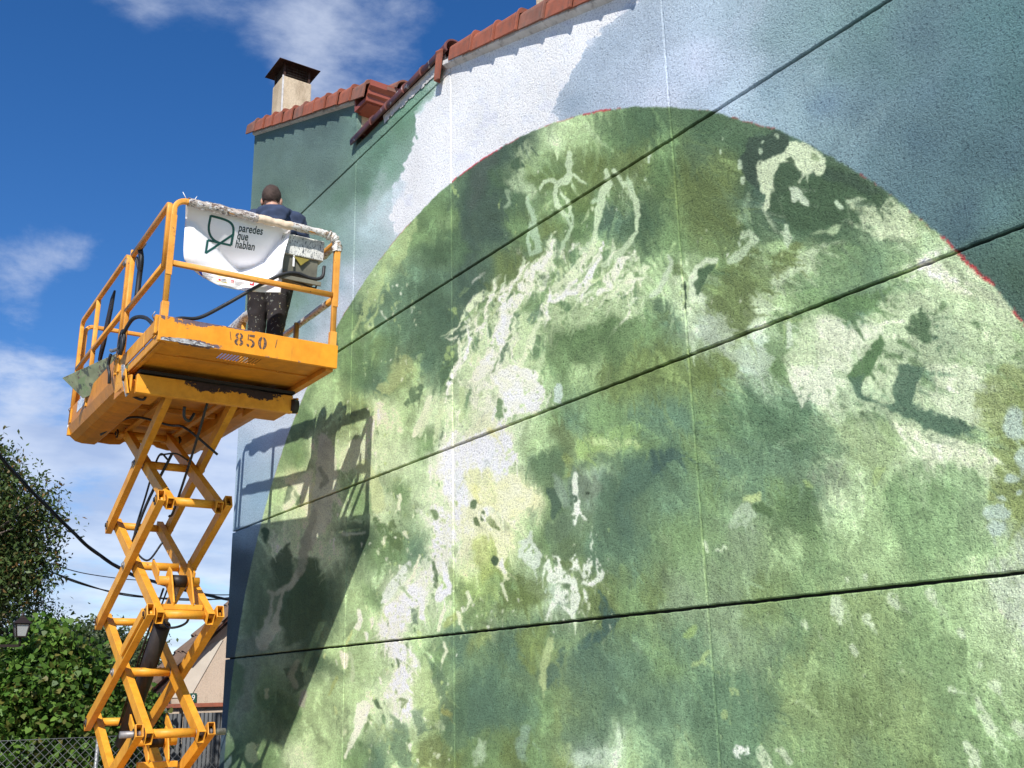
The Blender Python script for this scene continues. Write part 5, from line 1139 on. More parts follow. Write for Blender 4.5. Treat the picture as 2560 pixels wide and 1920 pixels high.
lift = thing('scissor_lift', 'worn orange-yellow scissor lift numbered 850, raised beside the mural wall', 'scissor lift', (2.515, 8.97, 0.0))
CX = 2.52; YN, YF = 8.225, 10.08
ZJ = [3.976, 3.084, 2.192, 1.300, 0.408]
XO, XI = 0.272, 0.198

# chassis, below the picture
m = MB(); m.box((CX - 0.62, 7.6, 0.30), (CX + 0.62, 10.3, 0.46)); m.box((CX - 0.42, 7.75, 0.46), (CX - 0.15, 8.0, 0.60)); m.build('chassis', M_ARM, lift, bevel=0.01)
for sx in (-1, 1):
    for yy in (7.95, 9.95):
        m = MB(); m.cyl((CX + sx * 0.62, yy, 0.30), (CX + sx * 0.84, yy, 0.30), 0.30, 28); w_ = m.build('wheel', M_BLACK, lift, bevel=0.03)
        m = MB(); m.cyl((CX + sx * 0.835, yy, 0.30), (CX + sx * 0.85, yy, 0.30), 0.16, 20); m.build('rim', M_STEEL, w_)

def arm(x, a, b, ext=0.075):
    a = Vector((x, *a)); b = Vector((x, *b)); d = (b - a).normalized()
    m = MB(); m.beam(a - d * ext, b + d * ext, 0.058, 0.100, side=(1, 0, 0), open_ends=True, wall=0.007)
    return m.build('scissor_arm', M_ARM, lift, bevel=0.003)
for i in range(4):
    for sx in (-1, 1):
        arm(CX + sx * XO, (YN, ZJ[i]), (YF, ZJ[i + 1]))
        arm(CX + sx * XI, (YF, ZJ[i]), (YN, ZJ[i + 1]))
        # centre pivot bolt
        zc = (ZJ[i] + ZJ[i + 1]) / 2; yc = (YN + YF) / 2
        m = MB(); m.cyl((CX + sx * 0.15, yc, zc), (CX + sx * 0.312, yc, zc), 0.030, 16); m.cyl((CX + sx * 0.310, yc, zc), (CX + sx * 0.322, yc, zc), 0.019, 6); m.build('pivot_pin', M_STEEL, lift)
    m = MB(); m.cyl((CX - 0.16, (YN + YF) / 2, (ZJ[i] + ZJ[i + 1]) / 2), (CX + 0.16, (YN + YF) / 2, (ZJ[i] + ZJ[i + 1]) / 2), 0.036, 18)
    m.build('cross_tube', M_ARM, lift)
for i, z in enumerate(ZJ):
    for yy, near in ((YN, True), (YF, False)):
        m = MB(); m.cyl((CX - 0.160, yy, z), (CX + 0.160, yy, z), 0.035, 20); m.build('cross_tube', M_ARM, lift)
        for sx in (-1, 1):
            e = 0.40 if (i == 3 and near) else 0.306
            m = MB(); m.cyl((CX + sx * 0.155, yy, z), (CX + sx * e, yy, z), 0.026, 16); m.cyl((CX + sx * 0.217, yy, z), (CX + sx * 0.233, yy, z), 0.045, 16)
            m.build('pivot_pin', M_STEEL if i == 3 else M_ARM, lift)
            m = MB(); m.cyl((CX + sx * 0.292, yy, z), (CX + sx * 0.304, yy, z), 0.042, 18); m.cyl((CX + sx * 0.304, yy, z), (CX + sx * 0.318, yy, z), 0.02, 6); m.build('bolt_head', M_DKSTEEL if i % 2 else M_RUST, lift)
# doubler plates on the outer arms below the second pair of near joints
for sx in (-1, 1):
    a = Vector((CX + sx * 0.305, YN + 0.02, ZJ[2] + 0.01)); b = Vector((CX + sx * 0.305, YF, ZJ[3]));
    m = MB(); m.beam(a, a + (b - a) * 0.33, 0.03, 0.075, side=(1, 0, 0)); m.build('doubler_plate', M_ARM, lift, bevel=0.003)

def bracket(y, z, pin=(8.47, 2.47)):
    """lever plates, cross bar and eye pin that carry the lifting cylinder"""
    m = MB(); m.beam((CX - 0.155, y + 0.06, z + 0.06), (CX + 0.155, y + 0.06, z + 0.06), 0.055, 0.045); m.build('cross_bar', M_ARM, lift, bevel=0.004)
    for x in (CX - 0.085, CX + 0.072):
        m = MB(); m.prism([(y + 0.04, z + 0.05), (y + 0.09, z + 0.09), (pin[0] + 0.085, pin[1] - 0.03), (pin[0] + 0.09, pin[1] + 0.06), (pin[0] + 0.02, pin[1] + 0.115), (pin[0] - 0.06, pin[1] + 0.08), (y + 0.02, z + 0.10)], 0, x, x + 0.013)
        m.build('lever_plate', M_ARM, lift, bevel=0.003)
    m = MB(); m.cyl((CX - 0.165, *pin), (CX + 0.165, *pin), 0.037, 18); m.build('cross_tube', M_ARM, lift)
    m = MB(); m.cyl((CX - 0.058, *pin), (CX + 0.058, *pin), 0.050, 20); m.build('cylinder_eye', M_DKSTEEL, lift)
    m = MB(); m.prism([(pin[0] + 0.07, pin[1] + 0.08), (pin[0] + 0.30, pin[1] + 0.20), (pin[0] + 0.32, pin[1] + 0.12), (pin[0] + 0.10, pin[1] - 0.01)], 0, CX - 0.155, CX - 0.140)
    m.build('lever_plate', M_ARM, lift, bevel=0.003)
    m = MB(); m.prism([(pin[0] + 0.07, pin[1] + 0.08), (pin[0] + 0.30, pin[1] + 0.20), (pin[0] + 0.32, pin[1] + 0.12), (pin[0] + 0.10, pin[1] - 0.01)], 0, CX + 0.140, CX + 0.155)
    m.build('lever_plate', M_ARM, lift, bevel=0.003)
bracket(YN, ZJ[2])
bracket(YN + 0.35, ZJ[3] - 0.32, (8.75, 1.21))
m = MB(); m.cyl((CX, 9.90, 1.12), (CX, 8.86, 2.13), 0.068, 20); cyl_ = m.build('hydraulic_cylinder', M_DKSTEEL, lift)
m = MB(); m.cyl((CX, 8.88, 2.11), (CX, 8.49, 2.455), 0.030, 16); m.build('piston_rod', M_STEEL, cyl_)
m = MB(); m.tube([(CX - 0.07, 9.8, 1.28), (CX - 0.08, 9.2, 1.9), (CX - 0.06, 8.7, 2.42)], 0.009); m.tube([(CX - 0.05, 9.8, 1.30), (CX - 0.05, 9.2, 1.92), (CX - 0.03, 8.6, 2.49)], 0.007); m.build('cylinder_pipe', M_DKSTEEL, cyl_)
# hydraulic and electric lines hanging among the arms
def hose(pts, r=0.010, parent=lift, mat=M_HOSE, n=7, name='hose'):
    m = MB(); m.tube(spline(pts, n), r, 8); return m.build(name, mat, parent)
hose([(CX, 8.05, 3.90), (CX + 0.01, 8.4, 3.55), (CX + 0.02, 8.9, 3.12), (CX + 0.0, 8.98, 3.06)], 0.011)
hose([(CX - 0.05, 8.98, 3.56), (CX - 0.12, 9.05, 3.60), (CX - 0.10, 9.5, 3.3), (CX - 0.14, 9.62, 2.9), (CX - 0.08, 9.3, 2.70), (CX + 0.02, 9.2, 2.86)], 0.009)
hose([(CX - 0.15, 8.9, 3.58), (CX - 0.02, 8.86, 3.60), (CX + 0.1, 8.9, 3.56)], 0.008)
hose([(CX + 0.05, 8.3, 2.27), (CX + 0.07, 8.38, 2.14), (CX - 0.02, 8.55, 2.10), (CX - 0.06, 8.68, 2.18)], 0.010)
hose([(CX - 0.02, 9.0, 3.62), (CX - 0.12, 9.35, 3.2), (CX - 0.17, 9.70, 2.75)], 0.013)
hose([(2.06, 10.0, 3.93), (2.2, 9.4, 4.0), (2.45, 9.0, 3.88), (2.5, 8.6, 3.78), (2.75, 8.45, 3.55)], 0.011)
hose([(2.30, 7.90, 3.80), (2.31, 7.92, 3.72), (2.36, 7.95, 3.70), (2.40, 7.98, 3.77)], 0.012)
hose([(1.9, 8.35, 4.05), (1.93, 8.2, 3.92), (2.02, 8.1, 3.86), (2.05, 8.12, 3.95)], 0.011)

# ---- deck
XL, XR, Y0 = 1.84, 3.20, 6.97
m = MB(); m.box((XL, Y0, 4.030), (XR, Y0 + 0.012, 4.215)); m.box((XL, Y0 + 0.0125, 4.030), (XR, Y0 + 0.035, 4.038)); m.box((XL, Y0 + 0.0125, 4.205), (XR, Y0 + 0.04, 4.215))
front = m.build('front_board', M_LIP, lift, bevel=0.003)
for x0, x1 in ((XL, XL + 0.012), (XR - 0.012, XR)):
    o_ = 1 if x0 < 2.5 else -1
    m = MB(); m.box((x0, Y0 + 0.0145, 4.10), (x1, 8.42, 4.215)); m.box((x0 + o_ * 0.013, Y0 + 0.04, 4.030), (x1 + o_ * 0.013, 7.97, 4.098))
    m.box((x0 - 0.002, Y0 + 0.45, 4.095), (x1 + 0.002, Y0 + 0.462, 4.213))
    m.build('side_board', Y_, lift, bevel=0.003)
# floor of the slide-out part with a punched patch
pa = pix(100 + 1045 / 2.304, 420 + 1088 / 2.304, 'z', 4.05); pb = pix(100 + 1280 / 2.304, 420 + 1100 / 2.304, 'z', 4.05)
hx0, hx1, hy0, hy1 = 2.20, 2.64, 7.12, 7.30
hx0 = round(pa.x - 0.02, 3); hx1 = round(pb.x + 0.02, 3)
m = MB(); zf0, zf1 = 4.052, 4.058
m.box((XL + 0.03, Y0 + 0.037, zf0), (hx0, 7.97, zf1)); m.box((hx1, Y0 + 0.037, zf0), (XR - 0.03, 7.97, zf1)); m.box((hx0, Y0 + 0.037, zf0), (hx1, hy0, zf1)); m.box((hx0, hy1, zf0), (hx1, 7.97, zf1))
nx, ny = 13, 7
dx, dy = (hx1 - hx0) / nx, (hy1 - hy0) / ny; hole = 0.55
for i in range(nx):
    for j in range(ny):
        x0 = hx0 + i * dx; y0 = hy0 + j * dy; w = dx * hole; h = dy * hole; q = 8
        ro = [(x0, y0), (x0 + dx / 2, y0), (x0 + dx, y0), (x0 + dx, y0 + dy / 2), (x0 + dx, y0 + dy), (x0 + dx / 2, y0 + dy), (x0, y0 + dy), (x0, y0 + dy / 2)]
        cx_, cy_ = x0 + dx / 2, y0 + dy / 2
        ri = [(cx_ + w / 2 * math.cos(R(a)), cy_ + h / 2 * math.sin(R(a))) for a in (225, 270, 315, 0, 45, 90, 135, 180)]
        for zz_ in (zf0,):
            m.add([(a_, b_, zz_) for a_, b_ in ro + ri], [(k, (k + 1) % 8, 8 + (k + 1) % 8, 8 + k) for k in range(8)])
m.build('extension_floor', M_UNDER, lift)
m = MB()
for yy, a_, b_ in ((7.36, XL + 0.25, XL + 0.62), (7.36, XL + 0.63, XL + 1.02), (7.36, XL + 1.04, XR - 0.09)):
    m.box((a_, yy, 4.040), (b_, yy + 0.018, 4.0515))
m.box((XL + 0.04, 7.39, 4.046), (XR - 0.04, 7.44, 4.0515))
m.build('floor_rib', M_UNDER, lift, bevel=0.002)
m = MB(); m.box((XR - 0.075, Y0 + 0.04, 4.010), (XR - 0.016, 8.1, 4.050)); m.build('runner', M_UNDER, lift, bevel=0.003)
m = MB(); m.box((XL + 0.028, Y0 + 0.04, 4.022), (XL + 0.06, 8.0, 4.050)); m.build('runner', M_UNDER, lift, bevel=0.003)
# main deck
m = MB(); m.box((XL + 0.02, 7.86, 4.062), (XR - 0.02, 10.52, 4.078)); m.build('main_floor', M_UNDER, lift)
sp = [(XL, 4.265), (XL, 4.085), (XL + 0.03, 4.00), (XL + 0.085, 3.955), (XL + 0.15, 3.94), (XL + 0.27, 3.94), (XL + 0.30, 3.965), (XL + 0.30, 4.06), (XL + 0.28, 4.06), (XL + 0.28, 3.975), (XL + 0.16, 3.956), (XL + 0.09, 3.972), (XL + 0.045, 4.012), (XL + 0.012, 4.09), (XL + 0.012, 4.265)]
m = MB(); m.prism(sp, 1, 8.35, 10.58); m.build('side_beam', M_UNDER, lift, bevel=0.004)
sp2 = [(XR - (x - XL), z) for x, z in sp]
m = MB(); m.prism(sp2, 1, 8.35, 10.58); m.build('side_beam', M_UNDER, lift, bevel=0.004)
# near ends of the side beams taper down to the cross beam
for s_, x0 in ((1, XL), (-1, XR)):
    m = MB(); m.prism([(7.77, 3.83), (7.77, 3.965), (8.06, 4.02), (8.36, 4.20), (8.36, 4.08), (8.36, 3.94), (8.10, 3.90)], 0, x0 + s_ * 0.002, x0 + s_ * 0.018)
    m.build('side_gusset', Y_, lift, bevel=0.004)
    m = MB(); m.box((min(x0 + s_ * 0.002, x0 + s_ * 0.29), 7.81, 3.885), (max(x0 + s_ * 0.002, x0 + s_ * 0.29), 8.36, 3.94)); m.build('guide_rail', M_UNDER, lift, bevel=0.006)
m = MB(); m.box((XL + 0.045, 7.745, 3.825), (XR - 0.06, 7.80, 3.972)); m.build('cross_beam', M_BEAM, lift, bevel=0.004)
m = MB(); m.box((XL + 0.06, 7.735, 3.985), (XR - 0.05, 7.97, 4.008)); m.build('slide_pad', M_BLACK, lift)
m = MB(); m.cyl((XR - 0.075, 7.775, 3.89), (XR - 0.012, 7.775, 3.89), 0.058, 20); m.build('roller', M_DKSTEEL, lift)
for yy in (8.55, 9.1, 9.75):
    m = MB(); m.box((XL + 0.31, yy, 4.015), (XR - 0.31, yy + 0.05, 4.061)); m.build('deck_joist', M_UNDER, lift, bevel=0.004)
for x in (CX - 0.24, CX + 0.20):
    m = MB(); m.box((x, 7.84, 3.99), (x + 0.05, 10.44, 4.0145)); m.build('arm_track', M_UNDER, lift, bevel=0.004)
m = MB(); m.prism([(XL + 0.10, 4.05), (XL + 0.12, 3.962), (XL + 0.40, 3.945), (XL + 0.50, 3.955), (XL + 0.58, 4.02), (XL + 0.78, 4.02), (XL + 0.86, 3.965), (XL + 0.97, 3.945), (XR - 0.12, 3.962), (XR - 0.10, 4.05)], 1, 10.48, 10.51)
m.build('end_plate', M_UNDER, lift, bevel=0.003)
m = MB(); m.box((XL, 10.522, 4.0), (XR, 10.58, 4.265)); m.build('toe_board', Y_, lift, bevel=0.004)
m = MB(); m.cyl((XL - 0.004, 10.55, 4.09), (XL + 0.004, 10.55, 4.09), 0.016, 14); m.build('reflector', M_WHITE, lift)
# battered corner bracket with latch
a_ = pix(100 + 420 / 2.304, 420 + 1200 / 2.304, 'x', XL - 0.01)
m = MB(); m.prism([(7.72, 3.80), (7.80, 3.79), (8.02, 3.99), (8.10, 4.12), (8.00, 4.10), (7.88, 3.98)], 0, XL - 0.016, XL - 0.006); m.build('corner_plate', M_SCUFF, lift, bevel=0.002)
m = MB(); m.prism([(7.66, 3.79), (7.74, 3.80), (7.92, 4.00), (7.86, 4.03)], 0, XL - 0.03, XL - 0.018); m.build('latch_plate', Y_, lift, bevel=0.002)
m = MB(); m.cyl((XL - 0.045, 7.84, 3.945), (XL - 0.028, 7.84, 3.945), 0.022, 10); m.build('latch_bolt', M_RUST, lift)

# stencilled fleet number, the paint worn through to the dark metal
M_STENCIL = splattered('worn_stencil_ink', (0.09, 0.055, 0.05), [(0.42, 0.20, 0.07), (0.03, 0.03, 0.035)], 120.0, 0.56, 0.8)
def digit_rings(ch):
    """(outer, list of holes) outlines in a 0..1 x 0..1.5 cell"""
    def ell(cx, cy, rx, ry, n=20): return [(cx + rx * math.cos(2 * math.pi * k / n), cy + ry * math.sin(2 * math.pi * k / n)) for k in range(n)]
    return ell
def stencil(ch, x0, z0, w, h, m, y):
    def P(u, v): return (x0 + u * w, y, z0 + v * h)
    def ring_part(cx, cy, rx, ry, ix, iy, a0, a1, n=10):
        for k in range(n):
            a = R(a0 + (a1 - a0) * k / n); b = R(a0 + (a1 - a0) * (k + 1) / n)
            m.add([P(cx + rx * math.cos(a), cy + ry * math.sin(a)), P(cx + rx * math.cos(b), cy + ry * math.sin(b)), P(cx + ix * math.cos(b), cy + iy * math.sin(b)), P(cx + ix * math.cos(a), cy + iy * math.sin(a))], [(0, 1, 2, 3)])
    if ch == '0':
        ring_part(0.5, 0.5, 0.5, 0.5, 0.17, 0.40, -78, 78); ring_part(0.5, 0.5, 0.5, 0.5, 0.17, 0.40, 102, 258)
    if ch == '8':
        ring_part(0.5, 0.745, 0.43, 0.255, 0.17, 0.17, -75, 75); ring_part(0.5, 0.745, 0.43, 0.255, 0.17, 0.17, 105, 255)
        ring_part(0.5, 0.265, 0.50, 0.265, 0.20, 0.175, -75, 75); ring_part(0.5, 0.265, 0.50, 0.265, 0.20, 0.175, 105, 255)
    if ch == '5':
        m.add([P(0.12, 0.55), P(0.22, 0.55), P(0.22, 1.0), P(0.12, 1.0)], [(0, 1, 2, 3)])
        m.add([P(0.28, 0.86), P(0.86, 0.84), P(0.92, 1.02), P(0.28, 1.0)], [(0, 1, 2, 3)])
        ring_part(0.45, 0.32, 0.50, 0.33, 0.20, 0.24, -80, 112, 14); ring_part(0.40, 0.32, 0.42, 0.32, 0.14, 0.20, 195, 250, 5)
for ch, xx in (('8', 2.385), ('5', 2.475), ('0', 2.563)):
    m = MB(); stencil(ch, xx, 4.083, 0.066, 0.098, m, Y0 - 0.0025); m.build('stencil_digit', M_STENCIL, front, recalc=False)
m = MB()
for xx, a_, b_ in ((2.345, 0.0, 0.012), (2.695, 0.010, 0.0)):
    m.add([(xx + a_, Y0 - 0.0025, 4.18), (xx + a_ + 0.005, Y0 - 0.0025, 4.18), (xx + b_ + 0.005, Y0 - 0.0025, 4.115), (xx + b_, Y0 - 0.0025, 4.115)], [(0, 1, 2, 3)])
m.build('stencil_mark', M_STENCIL, front, recalc=False)
m = MB(); m.add([(1.86 + q * 0.02, Y0 - 0.003, 4.033 + (0.016 + 0.018 * math.sin(q * 0.28 + 0.4) + rng.uniform(-.003, .003)) * 0) for q in range(20)] + [(1.86 + q * 0.02, Y0 - 0.003, 4.040 + 0.026 * math.sin(min(3.0, 0.5 + q * 0.13)) + rng.uniform(-.003, .003)) for q in reversed(range(20))], [tuple(range(40))])
m.build('scuff', M_SCUFF, front, recalc=False)

# ---- guard rails
T = 0.040; PR = rsq(T, T, 0.009, 3)
ZT, ZM = 5.125, 4.635
def rail(pts, name, up, mat=M_RAIL, prof=PR, parent=lift):
    m = MB(); m.sweep(pts, prof, up=up); return m.build(name, mat, parent)
def inv_u(a, b, z0, ztop, r, ax, off):
    """an inverted U in the plane ax = off running from a to b"""
    def V(s, z): return (off, s, z) if ax == 'x' else (s, off, z)
    sg = 1 if b > a else -1; e = (0, sg, 0) if ax == 'x' else (sg, 0, 0)
    p = [Vector(V(a, z0)), Vector(V(a, ztop - r - 0.001))]
    p += arc(V(a + sg * r, ztop - r), r, 180, 90, 7, e, (0, 0, 1)) + arc(V(b - sg * r, ztop - r), r, 90, 0, 7, e, (0, 0, 1))
    p += [Vector(V(b, ztop - r - 0.001)), Vector(V(b, z0))]
    return p
# front frame
fr_ = rail(inv_u(XL + 0.035, XR - 0.035, 4.10, ZT + 0.012, 0.085, 'y', Y0 + 0.036), 'front_guardrail', (0, 1, 0))
m = MB(); m.sweep([(XL + 0.05, Y0 + 0.036, ZM), (XR - 0.05, Y0 + 0.036, ZM)], PR, up=(0, 0, 1)); m.build('mid_rail', M_RAIL, lift)
for x_, off in ((XL + 0.018, -1), (XR - 0.012, 1)):
    # side frame of the slide-out part
    p = [Vector((x_, 7.075, ZM - 0.02)), Vector((x_, 7.075, ZT - 0.045))] + arc((x_, 7.115, ZT - 0.04), 0.04, 180, 90, 4, (0, 1, 0), (0, 0, 1)) + [Vector((x_, 8.27, ZT))]
    rail(p, 'side_guardrail', (1, 0, 0))
    m = MB(); m.sweep([(x_, 7.07, ZM), (x_, 8.30, ZM)], PR, up=(0, 0, 1)); m.build('mid_rail', M_RAIL, lift)
    m = MB(); m.sweep([(x_, 8.275, 4.12), (x_, 8.275, ZT + 0.045)], PR, up=(0, 1, 0)); m.build('guardrail_post', M_RAIL, lift)
    # main frame
    xo = x_ + off * 0.012
    p = inv_u(8.36, 10.44, 4.12, ZT + 0.035, 0.07, 'x', xo)
    rail(p, 'side_guardrail', (1, 0, 0))
    m = MB(); m.sweep([(xo, 8.36, ZM + 0.02), (xo, 10.43, ZM + 0.02)], PR, up=(0, 0, 1)); m.build('mid_rail', M_RAIL, lift)
    m = MB(); m.sweep([(xo, 9.55 - off * 0.08, 4.14), (xo, 9.55 - off * 0.08, ZT + 0.01)], PR, up=(0, 1, 0)); m.build('guardrail_post', M_RAIL, lift)
    if off > 0:
        m = MB(); m.sweep([(x_ - 0.03, 7.82, 4.10), (x_ - 0.03, 7.82, ZM)], PR, up=(0, 1, 0)); m.build('guardrail_post', M_RAIL, lift)
    for yy in (7.078, 8.275, 8.375, 9.55 - off * 0.08, 10.43):
        m = MB(); m.box((x_ - 0.030, yy - 0.028, 4.10), (x_ + 0.030, yy + 0.028, 4.24)); m.build('post_socket', Y_, lift, bevel=0.003)
        m = MB(); m.tube([(x_ + off * 0.03, yy, 4.205), (x_ + off * 0.05, yy - 0.01, 4.23), (x_ + off * 0.035, yy - 0.03, 4.26)], 0.004, 6); m.build('locking_pin', M_STEEL, lift)
rail(inv_u(XL + 0.05, XR - 0.05, 4.12, ZT + 0.01, 0.07, 'y', 10.49), 'rear_guardrail', (0, 1, 0))
m = MB(); m.sweep([(XL + 0.06, 10.49, ZM), (XR - 0.06, 10.49, ZM)], PR, up=(0, 0, 1)); m.build('mid_rail', M_RAIL, lift)
for x_ in (XL + 0.035, XR - 0.035):
    m = MB(); m.box((x_ - 0.026, Y0 + 0.013, 4.216), (x_ + 0.026, Y0 + 0.062, 4.33)); m.build('post_socket', M_RAIL, lift, bevel=0.003)
    m = MB(); m.box((x_ - 0.022, Y0 + 0.010, ZM - 0.10), (x_ + 0.022, Y0 + 0.0145, ZT - 0.12)); m.build('post_splice', M_RAIL, lift, bevel=0.002)

# crumpled film and tape on the rails
def wrap(pts, r0, r1, mat, name, seed=0, droop=0.0, n=12):
    P = spline(pts, 14); m = MB(); rr = random.Random(seed); rings = []
    for i, p in enumerate(P):
        t = (P[min(i + 1, len(P) - 1)] - P[max(i - 1, 0)]).normalized(); s_ = t.cross(Vector((0, 0, 1))).normalized(); u_ = s_.cross(t)
        ring = []
        for k in range(n):
            a = 2 * math.pi * k / n
            q = mnoise.noise(Vector((i * 0.24 + seed, math.cos(a) * 1.6, math.sin(a) * 1.6)))
            rad = r0 + (r1 - r0) * (0.5 + q) + rr.uniform(-0.0012, 0.0012)
            z_ = math.sin(a) * rad
            if z_ < 0: z_ *= 1 + droop * max(0, mnoise.noise(Vector((i * 0.23, seed * 1.7, 5.0))) + 0.35) * 3
            ring.append(p + s_ * (math.cos(a) * rad) + u_ * z_)
        rings.append(ring)
    m.add([q for r_ in rings for q in r_], [(i * n + k, i * n + (k + 1) % n, (i + 1) * n + (k + 1) % n, (i + 1) * n + k) for i in range(len(rings) - 1) for k in range(n)], True)
    return m.build(name, mat, lift)
yw = Y0 + 0.036; zt = ZT + 0.012
wrap([(XL + 0.13, yw, zt), (2.2, yw, zt), (2.5, yw, zt + 0.002)], 0.024, 0.040, M_WRAP, 'rail_wrap', 1, 0.0)
wrap([(2.48, yw, zt), (2.62, yw, zt - 0.002), (2.78, yw, zt)], 0.025, 0.037, M_TAPE, 'rail_wrap', 2)
wrap([(2.76, yw, zt), (3.0, yw, zt + 0.002), (3.09, yw, zt)], 0.024, 0.034, splattered('dirty_white_film', (0.62, 0.60, 0.56), [(0.35, 0.24, 0.16), (0.16, 0.13, 0.10)], 34.0, 0.57, 0.4), 'rail_wrap', 3)
wrap([(3.08, yw, zt), (3.13, yw, zt - 0.02), (3.16, yw, zt - 0.06), (XR - 0.035, yw, zt - 0.13)], 0.028, 0.046, bpy.data.materials['dirty_white_film'], 'rail_wrap', 4)
wrap([(XR, 8.36, ZT + 0.035), (XR, 8.9, ZT + 0.03), (XR, 9.5, ZT + 0.035), (XR, 10.2, ZT + 0.03)], 0.042, 0.056, bpy.data.materials['dirty_white_film'], 'rail_wrap', 5, 0.25)
wrap([(XR + 0.01, 8.45, ZM + 0.02), (XR + 0.01, 9.3, ZM + 0.02), (XR + 0.01, 10.3, ZM + 0.02)], 0.030, 0.040, bpy.data.materials['dirty_white_film'], 'rail_wrap', 7, 0.1)
wrap([(XR - 0.01, 7.2, ZM), (XR - 0.01, 8.2, ZM)], 0.024, 0.031, bpy.data.materials['dirty_white_film'], 'rail_wrap', 8, 0.0)
wrap([(XR, 7.15, ZT), (XR, 7.6, ZT), (XR, 8.2, ZT)], 0.024, 0.036, bpy.data.materials['dirty_white_film'], 'rail_wrap', 6, 0.3)
for xx, dx_, hh_ in ((1.955, -0.03, 0.07), (2.01, 0.02, 0.06)):
    m = MB(); m.tube([(xx, yw, zt + 0.02), (xx + dx_ * 0.4, yw, zt + hh_ * 0.6), (xx + dx_, yw, zt + hh_)], 0.0028, 5); m.build('cable_tie', M_WHITE, lift)

# ---- control box and its cable
cb = MB(); cb.prism([(7.08, 4.935), (7.08, 5.105), (7.20, 5.125), (7.26, 5.10), (7.26, 4.935)], 0, 2.735, 3.085)
cbx = cb.build('control_box', M_BOX, lift, bevel=0.006)
m = MB(); m.prism([(7.12, 4.80), (7.10, 4.934), (7.28, 4.934), (7.28, 4.76), (7.17, 4.75)], 0, 2.75, 3.05); m.build('casing', M_BOXLOW, cbx, bevel=0.006)
m = MB(); m.box((2.72, 7.065, 4.715), (3.07, 7.085, 4.75)); m.build('casing_lip', M_BOXLOW, cbx, bevel=0.003)
m = MB(); m.prism([(2.83, 4.925), (2.97, 4.925), (2.935, 4.895), (2.90, 4.86), (2.865, 4.90)], 1, 7.085, 7.097); m.build('caution_plate', simple('caution_yellow', (0.22, 0.18, 0.03), 0.6, dirt=(0.1, 0.09, 0.04)), cbx)
m = MB(); m.beam((2.84, 7.09, 4.94), (2.84, 7.09, 4.84), 0.014, 0.008, up=(0, 1, 0)); m.build('lever', M_WHITE, cbx)
m = MB(); m.tube(spline([(2.74, 7.10, 4.745), (2.90, 7.09, 4.715), (3.02, 7.10, 4.70), (3.05, 7.12, 4.73), (3.04, 7.12, 4.80)], 6), 0.008, 6); m.build('box_bracket', M_BLACK, cbx)
cpts = [(3.10, 7.10, 4.90), (3.08, 7.08, 4.80), (3.00, 7.075, 4.765), (2.86, 7.065, 4.78), (2.74, 7.06, 4.74), (2.55, 7.06, 4.60), (2.33, 7.08, 4.42), (2.14, 7.06, 4.275), (2.00, 7.03, 4.235), (1.92, 7.03, 4.20)]
hose(cpts, 0.014, cbx, n=8, name='cable')

# coiled cable and pins where the rail frames meet on the left
co = []
for k in range(90):
    a = k * 0.42; co.append(Vector((XL - 0.045 + 0.012 * math.sin(a * 0.37), 8.02 + 0.055 * math.cos(a) + 0.02 * math.sin(a * 0.3), 4.28 + 0.075 * math.sin(a) + 0.03 * math.cos(a * 0.21))))
m = MB(); m.tube(co, 0.010, 6); coil = m.build('cable_coil', M_HOSE, lift)
hose([(XL - 0.05, 7.97, 4.34), (XL - 0.02, 7.8, 4.42), (XL + 0.03, 7.6, 4.38), (XL + 0.06, 7.35, 4.24)], 0.016, coil)
hose([(XL - 0.05, 8.05, 4.24), (XL - 0.06, 8.3, 4.28), (XL - 0.05, 8.42, 4.32)], 0.014, coil, M_STEEL)
hose([(XL - 0.05, 8.40, 4.28), (XL - 0.05, 8.46, 4.20), (XL - 0.04, 8.42, 4.12), (XL - 0.03, 8.44, 4.04)], 0.013, coil)
# rating sticker and label on the side beam
m = MB(); m.box((XL - 0.003, 9.75, 4.14), (XL - 0.001, 10.10, 4.25)); m.build('sticker', splattered('printed_sticker', (0.62, 0.66, 0.72), [(0.15, 0.18, 0.3)], 45, 0.56, 0.5), lift)

# ---- separate things on the deck
# black rubber flap hanging on the far side rail
m = MB(); M1 = []
pa_ = [(9.30, 5.16), (9.36, 5.00), (9.45, 4.80), (9.54, 4.60)]
m.prism([(9.20, 5.12), (9.33, 5.08), (9.50, 4.83), (9.63, 4.56), (9.55, 4.50), (9.40, 4.66), (9.24, 4.95)], 0, XL + 0.055, XL + 0.075)
flap = m.build('rubber_flap', M_BLACK, None, bevel=0.004); tag(flap, 'black rubber flap hanging inside the far left guardrail of the lift', 'rubber flap')
# safety lanyard on the middle posts
ly = thing('safety_lanyard', 'dark looped safety lanyard hooked on the left guardrail gate post', 'lanyard', (XL + 0.04, 8.12, 5.1))
m = MB(); m.tube(spline([(XL + 0.03, 8.10, 5.15), (XL + 0.045, 8.06, 5.02), (XL + 0.05, 8.09, 4.88), (XL + 0.045, 8.07, 4.70)], 8), 0.022, 8, scale=None); m.build('strap', M_BLACK, ly)
m = MB(); m.tube(spline([(XL + 0.03, 8.18, 5.08), (XL + 0.04, 8.13, 4.98), (XL + 0.05, 8.08, 4.92), (XL + 0.04, 8.04, 5.0), (XL + 0.04, 8.06, 5.1)], 8), 0.012, 8); m.build('rope', M_HOSE, ly)
m = MB(); m.cyl((XL + 0.03, 8.07, 5.13), (XL + 0.055, 8.07, 5.18), 0.025, 10); m.build('hook', M_STEEL, ly)
m = MB(); m.cyl((XL + 0.0, 8.36, 5.10), (XL + 0.0, 8.44, 5.10), 0.03, 8); m.build('clamp', M_STEEL, ly)

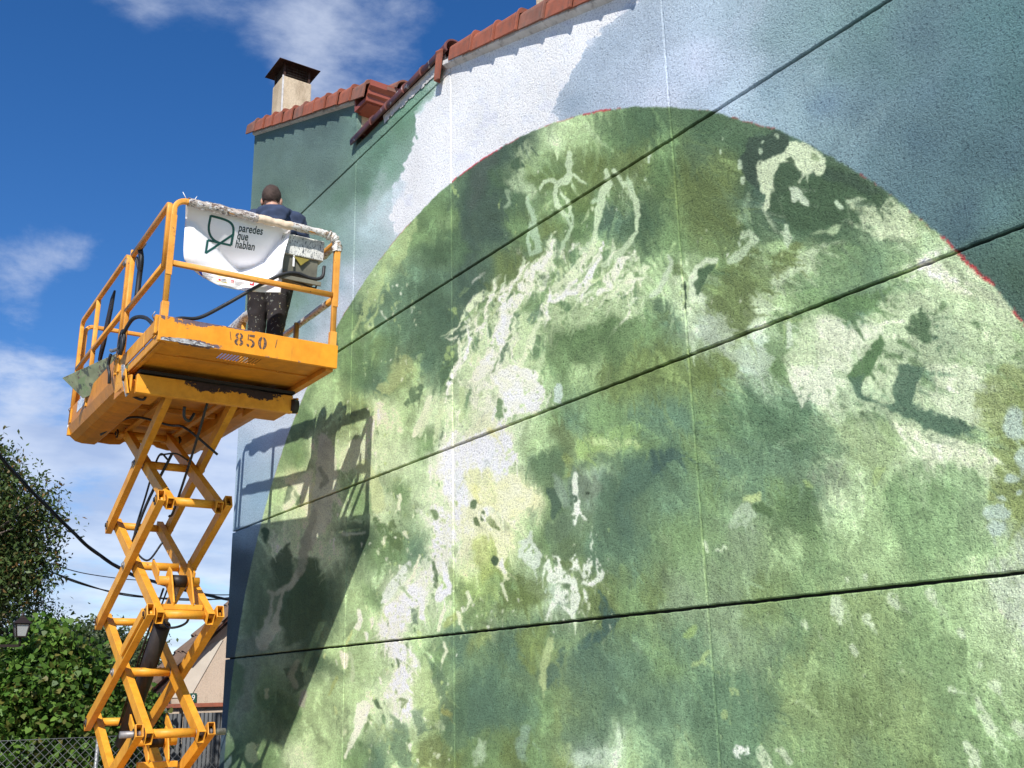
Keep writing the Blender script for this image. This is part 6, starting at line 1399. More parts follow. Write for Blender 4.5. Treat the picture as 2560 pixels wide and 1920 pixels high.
# the board the painter mixes on, sticking out over the side
P1 = pix(100 + 65 / 2.304, 420 + 1255 / 2.304, 'x', 1.62); P2 = pix(100 + 400 / 2.304, 420 + 1100 / 2.304, 'x', 1.93); P3 = pix(100 + 190 / 2.304, 420 + 1372 / 2.304, 'x', 1.80)
P4 = P3 + (P2 - P1) * 1.0
nrm = (P2 - P1).cross(P3 - P1).normalized() * 0.012
m = MB(); q = [P1, P2, P4, P3]; m.add(q + [v + nrm for v in q], [(0, 1, 2, 3), (7, 6, 5, 4), (0, 4, 5, 1), (1, 5, 6, 2), (2, 6, 7, 3), (3, 7, 4, 0)])
bd = m.build('mixing_board', splattered('green_stained_board', (0.28, 0.32, 0.20), [(0.16, 0.13, 0.11), (0.22, 0.30, 0.16), (0.10, 0.12, 0.10)], 5.5, 0.56, 0.5), None, bevel=0.002)
tag(bd, 'thin board stained green by paint, jutting out past the left guardrail', 'board')

# ---- banner
BW = [  # control net in photo pixels with depth along the lift (row by row, top to bottom)
    [(465, 508, 7.035), (560, 527, 7.03), (650, 545, 7.03), (728, 567, 7.035)],
    [(463, 560, 7.01), (556, 580, 6.965), (645, 600, 6.97), (716, 610, 7.01)],
    [(461, 635, 7.03), (550, 650, 6.985), (640, 662, 6.99), (706, 655, 7.03)],
    [(470, 662, 7.09), (545, 688, 7.085), (632, 700, 7.085), (704, 698, 7.09)],
    [(500, 690, 7.13), (556, 718, 7.10), (632, 731, 7.09), (701, 734, 7.075)]]
def cr(a, b, c, d, t): return 0.5 * ((2 * b) + (c - a) * t + (2 * a - 5 * b + 4 * c - d) * t * t + (3 * b - a - 3 * c + d) * t ** 3)
BG = [[pix(u, v, 'y', y_) for u, v, y_ in row] for row in BW]
camv = Vector(CAMPOS)
def bsurf(u, v):
    nr, ncl = len(BG), len(BG[0]); fu = u * (ncl - 1); fv = v * (nr - 1); iu = min(int(fu), ncl - 2); iv = min(int(fv), nr - 2); tu = fu - iu; tv = fv - iv
    def g(i, j):
        i2 = min(max(i, 0), nr - 1); j2 = min(max(j, 0), ncl - 1); p = BG[i2][j2].copy()
        if j < 0: p = p * 2 - BG[i2][1]
        if j > ncl - 1: p = p * 2 - BG[i2][ncl - 2]
        if i < 0: p = p * 2 - BG[1][j2]
        if i > nr - 1: p = p * 2 - BG[nr - 2][j2]
        return p
    rows = [cr(*[g(iv + di, iu + dj) for dj in (-1, 0, 1, 2)], tu) for di in (-1, 0, 1, 2)]
    p = cr(*rows, tv)
    # folds radiating from the lower right corner and a soft one at the top right
    f1 = math.exp(-(((u - 0.80) * 1.0 + (v - 0.55) * 0.55) / 0.055) ** 2) * min(1, max(0, (v - 0.25) * 2)) * 0.020
    f2 = math.exp(-(((u - 0.97) + (v - 0.62) * 0.9) / 0.05) ** 2) * max(0, v - 0.3) * 0.03
    f3 = -math.exp(-(((u - 0.88) + (v - 0.5) * 0.75) / 0.05) ** 2) * max(0, v - 0.2) * 0.02
    f4 = 0.006 * math.sin(u * 7 + v * 3) * v
    # the upper half sags back under the rail to a slanting crease, then swells out again
    vl = 0.0; KN = ((0, .20), (.10, .24), (.30, .42), (.52, .62), (.58, .58), (.75, .46), (.90, .25), (1.0, .06))
    for (a, va), (b_, vb) in zip(KN[:-1], KN[1:]):
        if a <= u <= b_: vl = va + (vb - va) * (u - a) / (b_ - a)
    dep = 0.50 * v if v < vl else 0.50 * vl * max(0.0, 1 - (v - vl) / max(0.12, 0.80 - vl)) ** 1.0
    yn = p.y - (f1 + f2 + f3) + f4 + dep
    return camv + (p - camv) * (yn / p.y)
NU, NV = 60, 48
m = MB(); m.add([bsurf(i / NU, j / NV) for j in range(NV + 1) for i in range(NU + 1)], [(j * (NU + 1) + i, j * (NU + 1) + i + 1, (j + 1) * (NU + 1) + i + 1, (j + 1) * (NU + 1) + i) for j in range(NV) for i in range(NU)], True)
M_VINYL, nt, b = newmat('white_vinyl')
b.inputs['Base Color'].default_value = (0.80, 0.80, 0.83, 1); b.inputs['Roughness'].default_value = 0.42
pz = objcoord(nt); bump(nt, b, nd(nt, 'TexNoise', {'Vector': pz, 'Scale': 9.0, 'Detail': 3.0}).outputs['Fac'], 0.25, 0.01)
banner = m.build('banner', M_VINYL, None)
tag(banner, 'white vinyl banner with dark green logo and words, tied to the lift guardrail', 'banner')
sol = banner.modifiers.new('thickness', 'SOLIDIFY'); sol.thickness = 0.0012; sol.offset = 0
from mathutils.bvhtree import BVHTree
bbm = bmesh.new(); bbm.from_mesh(banner.data); bvh = BVHTree.FromBMesh(bbm); bbm.free()
camv = Vector(CAMPOS)
def onto(u, v, lift_=0.0022):
    """print position on the banner's surface"""
    d = Vector(CAMROT @ np.array([u - 1280.0, v - 960.0, FOC])).normalized()
    h = bvh.ray_cast(camv, d)
    if h[0] is None: h0 = pix(u, v, 'y', 7.0); return h0
    n_ = h[1] if h[1].y < 0 else -h[1]
    return h[0] + n_ * lift_
def z2(x, y): return (420 + x / 5.924, 480 + y / 5.924)
M_PRINT = simple('dark_green_print', (0.010, 0.085, 0.075), 0.45, var=0.1, bmp=0)
M_PRINT2 = simple('blackish_print', (0.012, 0.035, 0.040), 0.45, var=0.1, bmp=0)
def ink(pts, w, mat, name, closed=False, parent=banner, sub=6):
    """a printed line of width w (in z2 pixels)"""
    P = [Vector((x, y, 0)) for x, y in pts]
    if closed: P.append(P[0].copy())
    m = MB(); n = len(P); L = []; Rr = []
    for i, p in enumerate(P):
        if closed: a = P[(i - 1) % (n - 1)]; c = P[(i + 1) % (n - 1)] if i < n - 1 else P[1]
        else: a = P[max(i - 1, 0)]; c = P[min(i + 1, n - 1)]
        t1 = (p - a).normalized() if (p - a).length > 0 else (c - p).normalized(); t2 = (c - p).normalized() if (c - p).length > 0 else t1
        n1 = Vector((-t1.y, t1.x, 0)); n2 = Vector((-t2.y, t2.x, 0)); nn = (n1 + n2).normalized(); k = 1 / max(0.45, nn.dot(n1))
        L.append(p + nn * w / 2 * k); Rr.append(p - nn * w / 2 * k)
    for i in range(n - 1):
        for k in range(sub):
            a, b_ = k / sub, (k + 1) / sub
            q = [L[i].lerp(L[i + 1], a), L[i].lerp(L[i + 1], b_), Rr[i].lerp(Rr[i + 1], b_), Rr[i].lerp(Rr[i + 1], a)]
            m.add([onto(*z2(v.x, v.y)) for v in q], [(0, 1, 2, 3)])
    return m.build(name, mat, parent, recalc=False)
# emblem: a rounded P-like frame crossed into a small triangle
def bez(a, b, c, d, n=10): 
    A, B, C_, D = [Vector((*k, 0)) for k in (a, b, c, d)]
    return [tuple(((1 - t) ** 3 * A + 3 * (1 - t) ** 2 * t * B + 3 * (1 - t) * t * t * C_ + t ** 3 * D)[:2]) for t in [k / n for k in range(n + 1)]]
frame = bez((640, 370), (900, 440), (965, 470), (965, 610), 14) + [(955, 700), (925, 810), (760, 765)] + bez((700, 750), (610, 680), (590, 610), (605, 500), 8) + [(625, 380)]
ink(bez((632, 372), (905, 440), (985, 470), (958, 640), 16) + [(926, 812)], 34, M_PRINT, 'emblem_line', sub=3)
ink([(926, 812), (583, 732)], 32, M_PRINT, 'emblem_line')
ink([(583, 732), (560, 925)], 32, M_PRINT, 'emblem_line')
ink([(560, 922), (955, 652)], 34, M_PRINT, 'emblem_line')
ink(bez((742, 768), (640, 730), (585, 640), (605, 500), 10) + [(632, 364)], 34, M_PRINT, 'emblem_line', sub=3)
def words(txt, x, y, size, mat, angle, shear=0.0, xs=1.0, parent=banner, name='lettering', bold=0.0):
    cu = bpy.data.curves.new('t', 'FONT'); cu.body = txt; cu.size = size; cu.resolution_u = 4; cu.offset = bold; cu.space_character = 1.02
    to = bpy.data.objects.new('t', cu); COL.objects.link(to)
    dg = bpy.context.evaluated_depsgraph_get(); me = bpy.data.meshes.new_from_object(to.evaluated_get(dg))
    bpy.data.objects.remove(to)
    ca, sa = math.cos(R(angle)), math.sin(R(angle))
    bm = bmesh.new(); bm.from_mesh(me)
    for v in bm.verts:
        px_, py_ = v.co.x * xs, v.co.y
        px_ += py_ * shear
        X = x + px_ * ca + py_ * sa; Yp = y + px_ * sa - py_ * ca
        v.co = onto(*z2(X, Yp))
    bm.to_mesh(me); bm.free(); me.materials.clear(); me.materials.append(mat); me.name = name
    return mesh_obj(name, me, parent)
words('paredes', 1030, 600, 168, M_PRINT2, 9.5, 0.02, 0.66, bold=2.5)
words('que', 1008, 715, 168, M_PRINT2, 9.5, 0.02, 0.66, bold=2.5)
words('hablan', 980, 842, 168, M_PRINT2, 9.5, 0.02, 0.66, bold=2.5)
def patch(pts, mat, name):
    m = MB(); m.add([onto(*z2(*p)) for p in pts], [tuple(range(len(pts)))]); return m.build(name, mat, banner, recalc=False)
M_EU = simple('print_blue', (0.02, 0.05, 0.42), 0.5, var=0.05, bmp=0); M_YL = simple('print_yellow', (0.80, 0.62, 0.03), 0.5, var=0.05, bmp=0); M_RD = simple('print_red', (0.62, 0.02, 0.04), 0.5, var=0.05, bmp=0); M_GY = simple('print_grey', (0.22, 0.25, 0.33), 0.5, var=0.05, bmp=0)
patch([(455, 1175), (510, 1190), (528, 1250), (500, 1240)], M_EU, 'flag_print')
patch([(732, 1245), (893, 1278), (888, 1365), (728, 1332)], M_YL, 'flag_print')
patch([(755, 1268), (785, 1272), (790, 1325), (760, 1322)], M_RD, 'crest_print')
patch([(1215, 1342), (1275, 1352), (1272, 1402), (1212, 1392)], M_RD, 'logo_print')
words('TR', 935, 1358, 66, M_RD, 9.5, 0, 0.55, bold=1)
for tx, x, y, s in (('Financiado por', 533, 1222, 27), ('la Unión Europea', 533, 1255, 27), ('NextGenerationEU', 533, 1285, 21), ('GOBIERNO', 797, 1305, 19), ('DE ESPAÑA', 797, 1325, 19), ('MINISTERIO', 797, 1345, 19), ('Plan de Recuperación,', 992, 1342, 21), ('Transformación', 992, 1364, 21), ('y Resiliencia', 992, 1384, 21)):
    words(tx, x, y, s, M_GY if x != 797 else M_PRINT2, 9.5, 0, 0.75)

# the machine stands a little askew of the wall and of the level: turn it, and all that it carries, as surveyed
def lift_pose():
    a, b, c = 0.037, 0.034, -0.008
    v = Vector((math.sin(a) * math.cos(b), math.cos(a) * math.cos(b), math.sin(b)))
    u0 = Vector((math.cos(a), -math.sin(a), 0)); w0 = u0.cross(v)
    u = u0 * math.cos(c) + w0 * math.sin(c); w = u.cross(v)
    Rm = Matrix((u, v, w)).transposed().to_4x4()
    return Matrix.Translation((1.823, 6.995, 4.03)) @ Rm @ Matrix.Translation((-1.84, -6.97, -4.03))
LIFT_POSE = lift_pose()
def carried(o):
    m = LIFT_POSE @ world_of(o)
    l, q, s_ = m.decompose(); o.location = l; o.rotation_mode = 'XYZ'; o.rotation_euler = q.to_euler()
for o in (lift, flap, ly, bd, banner): carried(o)
# ------------------------------------------------------------------ the painter, seen from behind
def blobmesh(name, parts, voxel, mat, parent, fold=0.0, fscale=6.0, smooth=2, fdir=(1, 1, 1), seed=0.0):
    """lofted limbs fused into one continuous skin"""
    m = MB()
    for p in parts:
        if p[0] == 'loft':          # list of (centre, rx, ry[, tilt axis]) rings in horizontal-ish planes
            rings = p[1]; n = 20; C = [Vector(r_[0]) for r_ in rings]; vs = []
            for i, r_ in enumerate(rings):
                t = (C[min(i + 1, len(C) - 1)] - C[max(i - 1, 0)]).normalized()
                side = Vector(p[2]) if len(p) > 2 else Vector((1, 0, 0))
                side = (side - t * side.dot(t)).normalized(); oth = t.cross(side)
                vs += [C[i] + side * (r_[1] * math.cos(2 * math.pi * k / n)) + oth * (r_[2] * math.sin(2 * math.pi * k / n)) for k in range(n)]
            fs = [(i * n + k, i * n + (k + 1) % n, (i + 1) * n + (k + 1) % n, (i + 1) * n + k) for i in range(len(rings) - 1) for k in range(n)]
            fs += [tuple(reversed(range(n))), tuple(range((len(rings) - 1) * n, len(rings) * n))]
            m.add(vs, fs, True)
        elif p[0] == 'ell':
            c, r3, e = Vector(p[1]), p[2], Matrix.Rotation(R(p[3] if len(p) > 3 else 0), 3, 'X')
            vs = []; nu, nv = 18, 12
            for j in range(nv + 1):
                for k in range(nu):
                    th, ph = math.pi * j / nv, 2 * math.pi * k / nu
                    vs.append(c + e @ Vector((r3[0] * math.sin(th) * math.cos(ph), r3[1] * math.sin(th) * math.sin(ph), r3[2] * math.cos(th) + 1e-5 * k)))
            m.add(vs, [(j * nu + k, j * nu + (k + 1) % nu, (j + 1) * nu + (k + 1) % nu, (j + 1) * nu + k) for j in range(nv) for k in range(nu)], True)
    o = m.build(name, mat)
    md = o.modifiers.new('r', 'REMESH'); md.mode = 'VOXEL'; md.voxel_size = voxel; md.use_smooth_shade = True
    ms = o.modifiers.new('s', 'SMOOTH'); ms.iterations = smooth; ms.factor = 0.6
    me = bpy.data.meshes.new_from_object(o.evaluated_get(bpy.context.evaluated_depsgraph_get()))
    bpy.data.objects.remove(o)
    if fold:
        nrm = [v.normal.copy() for v in me.vertices]
        for v, n_ in zip(me.vertices, nrm):
            q = Vector((v.co.x * fdir[0], v.co.y * fdir[1], v.co.z * fdir[2])) * fscale + Vector((seed, seed, seed))
            f = 1 - abs(mnoise.noise(q)) * 2.2; g = mnoise.noise(q * 2.3 + Vector((7, 3, 1)))
            v.co += n_ * (fold * f + fold * 0.4 * g)
    me.name = name; me.materials.clear(); me.materials.append(mat)
    for p_ in me.polygons: p_.use_smooth = True
    return mesh_obj(name, me, parent)

M_SKIN = simple('skin', (0.50, 0.27, 0.19), 0.55, var=0.12, scale=30, bmp=0.05)
M_HAIR = simple('short_brown_hair', (0.055, 0.034, 0.027), 0.8, var=0.6, scale=120, bmp=0.8)
M_HOOD = splattered('navy_hoodie_cloth', (0.026, 0.042, 0.088), [(0.35, 0.36, 0.38)], 38.0, 0.755, 0.9)
M_HEM = splattered('paint_stained_shirt', (0.05, 0.06, 0.065), [(0.30, 0.34, 0.36), (0.12, 0.16, 0.14), (0.02, 0.02, 0.02)], 24.0, 0.56, 0.9)
M_TROU = splattered('paint_stained_trousers', (0.017, 0.014, 0.016), [(0.26, 0.23, 0.13), (0.20, 0.22, 0.20)], 26.0, 0.635, 0.9)
M_SHOE = splattered('paint_stained_boots', (0.018, 0.017, 0.018), [(0.30, 0.32, 0.32)], 40.0, 0.60, 0.8)

px_ = pix(590 * 1.15732, 600 * 1.15732, 'y', 7.66)
person = thing('person', 'painter in navy hoodie and stained black trousers standing on the lift, back turned', 'person', (0, 0, 0))
# figure in its own frame: facing +Y, feet at z = 0
HT = 1.72
hd = Vector((-0.055, 0.045, 1.585))                 # bowed head
Lsh, Rsh = Vector((-0.175, -0.01, 1.385)), Vector((0.175, -0.01, 1.375))
Lel, Rel = Vector((-0.265, 0.08, 1.16)), Vector((0.275, 0.10, 1.15))
Lwr, Rwr = Vector((-0.13, 0.31, 1.13)), Vector((0.13, 0.33, 1.16))
def limb(pts, rad):
    return ('loft', [(p, r_, r_ * k) for p, r_, k in zip(pts, rad, [1.0] * len(pts))])
def limb2(ptsr, side=(1, 0, 0)): return ('loft', [(Vector(p), a, b) for p, a, b in ptsr], side)
LH, RH = Vector((-0.095, 0.0, 0.90)), Vector((0.095, 0.0, 0.90))
LK, RK = Vector((-0.105, 0.045, 0.49)), Vector((0.065, 0.00, 0.49))
LA, RA = Vector((-0.085, 0.03, 0.085)), Vector((0.060, -0.05, 0.085))
body = []
body += [('ell', hd + Vector((0, -0.005, 0.03)), (0.076, 0.096, 0.100), -22), ('ell', hd + Vector((0, 0.045, -0.035)), (0.058, 0.060, 0.078), -22)]   # skull, jaw
nz = hd + Vector((0, 0.108, -0.028)); body += [('ell', nz, (0.012, 0.018, 0.024), -22), ('ell', hd + Vector((-0.028, 0.088, 0.008)), (0.014, 0.012, 0.010), 0), ('ell', hd + Vector((0.028, 0.088, 0.008)), (0.014, 0.012, 0.010), 0), ('ell', hd + Vector((0, 0.098, -0.066)), (0.022, 0.012, 0.009), 0)]
for s_ in (-1, 1): body += [('ell', hd + Vector((s_ * 0.079, 0.008, -0.012)), (0.015, 0.026, 0.038), -10)]
body += [limb2([((0, 0.0, 1.40), 0.062, 0.062), ((-0.025, 0.015, 1.47), 0.055, 0.055), ((-0.048, 0.03, 1.54), 0.053, 0.056)])]
body += [limb2([((0, 0, 0.86), 0.150, 0.105), ((0, 0, 0.97), 0.145, 0.100), ((0, 0, 1.12), 0.130, 0.090), ((0, -0.01, 1.28), 0.155, 0.105), ((0, -0.01, 1.39), 0.150, 0.085), ((0, -0.005, 1.44), 0.080, 0.065)])]
for sh, el, wr in ((Lsh, Lel, Lwr), (Rsh, Rel, Rwr)):
    body += [limb2([(sh, 0.055, 0.055), (sh.lerp(el, .5), 0.046, 0.046), (el, 0.038, 0.038)]), limb2([(el, 0.040, 0.040), (el.lerp(wr, .35), 0.039, 0.037), (wr, 0.025, 0.022)])]
    d = (wr - el).normalized(); sd_ = Vector((0, 0, 1)); n_ = d.cross(sd_).normalized()
    palm = wr + d * 0.045
    body += [limb2([(wr - d * 0.01, 0.024, 0.018), (wr + d * 0.03, 0.036, 0.016), (wr + d * 0.085, 0.040, 0.014)], sd_)]
    sg = -1 if el.x < 0 else 1
    for q, (off, L) in enumerate(((0.030, 0.072), (0.010, 0.080), (-0.010, 0.074), (-0.029, 0.058))):
        b0 = wr + d * 0.082 + sd_ * off; k1 = b0 + d * L * 0.45; inw = Vector((-sg, 0.2, 0)).normalized()
        k2 = k1 + (d * 0.6 + inw * 0.8).normalized() * L * 0.33; k3 = k2 + (d * 0.1 + inw).normalized() * L * 0.26
        body += [limb2([(b0 - d * 0.02, 0.0095, 0.0095), (k1, 0.0085, 0.0085), (k2, 0.0078, 0.0078), (k3, 0.0065, 0.0065)], sd_)]
    t0 = wr + d * 0.025 + sd_ * 0.028; inw = Vector((-sg, 0.2, 0)).normalized()
    body += [limb2([(t0, 0.013, 0.013), (t0 + (sd_ * .7 + d * .5 + inw * .4).normalized() * 0.035, 0.0105, 0.0105), (t0 + (sd_ * .5 + d * .9 + inw * .6).normalized() * 0.065, 0.008, 0.008)], n_)]
for hp, kn, an in ((LH, LK, LA), (RH, RK, RA)):
    body += [limb2([(hp, 0.088, 0.092), (hp.lerp(kn, .5), 0.074, 0.078), (kn, 0.055, 0.058), (kn.lerp(an, .35), 0.054, 0.058), (kn.lerp(an, .8), 0.036, 0.038), (an, 0.036, 0.040)])]
    body += [('ell', an + Vector((0, 0.055, -0.045)), (0.040, 0.115, 0.035))]
bo = blobmesh('body', body, 0.0075, M_SKIN, person, smooth=3)
# hair: close-cropped shell over the skull, open at the face and ears
hb = MB(); nu, nv = 56, 36; e = Matrix.Rotation(R(-22), 3, 'X')
vs = []; ok = []
for j in range(nv + 1):
    for k in range(nu):
        th, ph = math.pi * j / nv * 0.86, 2 * math.pi * k / nu
        front = math.sin(ph)                       # +1 towards the face
        th2 = th * (1.0 - 0.38 * max(0, front) - 0.16 * abs(math.cos(ph)) ** 3)
        v = Vector((0.081 * math.sin(th2) * math.cos(ph), 0.102 * math.sin(th2) * math.sin(ph), 0.106 * math.cos(th2)))
        v *= 1 + 0.035 * mnoise.noise(v * 70) + 0.02 * mnoise.noise(v * 190)
        vs.append(hd + Vector((0, -0.005, 0.03)) + e @ v)
hb.add(vs, [(j * nu + k, j * nu + (k + 1) % nu, (j + 1) * nu + (k + 1) % nu, (j + 1) * nu + k) for j in range(nv) for k in range(nu)], True)
hr_ = hb.build('hair', M_HAIR, person); so = hr_.modifiers.new('s', 'SOLIDIFY'); so.thickness = 0.006; so.offset = -1
ck = [limb2([((0, 0, 0.93), 0.172, 0.125), ((0, -0.005, 1.02), 0.170, 0.128), ((0, -0.01, 1.15), 0.168, 0.125), ((0, -0.02, 1.28), 0.182, 0.130), ((0, -0.02, 1.37), 0.160, 0.108), ((0, -0.01, 1.425), 0.115, 0.085), ((0, 0.0, 1.455), 0.082, 0.072)])]
for sh, el, wr in ((Lsh, Lel, Lwr), (Rsh, Rel, Rwr)):
    ck += [('ell', sh, (0.074, 0.074, 0.070)), limb2([(sh, 0.070, 0.068), (sh.lerp(el, .5), 0.060, 0.058), (el, 0.056, 0.055)]), ('ell', el, (0.056, 0.056, 0.055)), limb2([(el, 0.056, 0.053), (el.lerp(wr, .5), 0.055, 0.052), (el.lerp(wr, .93), 0.042, 0.038)])]
# hood lying bunched on the upper back, with rolls round the neck
ck += [('ell', (0, -0.115, 1.395), (0.135, 0.050, 0.065), 20), ('ell', (0, -0.135, 1.345), (0.110, 0.042, 0.060), 10), ('ell', (-0.085, -0.055, 1.435), (0.060, 0.070, 0.035), 15), ('ell', (0.085, -0.055, 1.435), (0.060, 0.070, 0.035), 15), ('ell', (-0.085, 0.03, 1.43), (0.035, 0.06, 0.035), 0), ('ell', (0.085, 0.03, 1.43), (0.035, 0.06, 0.035), 0)]
blobmesh('hoodie', ck, 0.011, M_HOOD, person, fold=0.014, fscale=6.5, smooth=1, fdir=(1.0, 1.2, 1.7), seed=3.1)
blobmesh('shirt_hem', [limb2([((0, 0, 0.815), 0.168, 0.128), ((0, 0, 0.88), 0.168, 0.126), ((0, 0, 0.96), 0.160, 0.118)])], 0.012, M_HEM, person, fold=0.006, fscale=9, seed=1)
tr = [limb2([((0, 0, 0.80), 0.150, 0.118), ((0, 0, 0.90), 0.158, 0.116)])]
for hp, kn, an in ((LH, LK, LA), (RH, RK, RA)):
    tr += [limb2([(hp + Vector((0, 0, -0.02)), 0.098, 0.112), (hp.lerp(kn, .35), 0.096, 0.102), (kn, 0.072, 0.078), (kn.lerp(an, .5), 0.062, 0.068), (an + Vector((0, 0, 0.03)), 0.058, 0.066), (an + Vector((0, 0, -0.035)), 0.058, 0.066)])]
blobmesh('trousers', tr, 0.011, M_TROU, person, fold=0.008, fscale=7, smooth=1, fdir=(1, 1, 1.3), seed=8.0)
for an in (LA, RA):
    blobmesh('shoe', [('ell', an + Vector((0, 0.055, -0.040)), (0.050, 0.135, 0.045)), limb2([(an + Vector((0, -0.005, -0.07)), 0.045, 0.055), (an + Vector((0, 0, 0.02)), 0.048, 0.055)])], 0.008, M_SHOE, person)
person.location = (px_.x - 0.045, 7.66, 4.080); person.rotation_euler = (0, 0, R(-30))
carried(person)
# ------------------------------------------------------------------ ground and the far side of the lane
rb = random.Random(21)
def sheet(name, x0, y0, x1, y1, z, mat, n=1):
    m = MB(); m.add([(x0, y0, z), (x1, y0, z), (x1, y1, z), (x0, y1, z)], [(0, 1, 2, 3)])
    o = m.build(name, mat, recalc=False); o['kind'] = 'structure'; return o
M_GROUND = simple('dry_grassy_soil', (0.13, 0.115, 0.07), 0.95, var=0.35, scale=1.2, bmp=0.4, dirt=(0.07, 0.085, 0.035))
M_PAVE = simple('pale_concrete_lane', (0.30, 0.285, 0.26), 0.9, var=0.18, scale=3.0, bmp=0.2, dirt=(0.18, 0.17, 0.155))
sheet('ground', -900, -900, 900, 900, -0.005, M_GROUND)
sheet('lane', -14, -60, 3.99, 12.2, 0.0, M_PAVE)

# neighbouring house with its gable end on the lane, in old beige render
nh = thing('old_house', 'low old house with stained beige gable and mossy tiles beyond the mural corner', 'house', (6.0, 15.4, 0))
YG = 15.2
rl0 = pix(180 + 1325 / 3.457, 1440 + 372 / 3.457, 'y', YG); rl1 = pix(180 + 640 / 3.457, 1440 + 1015 / 3.457, 'y', YG)
sl = (rl0.z - rl1.z) / (rl0.x - rl1.x)
xa = rl1.x - 0.9; za = rl1.z - sl * 0.9
xr_ = rl0.x + 2.2; zr_ = rl0.z + sl * 2.2
m = MB(); m.prism([(xa + 0.25, 0.0), (xr_ * 2 - xa - 0.25, 0.0), (xr_ * 2 - xa - 0.25, za + 0.1), (xr_, zr_ - 0.10), (xa + 0.25, za + 0.12)], 1, YG, YG + 0.55)
gw = m.build('wall', M_BEIGE2, nh)
m = MB(); m.prism([(xa, za - 0.02), (xr_, zr_ - 0.02), (xr_, zr_ + 0.05), (xa, za + 0.05)], 1, YG - 0.14, YG + 0.6); m.build('roof', M_TILE2, nh)
m = MB(); m.prism([(xr_, zr_ - 0.02), (xr_ * 2 - xa, za - 0.02), (xr_ * 2 - xa, za + 0.05), (xr_, zr_ + 0.05)], 1, YG - 0.14, YG + 0.6); m.build('roof', M_TILE2, nh)
bt = MB(); pr = [(0.085 * math.cos(R(a)), 0.085 * math.sin(R(a))) for a in range(0, 181, 30)]; pr = pr + [(x * 0.8, z * 0.8) for x, z in reversed(pr)]; n = len(pr)
bt.add([(yy * 1.0, x * s_, z * s_) for yy, s_ in ((0, 1.08), (0.40, 0.88)) for x, z in pr], [(a, (a + 1) % n, n + (a + 1) % n, n + a) for a in range(n)] + [tuple(range(n)), tuple(range(2 * n - 1, n - 1, -1))])
tme = bt.mesh('roof_tile', simple('mossy_old_tile', (0.15, 0.10, 0.075), 0.95, var=0.5, scale=12, bmp=0.6, dirt=(0.06, 0.06, 0.05)))
ang = math.atan(sl); k = 0; x = xa - 0.03
while x < xr_ - 0.2:
    for row in range(3):
        o = mesh_obj('roof_tile', tme, nh); o.location = (x, YG - 0.09 + row * 0.19, za + 0.045 + (x - xa) * sl + rb.uniform(-.012, .012)); o.rotation_euler = (rb.uniform(-.06, .06), -ang + 0.03 + rb.uniform(-.03, .03), rb.uniform(-.05, .05))
    x += 0.33 * math.cos(ang); k += 1
# smooth paler render patch down the gable, and a moulded terracotta ledge with a house number
m = MB(); m.prism([(rl1.x + 0.2, 1.60), (rl1.x + 0.62, 1.60), (rl0.x - 0.02, rl0.z - 0.30), (rl0.x - 0.20, rl0.z - 0.36)], 1, YG - 0.012, YG - 0.001); m.build('render_patch', simple('pale_render_patch', (0.62, 0.56, 0.48), 0.9, var=0.12, scale=8), nh)
YL = 14.6
lz = 1.50
m = MB(); m.box((3.3, YL, 0.0), (7.0, YL + 0.2, lz - 0.03)); ledge = m.build('garden_wall', M_BEIGE2, None)
tag(ledge, 'low rendered wall with a red tile ledge above the grey corrugated gate', 'wall')
m = MB(); m.box((3.25, YL - 0.05, lz - 0.03), (7.0, YL + 0.24, lz + 0.02)); m.build('ledge', M_TILE, ledge)
pn = pix(180 + 1047 / 3.457, 1440 + 1053 / 3.457, 'y', YG - 0.02)
sg_ = MB(); sg_.box((pn.x - 0.048, YG - 0.024, pn.z - 0.064), (pn.x + 0.048, YG - 0.014, pn.z + 0.064))
plate = sg_.build('house_number', simple('green_enamel', (0.018, 0.085, 0.065), 0.35, var=0.15, scale=20, bmp=0), None, bevel=0.003)
tag(plate, 'small green enamel house number plate reading 9', 'number plate')
cu = bpy.data.curves.new('t', 'FONT'); cu.body = '9'; cu.size = 0.11; cu.extrude = 0.0; cu.align_x = 'CENTER'; cu.align_y = 'CENTER'
to = bpy.data.objects.new('t', cu); COL.objects.link(to); me = bpy.data.meshes.new_from_object(to.evaluated_get(bpy.context.evaluated_depsgraph_get())); bpy.data.objects.remove(to)
me.transform(Matrix.Translation((pn.x, YG - 0.0275, pn.z)) @ Matrix.Rotation(R(90), 4, 'X')); me.materials.clear(); me.materials.append(M_WHITE); me.name = 'numeral'; mesh_obj('numeral', me, plate)

# corrugated sheet gate
M_CORR = simple('weathered_grey_sheet', (0.13, 0.135, 0.14), 0.6, 0.2, var=0.35, scale=4, bmp=0.1, dirt=(0.05, 0.05, 0.055))
gt = thing('corrugated_gate', 'grey corrugated metal gate in front of the old house, beside the mural corner', 'gate', (4.6, 13.9, 0))
for x0, x1, yy in ((3.55, 4.32, 13.92), (4.36, 5.2, 13.96)):
    m = MB(); n = int((x1 - x0) / 0.008); p_ = 0.055
    f = [(x0 + i * 0.008, yy + 0.010 * math.sin(2 * math.pi * i * 0.008 / p_)) for i in range(n + 1)]
    m.add([(a, b_, 0.0) for a, b_ in f] + [(a, b_, 1.40) for a, b_ in f], [(i, i + 1, n + 2 + i, n + 1 + i) for i in range(n)])
    s_ = m.build('corrugated_sheet', M_CORR, gt); q_ = s_.modifiers.new('s', 'SOLIDIFY'); q_.thickness = 0.002
for x0 in (3.53, 4.34, 5.2):
    m = MB(); m.box((x0 - 0.02, 13.98, 0.0), (x0 + 0.02, 14.02, 1.45)); m.build('gate_post', M_DKSTEEL, gt)
